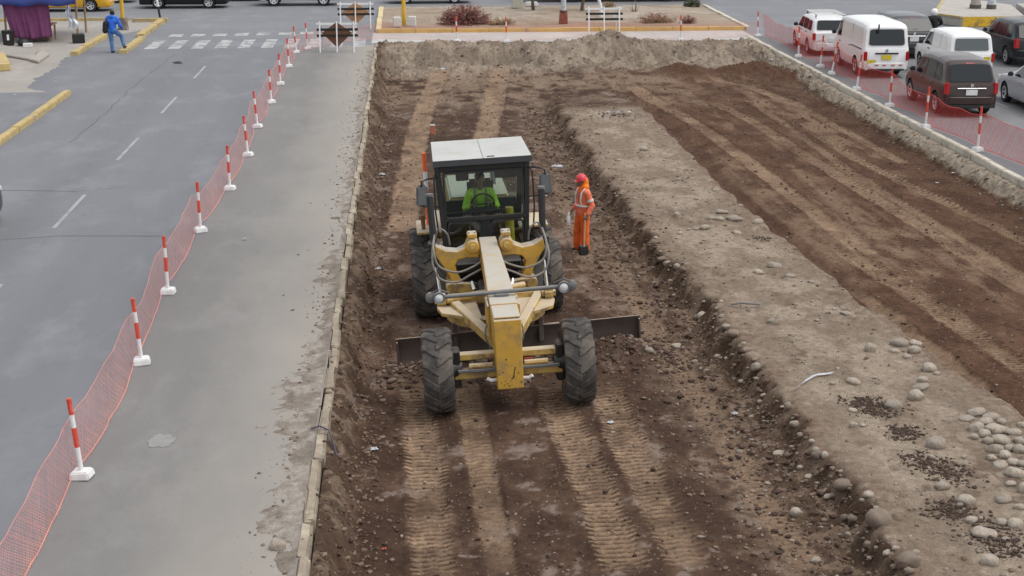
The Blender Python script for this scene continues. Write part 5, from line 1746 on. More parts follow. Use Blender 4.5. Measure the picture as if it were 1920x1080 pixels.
# cab
CY0, CY1 = 4.32, 5.95          # front and rear
CB, CT = 1.28, 3.02
def cabx(z): return 0.72 + 0.10 * (z - CB) / (CT - CB)
gpart(MB().box((0, (CY0 + CY1) / 2, CB - 0.05), (1.46, CY1 - CY0, 0.10)), 'cab_floor', M_frameblk, 0.015)
for s in (-1, 1):
    gpart(MB().bar((s * cabx(CB), CY0, CB), (s * cabx(CT), CY0 + 0.10, CT), 0.095, 0.11, up=(0, 1, 0)), 'cab_pillar', M_frameblk, 0.015)
    gpart(MB().bar((s * cabx(CB), CY1, CB), (s * cabx(CT), CY1 - 0.02, CT), 0.10, 0.11, up=(0, 1, 0)), 'cab_pillar', M_frameblk, 0.015)
    gpart(MB().bar((s * cabx(CB), CY0, CB + 0.03), (s * cabx(CB), CY1, CB + 0.03), 0.08, 0.12), 'cab_sill', M_frameblk, 0.01)
    gpart(MB().bar((s * cabx(CT), CY0 + 0.1, CT - 0.03), (s * cabx(CT), CY1, CT - 0.03), 0.08, 0.10), 'roof_rail', M_frameblk, 0.01)
    gpart(MB().bar((s * cabx(2.0), CY0 + 0.7, CB), (s * cabx(CT), CY0 + 0.7, CT), 0.05, 0.06, up=(0, 1, 0)), 'door_post', M_frameblk, 0.01)
    w = MB().add([(s * (cabx(CB) + 0.02), CY0 + 0.05, CB + 0.08), (s * (cabx(CB) + 0.02), CY1 - 0.05, CB + 0.08), (s * (cabx(CT) + 0.02), CY1 - 0.06, CT - 0.08), (s * (cabx(CT) + 0.02), CY0 + 0.15, CT - 0.08)], [(0, 1, 2, 3)])
    gpart(w, 'side_window', M_glass, 0)
def fy(z): return CY0 + 0.10 * (z - CB) / (CT - CB) - 0.035
def framed(b, x0, x1, z0, z1, r, t, d=0.05):
    """rounded window frame in the cab front plane"""
    def loop(off):
        out_ = []
        for cx_, cz_, a0 in ((x1 - r, z1 - r, 0), (x0 + r, z1 - r, 90), (x0 + r, z0 + r, 180), (x1 - r, z0 + r, 270)):
            for k in range(5):
                a = rad(a0 + 90 * k / 4)
                out_.append((cx_ + (r - off) * math.cos(a), cz_ + (r - off) * math.sin(a)))
        return out_
    o_, i_ = loop(0), loop(t)
    n = len(o_)
    vs_ = [(x, fy(z) - d / 2, z) for x, z in o_] + [(x, fy(z) - d / 2, z) for x, z in i_] + [(x, fy(z) + d / 2, z) for x, z in o_] + [(x, fy(z) + d / 2, z) for x, z in i_]
    fs_ = []
    for k in range(n):
        j = (k + 1) % n
        fs_ += [(k, j, n + j, n + k), (2 * n + k, 3 * n + k, 3 * n + j, 2 * n + j), (k, 2 * n + k, 2 * n + j, j), (n + k, n + j, 3 * n + j, 3 * n + k)]
    b.add(vs_, fs_)
    return i_
ws = MB()
inner = framed(ws, -0.735, 0.735, 2.02, 2.90, 0.07, 0.035)
gpart(ws, 'windscreen_frame', M_frameblk, 0)
gpart(MB().add([(x, fy(z) - 0.004, z) for x, z in inner], [tuple(range(len(inner)))]), 'windscreen', M_glass, 0)
for s in (-1, 1):
    lf = MB()
    a, b_ = (0.09, 0.70)
    inner = framed(lf, min(s * a, s * b_), max(s * a, s * b_), 1.36, 1.97, 0.10, 0.03)
    gpart(lf, 'lower_frame', M_frameblk, 0)
    gpart(MB().add([(x, fy(z) - 0.004, z) for x, z in inner], [tuple(range(len(inner)))]), 'lower_window', M_glass, 0)
gpart(MB().bar((-0.74, fy(2.0) + 0.01, 2.0), (0.74, fy(2.0) + 0.01, 2.0), 0.06, 0.05), 'cross_rail', M_frameblk, 0.008)
gpart(MB().bar((-0.78, fy(2.95) + 0.02, 2.95), (0.78, fy(2.95) + 0.02, 2.95), 0.08, 0.10), 'front_header', M_frameblk, 0.01)
rw = MB().add([(-0.70, CY1 - 0.01, 2.0), (0.70, CY1 - 0.01, 2.0), (0.74, CY1 - 0.01, CT - 0.12), (-0.74, CY1 - 0.01, CT - 0.12)], [(0, 1, 2, 3)])
gpart(rw, 'rear_window', M_glass, 0)
gpart(MB().box((0, CY1 - 0.01, 1.64), (1.4, 0.06, 0.72)), 'rear_panel', M_int, 0.01)
# roof
rf = MB()
rf.mat(0).add([(-0.90, 4.16, 3.045), (0.90, 4.16, 3.045), (0.90, 6.10, 3.045), (-0.90, 6.10, 3.045), (-0.89, 4.19, 3.15), (0.89, 4.19, 3.15), (0.87, 6.07, 3.15), (-0.87, 6.07, 3.15)], [(4, 5, 6, 7)])
rf.mat(1).add([(-0.90, 4.16, 3.045), (0.90, 4.16, 3.045), (0.90, 6.10, 3.045), (-0.90, 6.10, 3.045), (-0.89, 4.19, 3.15), (0.89, 4.19, 3.15), (0.87, 6.07, 3.15), (-0.87, 6.07, 3.15)], [(3, 2, 1, 0), (0, 1, 5, 4), (1, 2, 6, 5), (2, 3, 7, 6), (3, 0, 4, 7)])
roof = gpart(rf, 'roof', [M_roofp, M_frameblk], 0)
gpart(MB().box((0.16, 4.30, 3.158), (0.14, 0.03, 0.015)), 'lifting_eye', M_frameblk, 0.003, parent=roof)
gpart(MB().bar((0.02, 4.2, 3.153), (0.02, 6.0, 3.153), 0.008, 0.006), 'roof_seam', M_greyp, 0, parent=roof)
# wiper
gpart(MB().bar((0.05, fy(2.9) - 0.05, 2.92), (-0.12, fy(2.7) - 0.05, 2.72), 0.014, 0.014), 'wiper', M_black, 0)
# inside: console, wheel, seat, levers, extinguisher
gpart(MB().bar((0, CY0 + 0.16, CB), (0, CY0 + 0.34, 2.0), 0.20, 0.20, up=(0, 1, 0)), 'steering_column', M_int, 0.03)
gpart(MB().box((0, CY0 + 0.34, 2.06), (0.44, 0.16, 0.16), rot=(0.5, 0, 0)), 'console', M_int, 0.04, seg=2)
sw = []
for k in range(25):
    a = 2 * PI * k / 24
    sw.append((0.21 * math.cos(a), CY0 + 0.46 + 0.21 * math.sin(a) * 0.62, 2.17 + 0.21 * math.sin(a) * 0.78))
gpart(MB().tube(sw, 0.016, 7, caps=False), 'steering_wheel', M_black, 0, True)
gpart(MB().bar((-0.2, CY0 + 0.46, 2.17), (0.2, CY0 + 0.46, 2.17), 0.03, 0.02), 'wheel_spoke', M_black, 0)
st_ = gpart(MB().box((0, 5.28, 1.74), (0.52, 0.52, 0.14)), 'seat', M_seat, 0.04, True, seg=2)
gpart(MB().box((0, 5.56, 2.12), (0.50, 0.14, 0.72), rot=(-0.12, 0, 0)), 'seat_back', M_seat, 0.05, True, seg=2)
gpart(MB().box((0, 5.28, 1.48), (0.34, 0.34, 0.38)), 'seat_base', M_int, 0.02)
for s in (-1, 1):
    for k in range(4):
        x = s * (0.24 + 0.05 * k)
        gpart(MB().tube([(x, CY0 + 0.34, 1.95), (x, CY0 + 0.40, 2.12)], [0.010, 0.014], 6), 'lever', M_int, 0, True)
    gpart(MB().bar((s * 0.3, CY0 + 0.14, CB + 0.03), (s * 0.28, CY0 + 0.25, CB + 0.55), 0.03, 0.03), 'pedal_arm', M_greyp, 0)
ext = mat('yellow_bin', (0.52, 0.40, 0.02), 0.5)
gpart(MB().tube([(0.47, 4.75, 1.32), (0.47, 4.78, 2.08)], 0.085, 14), 'yellow_cylinder', ext, 0, True)
gpart(MB().box((-0.36, 4.75, 2.72), (0.24, 0.05, 0.16)), 'sun_visor', M_black, 0.02)
gpart(MB().box((0.45, 4.8, 2.74), (0.42, 0.05, 0.20)), 'sun_visor', M_black, 0.02)
# mirrors with their hoops
for s in (-1, 1):
    mr_ = empty('mirror', (s * 1.12, 4.25, 2.52 if s < 0 else 2.60))
    mr_.parent = grader
    MB().box((0, 0, 0), (0.24, 0.09, 0.40), taper=(0.85, 0.8)).build('housing', M_greyp, mr_, bevel=0.035, seg=2, smooth=True)
    MB().tube([(-s * 0.30, 0.1, 0.30), (-s * 0.1, 0.0, 0.30), (s * 0.0, -0.02, 0.26), (s * 0.02, -0.02, 0.0), (0, -0.02, -0.2)], 0.016, 7).build('hoop', M_black, mr_, smooth=True)
    MB().tube([(-s * 0.30, 0.1, -0.25), (0, 0.0, -0.2)], 0.014, 7).build('stay', M_black, mr_, smooth=True)
    gpart(MB().tube([(s * 0.86, 4.3, 2.9), (s * 0.89, 4.2, 2.85), (s * 0.90, 4.2, 2.2), (s * 0.86, 4.25, 1.7)], 0.016, 7), 'grab_rail', M_black, 0, True)
# engine house, tanks, platform
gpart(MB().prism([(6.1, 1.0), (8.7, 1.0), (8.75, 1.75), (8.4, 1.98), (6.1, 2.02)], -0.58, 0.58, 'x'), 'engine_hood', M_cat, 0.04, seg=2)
gpart(MB().box((0, 8.78, 1.35), (1.0, 0.06, 0.7)), 'radiator_grille', M_frameblk, 0.02)
gpart(MB().tube([(0.35, 7.2, 2.0), (0.35, 7.2, 2.75)], 0.055, 12), 'exhaust', M_greyp, 0, True)
for s in (-1, 1):
    gpart(MB().box((s * 0.98, 6.0, 1.50), (0.56, 1.0, 0.05)), 'platform', M_catworn, 0.01)
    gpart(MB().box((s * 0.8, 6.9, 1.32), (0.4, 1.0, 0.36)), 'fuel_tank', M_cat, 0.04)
gpart(MB().tube([(-1.12, 5.75, 1.5), (-1.13, 5.75, 1.80)], [0.035, 0.05], 8), 'handle_post', mat('brown_grip', (0.16, 0.08, 0.04), 0.7), 0, True)
gpart(MB().box((0, 4.2, 1.18), (1.2, 0.5, 0.22)), 'hitch_frame', M_frameblk, 0.03)
gpart(MB().box((0, 5.4, 1.05), (1.1, 2.2, 0.30)), 'rear_frame', M_frameblk, 0.03)
gpart(MB().bar((-1.1, 5.05, 0.67), (1.1, 5.05, 0.67), 0.2, 0.2), 'rear_axle', M_frameblk, 0.03)
gpart(MB().bar((-1.1, 6.60, 0.67), (1.1, 6.60, 0.67), 0.2, 0.2), 'rear_axle', M_frameblk, 0.03)
# orange and white warning pole fixed behind the cab on the left
wpole = empty('warning_pole', (-1.02, 6.1, 1.5))
wpole.parent = grader
for k in range(4):
    MB().tube([(0, 0, k * 0.36), (0, 0, (k + 1) * 0.36)], 0.042, 10).build('band', mat('orange_band', (0.80, 0.13, 0.03), 0.5) if k != 2 else M_white, wpole, smooth=True)
# ================================================================== VEHICLES
M_plate = mat('plate_white', (0.70, 0.70, 0.68), 0.5, stain=(0.1, 0.1, 0.1), stain_amt=0.35, stain_scale=14)
M_platey = mat('plate_yellow', (0.66, 0.52, 0.03), 0.5, stain=(0.06, 0.06, 0.05), stain_amt=0.6, stain_scale=12)
M_lampred = mat('tail_lamp', (0.42, 0.012, 0.012), 0.15, spec=0.7)
M_lampclear = mat('lamp_clear', (0.70, 0.70, 0.70), 0.1, spec=0.8)
M_refl = mat('red_tape', (0.45, 0.03, 0.03), 0.5)
M_trim = mat('dark_trim', (0.02, 0.02, 0.021), 0.6)
M_well = mat('wheel_well', (0.008, 0.008, 0.008), 0.9)


def paint(name, col, rough=0.35, coat=0.4):
    if max(col) < 0.12: coat, rough = 0.12, 0.28
    return mat('paint_' + name, col, rough, var=0.03, coat=coat, spec=0.5 if max(col) > 0.12 else 0.3, dust=tuple(0.6 * c + 0.4 * d for c, d in zip(col, (0.4, 0.36, 0.3))), dust_amt=0.10 + 0.25 * max(col))


class Car:
    """body from stations along the length; y = 0 at the rear bumper, +y forward"""
    def __init__(self, L, W, H, prof, belt, zb=0.24, r=0.32, wb=2.6, ro=0.85, tumble=0.84, nose=0.10, tail=0.05):
        self.L, self.W, self.H, self.prof, self.belt_p = L, W, H, prof, belt
        self.zb, self.r, self.wb, self.ro, self.tumble, self.nose, self.tail = zb, r, wb, ro, tumble, nose, tail

    def T(self, y): return float(np.interp(y, [p[0] for p in self.prof], [p[1] for p in self.prof]))
    def B(self, y): return min(float(np.interp(y, [p[0] for p in self.belt_p], [p[1] for p in self.belt_p])), self.T(y) - 0.03)

    def hw(self, y):
        w = self.W / 2
        a = max(0.0, 1 - y / 0.55)
        c = max(0.0, 1 - (self.L - y) / 0.9)
        return w * (1 - self.tail * a ** 2 - self.nose * c ** 2)

    def roofw(self, y):
        t = min(1.0, max(0.0, (self.T(y) - self.B(y)) / 0.5))
        return self.hw(y) * (0.95 + (self.tumble - 0.95) * t)

    def section(self, y):
        w, T, B, rw = self.hw(y), self.T(y), self.B(y), self.roofw(y)
        zb = self.zb
        g = T - B
        e = min(0.10, g * 0.5)
        half = [(0, zb), (w * 0.80, zb), (w * 0.95, zb + 0.04), (w * 0.99, zb + 0.14), (w, zb + 0.30), (w * 0.995, B * 0.72 + zb * 0.1), (w * 0.985, B - 0.05), (w * 0.965, B),
                (w * 0.965 + (rw - w * 0.965) * 0.5, B + (T - e - B) * 0.5), (rw, T - e), (rw - 0.035, T - e * 0.45), (rw - 0.11, T - e * 0.1), (rw * 0.5, T + 0.015), (0, T + 0.02)]
        return half

    def sx(self, y, z):
        B, T, w, rw = self.B(y), self.T(y), self.hw(y), self.roofw(y)
        e = min(0.10, (T - B) * 0.5)
        if z < B: return w * 0.99
        t = min(1, (z - B) / max(0.01, T - e - B))
        return w * 0.965 + (rw - w * 0.965) * t

    def body(self, m, root, name='body'):
        key = sorted(set([0.0, 0.03, 0.08] + [p[0] for p in self.prof] + list(np.linspace(0.15, self.L - 0.15, 34)) + [self.L - 0.08, self.L - 0.03, self.L]))
        rings = []
        for y in key:
            h = self.section(min(max(y, 0.0), self.L))
            full = h + [(-x, z) for x, z in reversed(h[1:-1])]
            sh = 0.0
            if y < 0.08: sh = 0.035 * (1 - y / 0.08)
            if y > self.L - 0.08: sh = 0.05 * (1 - (self.L - y) / 0.08)
            zc = (self.zb + self.T(y)) / 2
            rings.append([(x * (1 - sh), y, zc + (z - zc) * (1 - sh)) for x, z in full])
        n = len(rings[0])
        vs_ = [q for rg in rings for q in rg]
        fs_ = []
        for i in range(len(rings) - 1):
            for j in range(n):
                k = (j + 1) % n
                fs_.append((i * n + j, i * n + k, (i + 1) * n + k, (i + 1) * n + j))
        fs_.append(tuple(range(n)))
        fs_.append(tuple((len(rings) - 1) * n + j for j in range(n - 1, -1, -1)))
        me = MB().add(vs_, fs_).mesh(name, [m, M_well])
        o = link(name, me, root)
        # wheel arches are cut out of the shell
        cut = MB()
        for y in (self.ro, self.ro + self.wb):
            cut.tube([(-self.W, y, self.r), (self.W, y, self.r)], self.r + 0.055, 22)
        cm = cut.mesh('cutter', [m, M_well])
        cm.polygons.foreach_set('material_index', [1] * len(cm.polygons))
        co = link('cutter', cm)
        md = o.modifiers.new('arches', 'BOOLEAN')
        md.object = co
        md.operation = 'DIFFERENCE'
        md.solver = 'EXACT'
        dg = bpy.context.evaluated_depsgraph_get()
        me2 = bpy.data.meshes.new_from_object(o.evaluated_get(dg))
        o.modifiers.clear()
        o.data = me2
        me2.name = name
        bpy.data.objects.remove(co)
        me2.polygons.foreach_set('use_smooth', [True] * len(me2.polygons))
        try: me2.set_sharp_from_angle(angle=rad(32))
        except Exception: pass
        return o

    def side_window(self, quad, root, m, off=0.008, rr=0.16, name='side_window', sides=(-1, 1)):
        """quad: four (y, z) corners"""
        pts = []
        for cx_, cy_, a0 in ((1 - rr, 1 - rr, 0), (-1 + rr, 1 - rr, 90), (-1 + rr, -1 + rr, 180), (1 - rr, -1 + rr, 270)):
            for k in range(4):
                a = rad(a0 + 30 * k)
                pts.append((cx_ + rr * math.cos(a), cy_ + rr * math.sin(a)))
        for s in sides:
            vs_ = []
            for u, v in [(0, 0)] + pts:
                a, b = (u + 1) / 2, (v + 1) / 2
                y = (quad[0][0] * (1 - a) + quad[1][0] * a) * (1 - b) + (quad[3][0] * (1 - a) + quad[2][0] * a) * b
                z = (quad[0][1] * (1 - a) + quad[1][1] * a) * (1 - b) + (quad[3][1] * (1 - a) + quad[2][1] * a) * b
                vs_.append((s * (self.sx(y, z) + off), y, z))
            n = len(pts)
            MB().add(vs_, [(0, 1 + k, 1 + (k + 1) % n) for k in range(n)]).build(name, m, root)

    def slope_glass(self, y0, y1, w0, w1, root, m, name, off=0.014, rr=0.14, z0=None, z1=None):
        """glass on the profile between stations y0 (lower) and y1 (upper)"""
        z0 = self.T(y0) if z0 is None else z0
        z1 = self.T(y1) if z1 is None else z1
        d = Vector((0, y1 - y0, z1 - z0)).normalized()
        nrm = Vector((0, -d.z, d.y)) if y1 > y0 else Vector((0, d.z, -d.y))
        if nrm.z < 0 and abs(nrm.y) < 0.2: nrm = -nrm
        vs_ = [(0, (y0 + y1) / 2, (z0 + z1) / 2)]
        for cx_, cy_, a0 in ((1 - rr, 1 - rr, 0), (-1 + rr, 1 - rr, 90), (-1 + rr, -1 + rr, 180), (1 - rr, -1 + rr, 270)):
            for k in range(5):
                a = rad(a0 + 22.5 * k)
                u, v = cx_ + rr * math.cos(a), cy_ + rr * math.sin(a)
                b = (v + 1) / 2
                vs_.append((u * (w0 * (1 - b) + w1 * b), y0 + (y1 - y0) * b, z0 + (z1 - z0) * b))
        vs_ = [tuple(Vector(p) + nrm * off + Vector((0, 0, 0.012))) for p in vs_]
        n = len(vs_) - 1
        return MB().add(vs_, [(0, 1 + k, 1 + (k + 1) % n) for k in range(n)]).build(name, m, root)

    def wheels(self, root, rim=M_alloy, spokes=5):
        for y in (self.ro, self.ro + self.wb):
            for s in (-1, 1):
                w = empty('wheel', (s * (self.W / 2 - 0.115), y, self.r))
                w.parent = root
                r = self.r
                MB().lathe([(r * 0.62, -0.10), (r * 0.93, -0.105), (r, -0.07), (r, 0.07), (r * 0.93, 0.105), (r * 0.62, 0.10)], 26, 'x', closed=True).build('tyre', M_cartyre, w, smooth=True)
                b = MB().lathe([(0, s * 0.05), (r * 0.16, s * 0.055), (r * 0.2, s * 0.03)], 14, 'x')
                b.lathe([(r * 0.52, s * 0.085), (r * 0.64, s * 0.102), (r * 0.64, s * 0.0), (r * 0.52, -s * 0.02)], 22, 'x')
                for k in range(spokes):
                    a = 2 * PI * k / spokes
                    ca, sa = math.cos(a), math.sin(a)
                    b.bar((s * 0.045, ca * r * 0.12, sa * r * 0.12), (s * 0.075, ca * r * 0.56, sa * r * 0.56), r * 0.22, 0.02, up=(1, 0, 0))
                b.build('rim', rim, w, smooth=True)
                MB().lathe([(0, s * 0.0), (r * 0.62, s * 0.0)], 18, 'x').build('brake_disc', M_trim, w)

    def bumper(self, root, m, y, z0, z1, d=0.06, name='bumper'):
        w = self.hw(min(max(y, 0.05), self.L - 0.05)) * 0.97
        b = MB()
        n = 10
        poly = []
        sgn = -1 if y < self.L / 2 else 1
        for k in range(n + 1):
            u = -1 + 2 * k / n
            poly.append((u * w, y + sgn * (d * (1 - abs(u) ** 4) - 0.02)))
        poly += [(w, y - sgn * 0.25), (-w, y - sgn * 0.25)]
        return b.prism(poly, z0, z1, 'z').build(name, m, root, bevel=0.015, smooth=True)


def rear_bits(c, root, body_m, lamp=(0.62, 0.80, 0.16, 0.34), plate_z=0.80, plate_m=None, emblem_z=None, wiper=None, yl=0.0):
    """tail lamps, number plate, emblem, handle"""
    x, z, w, h = lamp
    for s in (-1, 1):
        MB().box((s * x, yl + 0.05, z), (w, 0.16, h)).build('tail_lamp', M_lampred, root, bevel=0.025, seg=2, smooth=True)
    if plate_m: MB().box((0, -0.03, plate_z), (0.36, 0.02, 0.17)).build('number_plate', plate_m, root, bevel=0.006)
    if emblem_z: MB().tube([(0, 0.0, emblem_z), (0, -0.03, emblem_z)], 0.055, 14).build('emblem', M_chrome, root, smooth=True)


def mirrors(c, root, m, y, z):
    for s in (-1, 1):
        MB().box((s * (c.hw(y) + 0.09), y, z), (0.20, 0.09, 0.14), taper=(0.85, 0.7)).build('wing_mirror', m, root, bevel=0.03, seg=2, smooth=True)


def front_bits(c, root):
    for s in (-1, 1):
        MB().box((s * c.hw(c.L) * 0.78, c.L - 0.06, 0.70), (0.34, 0.20, 0.15)).build('head_lamp', M_lampclear, root, bevel=0.03, seg=2, smooth=True)
    MB().box((0, c.L - 0.02, 0.62), (0.8, 0.06, 0.12)).build('grille', M_trim, root, bevel=0.01)


def handles(c, root, m, ys, z):
    for y in ys:
        for s in (-1, 1):
            MB().box((s * (c.sx(y, z) + 0.012), y, z), (0.03, 0.18, 0.035)).build('door_handle', m, root, bevel=0.008)


def seams(c, root, ys, z0, z1):
    """door shut lines"""
    for y in ys:
        for s in (-1, 1):
            MB().bar((s * (c.sx(y, z0) + 0.001), y, z0), (s * (c.sx(y, z1) + 0.004), y, z1), 0.006, 0.010).build('door_gap', M_trim, root)


def place_car(root, x, y, rz, label, cat='car', group=None):
    root.location = (x, y, 0.004)
    root.rotation_euler = (0, 0, rz)
    return tag(root, label, cat, group)


WAIT = 'traffic waiting beside the cut'
CROSS = 'traffic on the cross street'

# --- white panel van
def panel_van():
    c = Car(4.70, 1.69, 1.98, [(0, 1.02), (0.05, 1.12), (0.16, 1.80), (0.30, 1.93), (0.8, 1.97), (3.0, 1.97), (3.55, 1.90), (4.35, 1.22), (4.62, 1.02), (4.70, 0.85)],
            [(0, 1.12), (3.2, 1.12), (4.7, 1.0)], zb=0.26, r=0.33, wb=2.42, ro=1.15, tumble=0.90, nose=0.14, tail=0.02)
    root = empty('panel_van')
    wv = paint('van_white', (0.76, 0.76, 0.75))
    c.body(wv, root)
    c.slope_glass(0.055, 0.155, 0.66, 0.62, root, M_glassdark, 'rear_window', 0.02, 0.22, 1.17, 1.74)
    c.side_window([(3.32, 1.16), (3.98, 1.14), (3.62, 1.72), (3.32, 1.74)], root, M_glassdark)
    for a, b in ((0.45, 1.75), (1.85, 3.15)):
        c.side_window([(a, 1.20), (b, 1.20), (b, 1.76), (a, 1.76)], root, paint('van_panel', (0.70, 0.69, 0.66)), 0.006, 0.1, 'side_panel')
    c.slope_glass(4.28, 3.62, 0.74, 0.70, root, M_glassdark, 'windscreen')
    c.wheels(root)
    c.bumper(root, wv, 0.0, 0.34, 0.56)
    c.bumper(root, M_trim, 0.0, 0.27, 0.335, 0.05, 'lower_trim')
    rear_bits(c, root, wv, (0.765, 0.80, 0.12, 0.34), 0.76, M_platey, 1.00)
    MB().box((0, -0.03, 0.90), (0.86, 0.03, 0.06)).build('handle_bar', M_trim, root, bevel=0.01)
    MB().box((-0.55, -0.015, 0.60), (0.32, 0.012, 0.13)).build('yellow_sticker', M_platey, root)
    for x in (-0.36, -0.08, 0.24, 0.52):
        MB().box((x, -0.062, 0.48), (0.13, 0.012, 0.035)).build('reflector', M_refl, root)
    MB().bar((-0.35, -0.01, 1.95), (-0.35, 0.02, 1.62), 0.05, 0.04).build('rear_mirror', M_black, root)
    for s in (-1, 1):
        MB().bar((s * (c.sx(1.0, 1.05) + 0.006), 0.35, 1.02), (s * (c.sx(1.0, 1.05) + 0.006), 1.75, 1.02), 0.02, 0.035).build('door_rail', M_trim, root)
    mirrors(c, root, M_trim, 3.95, 1.25)
    front_bits(c, root)
    seams(c, root, (1.80, 3.22), 0.45, 1.8)
    handles(c, root, M_trim, (3.4, 1.95), 0.98)
    return root
place_car(panel_van(), 17.38, 52.75, rad(-1.5), 'white panel van with a dark rear window and yellow plate', 'van', WAIT)

# --- white wagon with roof rack
def wagon():
    c = Car(4.35, 1.68, 1.52, [(0, 0.92), (0.06, 1.00), (0.30, 1.40), (0.5, 1.46), (1.2, 1.50), (2.2, 1.49), (2.6, 1.44), (3.25, 0.98), (4.1, 0.86), (4.35, 0.70)],
            [(0, 0.96), (3.2, 0.94), (4.35, 0.8)], zb=0.22, r=0.31, wb=2.55, ro=0.95, tumble=0.86)
    root = empty('station_wagon')
    wv = paint('wagon_white', (0.76, 0.76, 0.75))
    c.body(wv, root)
    c.slope_glass(0.075, 0.295, 0.66, 0.60, root, M_glassdark, 'rear_window', 0.02, 0.2)
    for q in ([(0.42, 0.98), (1.05, 0.98), (1.05, 1.37), (0.55, 1.36)], [(1.12, 0.98), (1.95, 0.97), (1.95, 1.38), (1.12, 1.38)], [(2.02, 0.97), (2.95, 0.96), (2.50, 1.36), (2.02, 1.38)]):
        c.side_window(q, root, M_glassdark)
    c.slope_glass(3.2, 2.65, 0.72, 0.64, root, M_glassdark, 'windscreen')
    c.wheels(root)
    c.bumper(root, wv, 0.0, 0.30, 0.52)
    rear_bits(c, root, wv, (0.76, 0.78, 0.13, 0.30), 0.66, M_plate, None)
    mirrors(c, root, M_trim, 2.85, 1.0)
    front_bits(c, root)
    handles(c, root, M_trim, (1.3, 2.2), 0.86)
    seams(c, root, (1.08, 1.98), 0.4, 1.3)
    rk = empty('roof_rack', (0, 0, 0))
    rk.parent = root
    for s in (-1, 1):
        MB().bar((s * 0.56, 0.5, 1.60), (s * 0.56, 2.6, 1.60), 0.035, 0.035).build('rail', M_white, rk)
    for k in range(6):
        MB().bar((-0.56, 0.52 + 0.41 * k, 1.605), (0.56, 0.52 + 0.41 * k, 1.605), 0.03, 0.025).build('crossbar', M_white, rk)
    for s in (-1, 1):
        for y in (0.7, 2.3):
            MB().box((s * 0.58, y, 1.54), (0.04, 0.05, 0.12)).build('foot', M_trim, rk)
    return root
place_car(wagon(), 17.15, 58.9, rad(-3), 'white station wagon with a roof rack ahead of the panel van', 'car', WAIT)

# --- dark grey minivan
def suv(name, L, W, H, col, pname, rack=False, tail_red=0.34, rear_slope=0.30, hood=1.0, r=0.34, rough_=0.3, belt=1.02, lamp=None, plate=M_plate, lampw=0.14):
    c = Car(L, W, H, [(0, 0.96), (0.05, 1.04), (rear_slope, H - 0.14), (rear_slope + 0.22, H - 0.05), (1.3, H), (2.3, H - 0.01), (2.75, H - 0.07), (3.45, belt + 0.04), (L - 0.3, hood - 0.08), (L, 0.78)],
            [(0, belt + 0.02), (3.4, belt), (L, 0.85)], zb=0.27, r=r, wb=2.66, ro=0.88, tumble=0.83)
    root = empty(name)
    pm = paint(pname, col, rough_)
    c.body(pm, root)
    c.slope_glass(0.075, rear_slope - 0.01, W * 0.40, W * 0.355, root, M_glassdark, 'rear_window', 0.02, 0.2)
    for q in ([(0.50, belt + 0.05), (1.12, belt + 0.03), (1.12, H - 0.14), (0.72, H - 0.17)], [(1.19, belt + 0.03), (2.05, belt + 0.02), (2.05, H - 0.14), (1.19, H - 0.13)], [(2.12, belt + 0.02), (3.08, belt + 0.02), (2.66, H - 0.19), (2.12, H - 0.15)]):
        c.side_window(q, root, M_glassdark)
    c.slope_glass(3.40, 2.80, W * 0.43, W * 0.38, root, M_glassdark, 'windscreen')
    c.wheels(root, spokes=6)
    c.bumper(root, pm, 0.0, 0.42, 0.64, 0.08)
    c.bumper(root, M_trim, 0.0, 0.29, 0.415, 0.06, 'lower_trim')
    rear_bits(c, root, pm, lamp or (W * 0.445, 0.90, lampw, 0.36), 0.78, plate, 1.0)
    MB().box((0, -0.022, 0.90), (0.9, 0.03, 0.035)).build('chrome_strip', M_chrome, root, bevel=0.006)
    MB().bar((-0.18, 0.10, 1.12), (0.14, 0.13, 1.17), 0.02, 0.02).build('wiper', M_trim, root)
    MB().box((0, rear_slope + 0.02, H - 0.12), (0.28, 0.05, 0.04)).build('brake_lamp', M_lampred, root, bevel=0.008)
    mirrors(c, root, M_trim, 3.05, belt + 0.09)
    front_bits(c, root)
    handles(c, root, pm, (1.35, 2.35), belt - 0.10)
    seams(c, root, (1.15, 2.08), 0.45, H - 0.2)
    if rack:
        for s in (-1, 1):
            MB().tube([(s * W * 0.36, 0.6, H + 0.03), (s * W * 0.36, 0.8, H + 0.07), (s * W * 0.36, 2.3, H + 0.07), (s * W * 0.36, 2.5, H + 0.03)], 0.018, 6).build('roof_rail', M_trim, root, smooth=True)
    return root
place_car(suv('minivan', 4.35, 1.70, 1.74, (0.048, 0.030, 0.027), 'mpv_grey', rear_slope=0.34), 17.35, 44.3, rad(-2), 'dark grey-brown minivan nearest to the net on the right', 'car', WAIT)
place_car(suv('sport_utility_car', 4.6, 1.82, 1.66, (0.065, 0.068, 0.072), 'suv_grey', rear_slope=0.48, lampw=0.22), 20.15, 57.9, rad(-2), 'grey sport utility car with a lit red brake lamp behind the panel van', 'car', WAIT)
place_car(suv('sport_utility_car', 4.55, 1.80, 1.68, (0.012, 0.013, 0.016), 'suv_black', rear_slope=0.42, lampw=0.18), 24.05, 55.2, rad(-2), 'black sport utility car at the right edge below the island', 'car', WAIT)

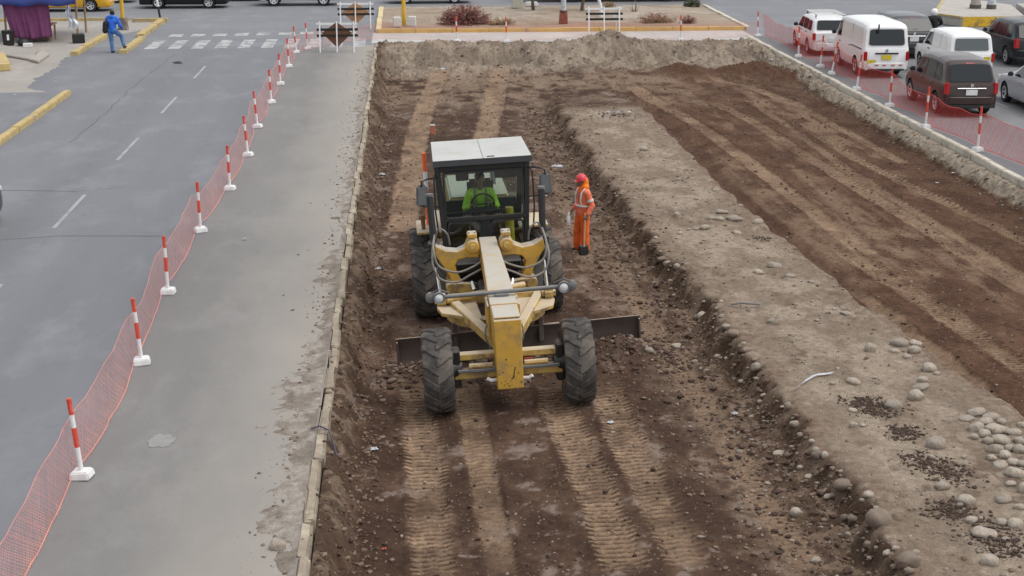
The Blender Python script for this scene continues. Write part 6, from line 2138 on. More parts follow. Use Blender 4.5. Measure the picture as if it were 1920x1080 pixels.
# --- small white van without rear side glass
def small_van():
    c = Car(4.2, 1.69, 1.72, [(0, 0.98), (0.05, 1.06), (0.14, 1.58), (0.28, 1.68), (0.9, 1.72), (2.1, 1.71), (2.6, 1.63), (3.25, 1.06), (4.0, 0.92), (4.2, 0.74)],
            [(0, 1.04), (3.2, 1.02), (4.2, 0.85)], zb=0.25, r=0.32, wb=2.55, ro=0.78, tumble=0.88)
    root = empty('small_van')
    wv = paint('small_van_white', (0.77, 0.77, 0.76))
    c.body(wv, root)
    c.slope_glass(0.058, 0.135, 0.62, 0.58, root, mat('green_glass', (0.05, 0.065, 0.065), 0.06, spec=0.9), 'rear_window', 0.02, 0.16, 1.10, 1.52)
    Mw = paint('van_blank', (0.72, 0.72, 0.70))
    c.side_window([(0.45, 1.08), (0.98, 1.08), (0.98, 1.55), (0.50, 1.55)], root, Mw, 0.007, 0.3, 'blank_panel')
    c.side_window([(1.12, 1.08), (2.0, 1.07), (2.0, 1.56), (1.12, 1.56)], root, Mw, 0.007, 0.1, 'blank_panel')
    c.side_window([(2.08, 1.07), (2.95, 1.06), (2.52, 1.52), (2.08, 1.56)], root, M_glassdark)
    c.slope_glass(3.2, 2.65, 0.72, 0.66, root, M_glassdark, 'windscreen')
    c.wheels(root)
    c.bumper(root, wv, 0.0, 0.33, 0.56)
    rear_bits(c, root, wv, (0.775, 0.86, 0.12, 0.32), 0.62, M_plate, 0.98)
    MB().box((0.56, -0.015, 0.84), (0.22, 0.012, 0.12)).build('yellow_sticker', M_platey, root)
    for x in (0.56, 0.2, -0.2, -0.56):
        MB().box((x, -0.02, 0.70), (0.13, 0.012, 0.035)).build('reflector', M_refl, root)
    mirrors(c, root, M_trim, 2.95, 1.1)
    front_bits(c, root)
    handles(c, root, M_trim, (2.3,), 0.94)
    seams(c, root, (1.05, 2.04), 0.45, 1.6)
    return root
place_car(small_van(), 20.1, 51.6, rad(-2), 'small white van with blanked side windows behind the grey-brown minivan', 'van', WAIT)

# --- sedans
def sedan(name, col, pname, L=4.55, W=1.76, H=1.46, rough_=0.3):
    c = Car(L, W, H, [(0, 0.86), (0.06, 0.98), (0.55, 1.03), (1.15, H - 0.06), (1.6, H), (2.2, H - 0.01), (2.55, H - 0.06), (3.40, 0.99), (4.25, 0.84), (L, 0.68)],
            [(0, 0.93), (1.0, 0.97), (3.4, 0.93), (L, 0.78)], zb=0.20, r=0.32, wb=2.65, ro=0.98, tumble=0.80)
    root = empty(name)
    pm = paint(pname, col, rough_)
    c.body(pm, root)
    c.slope_glass(0.62, 1.12, 0.66, 0.54, root, M_glassdark, 'rear_window')
    for q in ([(1.02, 1.00), (1.95, 0.98), (1.95, H - 0.11), (1.35, H - 0.13)], [(2.02, 0.98), (2.98, 0.97), (2.52, H - 0.13), (2.02, H - 0.11)]):
        c.side_window(q, root, M_glassdark)
    c.slope_glass(3.32, 2.62, 0.70, 0.60, root, M_glassdark, 'windscreen')
    c.wheels(root)
    c.bumper(root, pm, 0.0, 0.28, 0.55, 0.08)
    c.bumper(root, pm, L, 0.26, 0.52, 0.10, 'front_bumper')
    rear_bits(c, root, pm, (0.68, 0.80, 0.34, 0.18), 0.64, M_plate, 0.88)
    mirrors(c, root, M_trim, 2.92, 1.02)
    front_bits(c, root)
    handles(c, root, pm, (1.45, 2.3), 0.84)
    seams(c, root, (1.98,), 0.4, H - 0.12)
    return root
place_car(sedan('sedan', (0.50, 0.51, 0.53), 'silver', rough_=0.25), 20.35, 43.6, rad(-2), 'silver sedan cut by the right edge beside the minivan', 'car', WAIT)

# --- cross street
def across(root, x, y, label, face=1, cat='car'):
    """stands across: face 1 = nose to the right"""
    return place_car(root, x, y, -PI / 2 if face > 0 else PI / 2, label, cat, CROSS)
across(sedan('taxi', (0.62, 0.33, 0.012), 'taxi_yellow'), -19.95, 79.9, 'yellow taxi sedan behind the stall on the cross street')
across(sedan('sedan', (0.011, 0.012, 0.014), 'black_a', rough_=0.22), -14.05, 81.2, 'black sedan crossing between the taxi and the white car')
across(suv('sport_utility_car', 4.5, 1.80, 1.68, (0.75, 0.75, 0.75), 'suv_white'), -7.95, 82.2, 'white sport utility car crossing behind the barricades')
across(sedan('hatchback', (0.012, 0.013, 0.016), 'black_b'), -19.5, 84.6, 'black car in the far lane behind the taxi')
across(sedan('hatchback', (0.03, 0.03, 0.035), 'black_c'), -11.2, 85.2, 'dark car in the far lane behind the black sedan')
across(sedan('sedan', (0.33, 0.018, 0.03), 'red_a'), -0.95, 83.0, 'dark red sedan crossing behind the median')
def bus():
    root = empty('bus')
    c = Car(9.5, 2.4, 3.0, [(0, 2.7), (0.15, 2.9), (0.6, 3.0), (8.8, 3.0), (9.3, 2.7), (9.5, 1.4)], [(0, 1.35), (9.5, 1.35)], zb=0.34, r=0.46, wb=5.2, ro=2.2, tumble=0.97, nose=0.04, tail=0.02)
    c.body(paint('bus_red', (0.42, 0.035, 0.05)), root)
    for k in range(6):
        c.side_window([(0.7 + 1.35 * k, 1.5), (1.9 + 1.35 * k, 1.5), (1.9 + 1.35 * k, 2.45), (0.7 + 1.35 * k, 2.45)], root, M_glassdark, 0.01, 0.1)
    c.wheels(root)
    for s in (-1, 1):
        MB().box((s * 1.205, 4.8, 0.42), (0.03, 3.8, 0.18)).build('skirt', M_trim, root)
    c.bumper(root, M_trim, 0.0, 0.36, 0.62)
    c.bumper(root, M_trim, 9.5, 0.36, 0.62, 0.08, 'front_bumper')
    c.slope_glass(9.48, 9.28, 1.1, 1.08, root, M_glassdark, 'windscreen', 0.02, 0.1)
    rear_bits(c, root, None, (1.0, 0.9, 0.2, 0.4), 0.7, M_plate, None)
    return root
place_car(sedan('sedan', (0.010, 0.011, 0.013), 'black_d'), -9.84, 28.35, 0.0, 'black car just entering at the left edge of the picture', 'car')
across(bus(), 7.0, 83.6, 'long red bus crossing behind the median', cat='bus')
# ================================================================== PEOPLE
M_skin = mat('skin', (0.20, 0.105, 0.065), 0.6, var=0.08)
M_hair = mat('hair', (0.012, 0.010, 0.009), 0.8)


def soft(name, caps, m, parent, voxel=0.012, smooth_n=4, extra=None):
    """one continuous surface from tapered limbs: (p0, p1, r0, r1[, flat])"""
    b = MB()
    for c in caps:
        p0, p1, r0, r1 = Vector(c[0]), Vector(c[1]), c[2], c[3]
        n, pts, rs = 5, [], []
        d = (p1 - p0)
        L_ = d.length
        u = d.normalized() if L_ > 1e-6 else Vector((0, 0, 1))
        for k in range(n):
            a = -PI / 2 + (PI / 2) * k / n
            pts.append(p0 + u * r0 * math.sin(a)); rs.append(max(1e-3, r0 * math.cos(a)))
        pts.append(p0); rs.append(r0)
        pts.append(p1 if L_ > 1e-6 else p0 + u * 1e-4); rs.append(r1)
        for k in range(1, n + 1):
            a = (PI / 2) * k / n
            pts.append(p1 + u * r1 * math.sin(a)); rs.append(max(1e-3, r1 * math.cos(a)))
        b.tube(pts, rs, 14)
    if extra: extra(b)
    me = b.mesh(name, m)
    o = link(name, me, parent)
    md = o.modifiers.new('r', 'REMESH')
    md.mode = 'VOXEL'
    md.voxel_size = voxel
    ms = o.modifiers.new('s', 'SMOOTH')
    ms.factor = 0.5
    ms.iterations = smooth_n
    dg = bpy.context.evaluated_depsgraph_get()
    me2 = bpy.data.meshes.new_from_object(o.evaluated_get(dg))
    o.modifiers.clear()
    o.data = me2
    me2.name = name
    if not me2.materials: me2.materials.append(m)
    me2.polygons.foreach_set('use_smooth', [True] * len(me2.polygons))
    return o


def hand_caps(w, dirv, palm_n, thumb_side, s=1.0, curl=0.5):
    """palm and five fingers from the wrist w along dirv, curling towards palm_n"""
    w, d, n = Vector(w), Vector(dirv).normalized(), Vector(palm_n).normalized()
    t = d.cross(n).normalized() * thumb_side
    out_ = [(w, w + d * 0.05 * s, 0.026 * s, 0.03 * s)]
    for k, (off, ln) in enumerate(((0.030, 0.075), (0.011, 0.085), (-0.009, 0.08), (-0.028, 0.062))):
        k0 = w + d * 0.075 * s + t * off * s
        out_.append((w + d * 0.03 * s + t * off * 0.8 * s, k0, 0.016 * s, 0.012 * s))
        d1 = (d + n * curl).normalized()
        k1 = k0 + d1 * ln * 0.5 * s
        d2 = (d + n * curl * 2.6).normalized()
        out_ += [(k0, k1, 0.0105 * s, 0.0095 * s), (k1, k1 + d2 * ln * 0.5 * s, 0.0095 * s, 0.008 * s)]
    tb = w + d * 0.025 * s + t * 0.03 * s
    td = (d * 0.7 + t * 0.6 + n * 0.5).normalized()
    out_ += [(tb, tb + td * 0.04 * s, 0.013 * s, 0.011 * s), (tb + td * 0.04 * s, tb + (td + d * 0.3 + n * 0.3).normalized() * 0.075 * s, 0.011 * s, 0.009 * s)]
    return out_


def head_caps(c, fwd, up, s=1.0):
    """skull, jaw, nose, brow, ears"""
    c, f, u = Vector(c), Vector(fwd).normalized(), Vector(up).normalized()
    r = f.cross(u).normalized()
    out_ = [(c + u * 0.03 * s - f * 0.02 * s, c + u * 0.03 * s + f * 0.015 * s, 0.095 * s, 0.088 * s), (c - u * 0.02 * s + f * 0.025 * s, c - u * 0.075 * s + f * 0.045 * s, 0.07 * s, 0.045 * s),
            (c + f * 0.095 * s + u * 0.005 * s, c + f * 0.115 * s - u * 0.025 * s, 0.010 * s, 0.017 * s), (c + f * 0.085 * s + u * 0.03 * s - r * 0.04 * s, c + f * 0.085 * s + u * 0.03 * s + r * 0.04 * s, 0.014 * s, 0.014 * s),
            (c + f * 0.082 * s - u * 0.055 * s - r * 0.018 * s, c + f * 0.082 * s - u * 0.055 * s + r * 0.018 * s, 0.013 * s, 0.013 * s)]
    for q in (-1, 1):
        out_.append((c + r * q * 0.088 * s + u * 0.015 * s, c + r * q * 0.09 * s - u * 0.02 * s, 0.018 * s, 0.013 * s))
    return out_


def face(c, fwd, up, parent):
    c, f, u = Vector(c), Vector(fwd).normalized(), Vector(up).normalized()
    r = f.cross(u).normalized()
    for q in (-1, 1):
        p = c + f * 0.086 + u * 0.008 + r * q * 0.034
        MB().lathe([(0, -0.014), (0.010, -0.010), (0.014, 0), (0.010, 0.010), (0, 0.014)], 10, 'z', c=tuple(p)).build('eye', mat('eye', (0.35, 0.33, 0.30), 0.3), parent, smooth=True)


# --- worker with the shovel, seen from his left, facing left
p = G(1092, 471, -0.5)
WX, WY = p[0], p[1]
WZ = ground_z(WX, WY)
WS = 0.95
wk = empty('person', (WX, WY, WZ), rad(22), 'worker in an orange suit with a red helmet holding a shovel', 'person')
wk.scale = (WS, WS, WS)
# local: faces -x, left side towards the camera (-y)
M_orange = mat('orange_cloth', (0.74, 0.125, 0.018), 0.8, var=0.2, scale=6, bump=1.0, bscale=7, stain=(0.38, 0.10, 0.04), stain_amt=0.5, stain_scale=4)
M_vest = mat('faded_orange', (0.72, 0.17, 0.085), 0.8, var=0.2, scale=6, bump=1.0, bscale=7)
M_band = mat('reflective_band', (0.58, 0.58, 0.56), 0.4)
Lh, Rh = (-0.10, -0.30, 0.84), (-0.20, 0.16, 0.92)
body = soft('body', [((0, 0, 0.95), (0, 0, 1.30), 0.11, 0.12), ((0, 0, 1.30), (-0.01, 0, 1.46), 0.12, 0.06), ((-0.01, 0, 1.42), (-0.035, 0, 1.56), 0.055, 0.052)] + head_caps((-0.06, 0, 1.655), (-1, -0.1, -0.25), (-0.2, 0, 1))
            + [((0, -0.18, 1.40), (0.07, -0.28, 1.13), 0.05, 0.042), ((0.07, -0.28, 1.13), (-0.06, -0.30, 0.90), 0.042, 0.03), ((0, 0.18, 1.40), (0.02, 0.25, 1.14), 0.05, 0.042), ((0.02, 0.25, 1.14), (-0.16, 0.19, 0.97), 0.042, 0.03)]
            + hand_caps((-0.06, -0.30, 0.90), (-0.45, 0.05, -0.8), (0.3, 1, 0), 1, 1.0, 0.9) + hand_caps((-0.16, 0.19, 0.97), (-0.6, -0.2, -0.6), (0, -1, -0.2), 1, 1.0, 0.9)
            + [((0, -0.1, 0.92), (0.0, -0.11, 0.5), 0.09, 0.06), ((0.0, -0.11, 0.5), (0.02, -0.12, 0.1), 0.06, 0.045), ((0, 0.1, 0.92), (-0.06, 0.12, 0.5), 0.09, 0.06), ((-0.06, 0.12, 0.5), (-0.04, 0.13, 0.1), 0.06, 0.045)], M_skin, wk, 0.010, 3)
face((-0.06, 0, 1.655), (-1, -0.1, -0.25), (-0.2, 0, 1), wk)
soft('jacket', [((0, -0.05, 0.92), (0, -0.05, 1.05), 0.14, 0.135), ((0, 0.05, 0.92), (0, 0.05, 1.05), 0.14, 0.135), ((0.0, -0.06, 1.05), (0.01, -0.08, 1.36), 0.14, 0.125), ((0.0, 0.06, 1.05), (0.01, 0.08, 1.36), 0.14, 0.125), ((0.0, -0.14, 1.41), (0.0, 0.14, 1.41), 0.085, 0.085),
                ((0, -0.19, 1.40), (0.075, -0.285, 1.13), 0.082, 0.068), ((0.075, -0.285, 1.13), (-0.03, -0.30, 0.95), 0.068, 0.055), ((0, 0.19, 1.40), (0.02, 0.255, 1.14), 0.082, 0.068), ((0.02, 0.255, 1.14), (-0.12, 0.205, 1.0), 0.068, 0.055)], M_vest, wk, 0.012, 3)
soft('trousers', [((0, -0.07, 0.95), (0, -0.09, 0.80), 0.13, 0.118), ((0, 0.07, 0.95), (-0.02, 0.09, 0.80), 0.13, 0.118), ((0, -0.09, 0.80), (0.0, -0.11, 0.48), 0.115, 0.098), ((0.0, -0.11, 0.48), (0.02, -0.12, 0.10), 0.098, 0.092),
                  ((-0.02, 0.09, 0.80), (-0.07, 0.12, 0.48), 0.115, 0.098), ((-0.07, 0.12, 0.48), (-0.06, 0.13, 0.10), 0.098, 0.092)], M_orange, wk, 0.012, 3)
for sgn, x in ((-1, 0.02), (1, -0.05)):
    soft('boot', [((x + 0.04, sgn * 0.125, 0.05), (x - 0.15, sgn * 0.13, 0.035), 0.05, 0.042), ((x + 0.02, sgn * 0.125, 0.05), (x + 0.02, sgn * 0.125, 0.16), 0.05, 0.055)], M_black, wk, 0.010, 2)
# neck cloth, helmet, reflective bands
soft('neck_cloth', [((0.02, 0, 1.66), (0.035, 0, 1.50), 0.098, 0.105), ((0.02, -0.03, 1.52), (0.02, 0.03, 1.52), 0.10, 0.10), ((-0.03, 0, 1.50), (-0.06, 0, 1.43), 0.08, 0.05)], mat('bright_orange', (0.90, 0.19, 0.005), 0.7, var=0.08, bump=0.2, bscale=12), wk, 0.011, 3)
hb = MB().lathe([(0.0, 0.135), (0.05, 0.128), (0.09, 0.10), (0.115, 0.055), (0.122, 0.0), (0.112, 0.0), (0.0, 0.12)], 24, 'z')
hb.prism([(-0.10, -0.085), (-0.16, -0.05), (-0.175, 0), (-0.16, 0.05), (-0.10, 0.085)], -0.004, 0.008, 'z')
hb.bar((-0.10, 0, 0.085), (0.09, 0, 0.105), 0.03, 0.05)
hl = hb.build('helmet', mat('red_helmet', (0.62, 0.045, 0.06), 0.35, var=0.08), wk, smooth=True)
hl.location = (-0.05, 0, 1.69)
hl.rotation_euler = (0, rad(-12), 0)
def band(name, pts, w, r):
    MB().tube(pts, r, 6).build(name, M_band, wk, smooth=True)
for z, rx, ry in ((1.10, 0.145, 0.205),):
    band('reflective_band', [(rx * math.cos(2 * PI * k / 28), ry * math.sin(2 * PI * k / 28), z) for k in range(29)], 0.05, 0.026)
for sgn in (-1, 1):
    band('reflective_band', [(-0.115, sgn * 0.12, 1.10), (-0.135, sgn * 0.125, 1.25), (-0.11, sgn * 0.12, 1.40), (-0.04, sgn * 0.12, 1.49), (0.07, sgn * 0.12, 1.46), (0.13, sgn * 0.12, 1.33), (0.135, sgn * 0.11, 1.12)], 0.05, 0.019)
    q = (0.045, -0.247, 1.24) if sgn < 0 else (0.012, 0.225, 1.26)
    ax = Vector((0.075, -0.095, -0.27) if sgn < 0 else (0.02, 0.065, -0.26)).normalized()
    MB().tube([Vector(q) - ax * 0.025, Vector(q) + ax * 0.025], 0.083, 16).build('reflective_band', M_band, wk, smooth=True)
# shovel: top-level, in his left hand
sh = empty('shovel', (WX, WY, WZ), rad(22), 'long-handled shovel with a black blade held by the orange worker', 'shovel')
sh.scale = (WS, WS, WS)
hx, hy = -0.115, -0.285
MB().tube([(hx + 0.02, hy + 0.01, 0.98), (hx - 0.02, hy - 0.03, 0.20)], 0.019, 10).build('handle', mat('pale_wood', (0.50, 0.36, 0.19), 0.7, var=0.15), sh, smooth=True)
bs = MB()
vs_, fs_ = [], []
for j in range(6):
    t = j / 5
    w_ = 0.125 * (1 - 0.05 * t) if t < 0.6 else 0.125 * (1 - (t - 0.6) ** 1.6 * 2.2)
    for i in range(7):
        u = -1 + 2 * i / 6
        vs_.append((hx - 0.02 + u * w_, hy - 0.035 - 0.03 * t + 0.03 * u * u, 0.24 - 0.30 * t))
for j in range(5):
    for i in range(6):
        fs_.append((j * 7 + i, j * 7 + i + 1, (j + 1) * 7 + i + 1, (j + 1) * 7 + i))
so = bs.add(vs_, fs_).build('blade', mat('shovel_black', (0.012, 0.011, 0.012), 0.5), sh, smooth=True)
so.modifiers.new('t', 'SOLIDIFY').thickness = 0.006
# white bottle in the other hand
bt = empty('plastic_bottle', (WX, WY, WZ), rad(22), 'white plastic bottle hanging from the worker\'s far hand', 'bottle')
bt.scale = (WS, WS, WS)
MB().lathe([(0, -0.13), (0.045, -0.13), (0.05, -0.12), (0.05, 0.03), (0.02, 0.09), (0.02, 0.12), (0, 0.12)], 14, 'z', c=(-0.30, 0.13, 0.78)).build('body', mat('white_plastic', (0.74, 0.74, 0.74), 0.4), bt, smooth=True)
MB().tube([(-0.30, 0.13, 0.89), (-0.28, 0.135, 0.93)], 0.024, 10).build('cap', M_white, bt, smooth=True)

# --- operator in the cab (placed in the grader's frame, a thing of his own)
Mg = grader.matrix_basis if False else Matrix.LocRotScale(grader.location, grader.rotation_euler, None)
pw = Mg @ Vector((-0.02, 5.22, 1.81))
op = empty('person', pw, 0, 'grader operator in a lime green high-visibility shirt behind the wheel', 'person', rot=grader.rotation_euler)
M_lime = mat('lime_cloth', (0.45, 0.78, 0.04), 0.75, var=0.15, bump=0.8, bscale=8)
soft('body', [((0, 0, 0.05), (0, 0.02, 0.40), 0.11, 0.12), ((0, 0.02, 0.40), (0, -0.02, 0.62), 0.10, 0.05)] + head_caps((0, -0.07, 0.73), (0.05, -1, -0.35), (0, -0.3, 1))
     + [((-0.19, 0, 0.48), (-0.30, -0.16, 0.24), 0.05, 0.04), ((-0.30, -0.16, 0.24), (-0.20, -0.42, 0.33), 0.04, 0.03), ((0.19, 0, 0.48), (0.28, -0.16, 0.24), 0.05, 0.04), ((0.28, -0.16, 0.24), (0.18, -0.42, 0.36), 0.04, 0.03)]
     + hand_caps((-0.20, -0.42, 0.33), (0.3, -0.6, 0.35), (0.6, -0.2, -0.3), 1, 1.0, 0.9) + hand_caps((0.18, -0.42, 0.36), (-0.3, -0.6, 0.35), (-0.6, -0.2, -0.3), -1, 1.0, 0.9)
     + [((-0.1, 0, 0.06), (-0.16, -0.42, 0.08), 0.085, 0.06), ((-0.16, -0.42, 0.08), (-0.16, -0.50, -0.36), 0.06, 0.045), ((0.1, 0, 0.06), (0.16, -0.42, 0.08), 0.085, 0.06), ((0.16, -0.42, 0.08), (0.16, -0.50, -0.36), 0.06, 0.045)], M_skin, op, 0.010, 3)
face((0, -0.07, 0.73), (0.05, -1, -0.35), (0, -0.3, 1), op)
soft('shirt', [((0, 0, 0.08), (0, 0.02, 0.35), 0.145, 0.15), ((-0.1, 0.02, 0.42), (0.1, 0.02, 0.42), 0.125, 0.125), ((-0.17, 0, 0.49), (0.17, 0, 0.49), 0.085, 0.085), ((-0.20, 0, 0.48), (-0.305, -0.16, 0.24), 0.08, 0.066), ((-0.305, -0.16, 0.24), (-0.22, -0.37, 0.31), 0.066, 0.05),
               ((0.20, 0, 0.48), (0.285, -0.16, 0.24), 0.08, 0.066), ((0.285, -0.16, 0.24), (0.20, -0.37, 0.34), 0.066, 0.05)], M_lime, op, 0.012, 3)
soft('trousers', [((-0.09, 0.02, 0.06), (0.09, 0.02, 0.06), 0.135, 0.135), ((-0.1, 0, 0.06), (-0.16, -0.42, 0.08), 0.105, 0.08), ((-0.16, -0.42, 0.08), (-0.16, -0.50, -0.34), 0.08, 0.065), ((0.1, 0, 0.06), (0.16, -0.42, 0.08), 0.105, 0.08), ((0.16, -0.42, 0.08), (0.16, -0.50, -0.34), 0.08, 0.065)], mat('navy_cloth', (0.02, 0.025, 0.05), 0.85), op, 0.012, 3)
soft('hair', [((0, -0.04, 0.79), (0, -0.02, 0.80), 0.097, 0.097)], M_hair, op, 0.012, 2)
for s in (-1, 1):
    MB().tube([(s * 0.10, -0.135, 0.15), (s * 0.11, -0.125, 0.38), (s * 0.105, -0.07, 0.53), (s * 0.10, 0.03, 0.58)], 0.022, 6).build('reflective_strap', mat('grey_strap', (0.16, 0.2, 0.16), 0.5), op, smooth=True)
    MB().box((s * 0.16, -0.54, -0.40), (0.10, 0.26, 0.09)).build('boot', M_black, op, bevel=0.03, seg=2, smooth=True)

# --- pedestrian in blue stepping on the kerb, seen from behind
p = G(214, 99, 0.0)
pd_ = empty('person', (p[0], p[1], 0.0), rad(-8), 'man in a bright blue jacket and jeans stepping on the yellow kerb', 'person')
M_blue = mat('blue_jacket', (0.012, 0.12, 0.55), 0.6, var=0.15, bump=0.3, bscale=10)
M_jean = mat('jeans', (0.085, 0.17, 0.34), 0.85, var=0.25, scale=5)
soft('body', [((0, 0.02, 0.9), (0, 0.04, 1.30), 0.11, 0.12), ((0, 0.04, 1.30), (0, 0.10, 1.50), 0.11, 0.05)] + head_caps((0.0, 0.14, 1.58), (0, 1, -0.5), (0, 0.5, 1))
     + [((-0.19, 0.04, 1.38), (-0.26, 0.10, 1.12), 0.05, 0.042), ((-0.26, 0.10, 1.12), (-0.16, 0.28, 1.02), 0.042, 0.03), ((0.19, 0.04, 1.38), (0.30, 0.06, 1.12), 0.05, 0.042), ((0.30, 0.06, 1.12), (0.32, 0.26, 0.98), 0.042, 0.03)]
     + hand_caps((-0.16, 0.28, 1.02), (0.3, 0.8, 0.1), (0.5, 0, -0.8), 1, 1.0, 0.4) + hand_caps((0.32, 0.26, 0.98), (0.1, 0.8, -0.5), (-0.8, 0, -0.4), -1, 1.0, 0.4)
     + [((-0.09, 0, 0.9), (-0.08, 0.02, 0.48), 0.09, 0.06), ((-0.08, 0.02, 0.48), (-0.06, -0.02, 0.08), 0.06, 0.045), ((0.09, 0.02, 0.9), (0.26, 0.30, 0.66), 0.09, 0.06), ((0.26, 0.30, 0.66), (0.36, 0.20, 0.28), 0.06, 0.045)], M_skin, pd_, 0.011, 3)
face((0.0, 0.14, 1.58), (0, 1, -0.5), (0, 0.5, 1), pd_)
soft('jacket', [((0, 0.01, 0.92), (0, 0.03, 1.20), 0.165, 0.17), ((-0.09, 0.04, 1.28), (0.09, 0.04, 1.28), 0.15, 0.15), ((-0.17, 0.05, 1.39), (0.17, 0.05, 1.39), 0.10, 0.10), ((-0.20, 0.04, 1.38), (-0.27, 0.10, 1.12), 0.088, 0.075), ((-0.27, 0.10, 1.12), (-0.18, 0.25, 1.03), 0.075, 0.06),
                ((0.20, 0.04, 1.38), (0.31, 0.06, 1.12), 0.088, 0.075), ((0.31, 0.06, 1.12), (0.32, 0.23, 1.0), 0.075, 0.06), ((-0.04, 0.0, 1.46), (0.04, 0.0, 1.46), 0.09, 0.09)], M_blue, pd_, 0.013, 3)
soft('jeans', [((-0.07, 0, 0.92), (0.07, 0.01, 0.92), 0.14, 0.14), ((-0.09, 0, 0.86), (-0.08, 0.02, 0.48), 0.115, 0.085), ((-0.08, 0.02, 0.48), (-0.06, -0.02, 0.10), 0.085, 0.07), ((0.09, 0.02, 0.88), (0.26, 0.30, 0.66), 0.115, 0.088), ((0.26, 0.30, 0.66), (0.35, 0.21, 0.32), 0.088, 0.07)], M_jean, pd_, 0.012, 3)
soft('hair', [((0.0, 0.11, 1.61), (0.0, 0.10, 1.63), 0.098, 0.098)], M_hair, pd_, 0.012, 2)
for x, y, z in ((-0.06, 0.0, 0.0), (0.37, 0.24, 0.17)):
    soft('shoe', [((x, y - 0.05, z + 0.05), (x + 0.02, y + 0.14, z + 0.04), 0.048, 0.042), ((x, y - 0.02, z + 0.05), (x, y - 0.02, z + 0.12), 0.048, 0.05)], M_black, pd_, 0.011, 2)
bgp = empty('backpack', (p[0], p[1], 0.0), rad(-8), 'black backpack on the left side of the man in blue', 'backpack')
soft('bag', [((-0.26, -0.12, 0.92), (-0.23, -0.14, 1.22), 0.12, 0.10), ((-0.27, -0.16, 0.90), (-0.24, -0.18, 1.05), 0.09, 0.07)], mat('black_canvas', (0.012, 0.012, 0.014), 0.8), bgp, 0.013, 3)
MB().tube([(-0.20, -0.10, 1.28), (-0.15, 0.02, 1.50), (-0.14, 0.14, 1.42)], 0.02, 6).build('strap', M_black, bgp, smooth=True)
MB().tube([(-0.18, -0.12, 0.86), (-0.17, -0.12, 0.62)], 0.008, 5).build('strap_end', M_black, bgp, smooth=True)

# --- motorcyclist between the cars
MXx, MYy = 21.6, 59.6
mc = empty('motorcycle', (MXx, MYy, 0.0), rad(-4), 'motorcycle standing between the cars under the rider in black', 'motorcycle')
for y in (0.0, 1.28):
    w = empty('wheel', (0, y, 0.30))
    w.parent = mc
    MB().lathe([(0.22, -0.045), (0.28, -0.05), (0.30, 0), (0.28, 0.05), (0.22, 0.045)], 24, 'x', closed=True).build('tyre', M_cartyre, w, smooth=True)
    MB().lathe([(0.0, -0.03), (0.22, -0.03), (0.22, 0.03), (0.0, 0.03)], 20, 'x').build('rim', M_alloy, w)
soft('tank', [((0, 0.60, 0.82), (0, 0.92, 0.86), 0.12, 0.13)], paint('moto_red', (0.3, 0.02, 0.02)), mc, 0.015, 2)
soft('saddle', [((0, -0.02, 0.80), (0, 0.5, 0.76), 0.10, 0.12)], M_black, mc, 0.015, 2)
MB().box((0, 0.62, 0.42), (0.3, 0.46, 0.36)).build('engine', M_greyp, mc, bevel=0.04)
for s in (-1, 1):
    MB().tube([(s * 0.09, 1.28, 0.30), (s * 0.09, 1.05, 0.95)], 0.025, 8).build('fork', M_chrome, mc, smooth=True)
    MB().tube([(s * 0.08, 0.0, 0.30), (s * 0.08, 0.4, 0.42)], 0.025, 8).build('swing_arm', M_black, mc, smooth=True)
MB().tube([(-0.36, 0.86, 1.02), (-0.12, 1.0, 1.0), (0.12, 1.0, 1.0), (0.36, 0.86, 1.02)], 0.014, 7).build('handlebar', M_black, mc, smooth=True)
MB().box((0, -0.2, 0.72), (0.16, 0.1, 0.10)).build('tail_lamp', M_lampred, mc, bevel=0.02)
MB().box((0, 1.12, 0.88), (0.2, 0.12, 0.2)).build('head_lamp', M_lampclear, mc, bevel=0.04)
rd = empty('person', (MXx, MYy, 0.0), rad(-4), 'motorcycle rider in black with a white helmet seen from behind', 'person')
M_bk = mat('black_cloth', (0.010, 0.010, 0.012), 0.85)
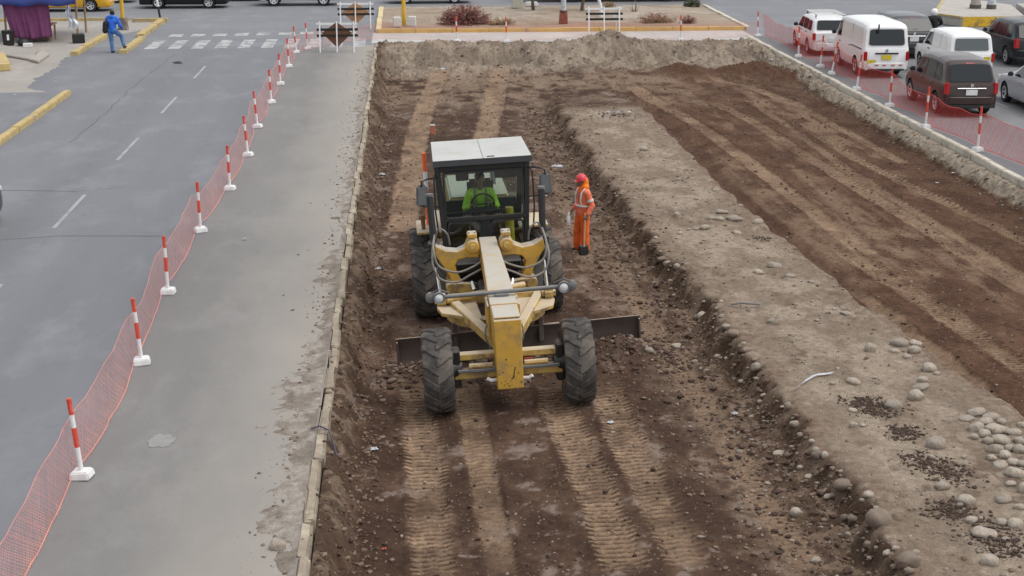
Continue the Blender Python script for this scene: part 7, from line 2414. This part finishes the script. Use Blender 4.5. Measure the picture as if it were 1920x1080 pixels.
soft('body', [((0, 0.2, 0.95), (0, 0.26, 1.30), 0.11, 0.12), ((0, 0.26, 1.30), (0, 0.32, 1.52), 0.1, 0.05)] + head_caps((0, 0.36, 1.60), (0, 1, 0), (0, 0, 1))
     + [((-0.19, 0.28, 1.40), (-0.34, 0.44, 1.20), 0.05, 0.042), ((-0.34, 0.44, 1.20), (-0.36, 0.76, 1.06), 0.042, 0.03), ((0.19, 0.28, 1.40), (0.34, 0.44, 1.20), 0.05, 0.042), ((0.34, 0.44, 1.20), (0.36, 0.76, 1.06), 0.042, 0.03)]
     + hand_caps((-0.36, 0.76, 1.06), (0.1, 1, -0.1), (0, 0.2, -1), 1, 1.0, 0.9) + hand_caps((0.36, 0.76, 1.06), (-0.1, 1, -0.1), (0, 0.2, -1), -1, 1.0, 0.9)
     + [((-0.1, 0.2, 0.93), (-0.22, 0.62, 0.78), 0.09, 0.06), ((-0.22, 0.62, 0.78), (-0.30, 0.45, 0.10), 0.06, 0.045), ((0.1, 0.2, 0.93), (0.22, 0.62, 0.78), 0.09, 0.06), ((0.22, 0.62, 0.78), (0.30, 0.45, 0.10), 0.06, 0.045)], M_skin, rd, 0.012, 3)
soft('jacket', [((0, 0.20, 0.95), (0, 0.25, 1.25), 0.16, 0.17), ((-0.12, 0.27, 1.36), (0.12, 0.27, 1.36), 0.14, 0.14), ((-0.2, 0.28, 1.40), (-0.35, 0.44, 1.20), 0.09, 0.075), ((-0.35, 0.44, 1.20), (-0.36, 0.72, 1.08), 0.075, 0.055), ((0.2, 0.28, 1.40), (0.35, 0.44, 1.20), 0.09, 0.075), ((0.35, 0.44, 1.20), (0.36, 0.72, 1.08), 0.075, 0.055), ((0, 0.30, 1.46), (0, 0.33, 1.54), 0.07, 0.065)], M_bk, rd, 0.013, 3)
soft('trousers', [((-0.07, 0.2, 0.92), (0.07, 0.2, 0.92), 0.14, 0.14), ((-0.1, 0.2, 0.92), (-0.22, 0.62, 0.78), 0.11, 0.085), ((-0.22, 0.62, 0.78), (-0.30, 0.45, 0.12), 0.085, 0.065), ((0.1, 0.2, 0.92), (0.22, 0.62, 0.78), 0.11, 0.085), ((0.22, 0.62, 0.78), (0.30, 0.45, 0.12), 0.085, 0.065)], M_bk, rd, 0.013, 3)
for s in (-1, 1):
    MB().box((s * 0.30, 0.52, 0.05), (0.10, 0.27, 0.10)).build('boot', M_black, rd, bevel=0.03, seg=2, smooth=True)
hz = MB().lathe([(0.0, 0.155), (0.07, 0.145), (0.12, 0.10), (0.145, 0.02), (0.14, -0.08), (0.11, -0.12), (0.0, -0.12)], 24, 'z').build('helmet', mat('white_helmet', (0.78, 0.78, 0.78), 0.25), rd, smooth=True)
hz.location = (0, 0.35, 1.63)
MB().box((0, 0.48, 1.62), (0.2, 0.06, 0.10)).build('visor', M_glassdark, rd, bevel=0.02)
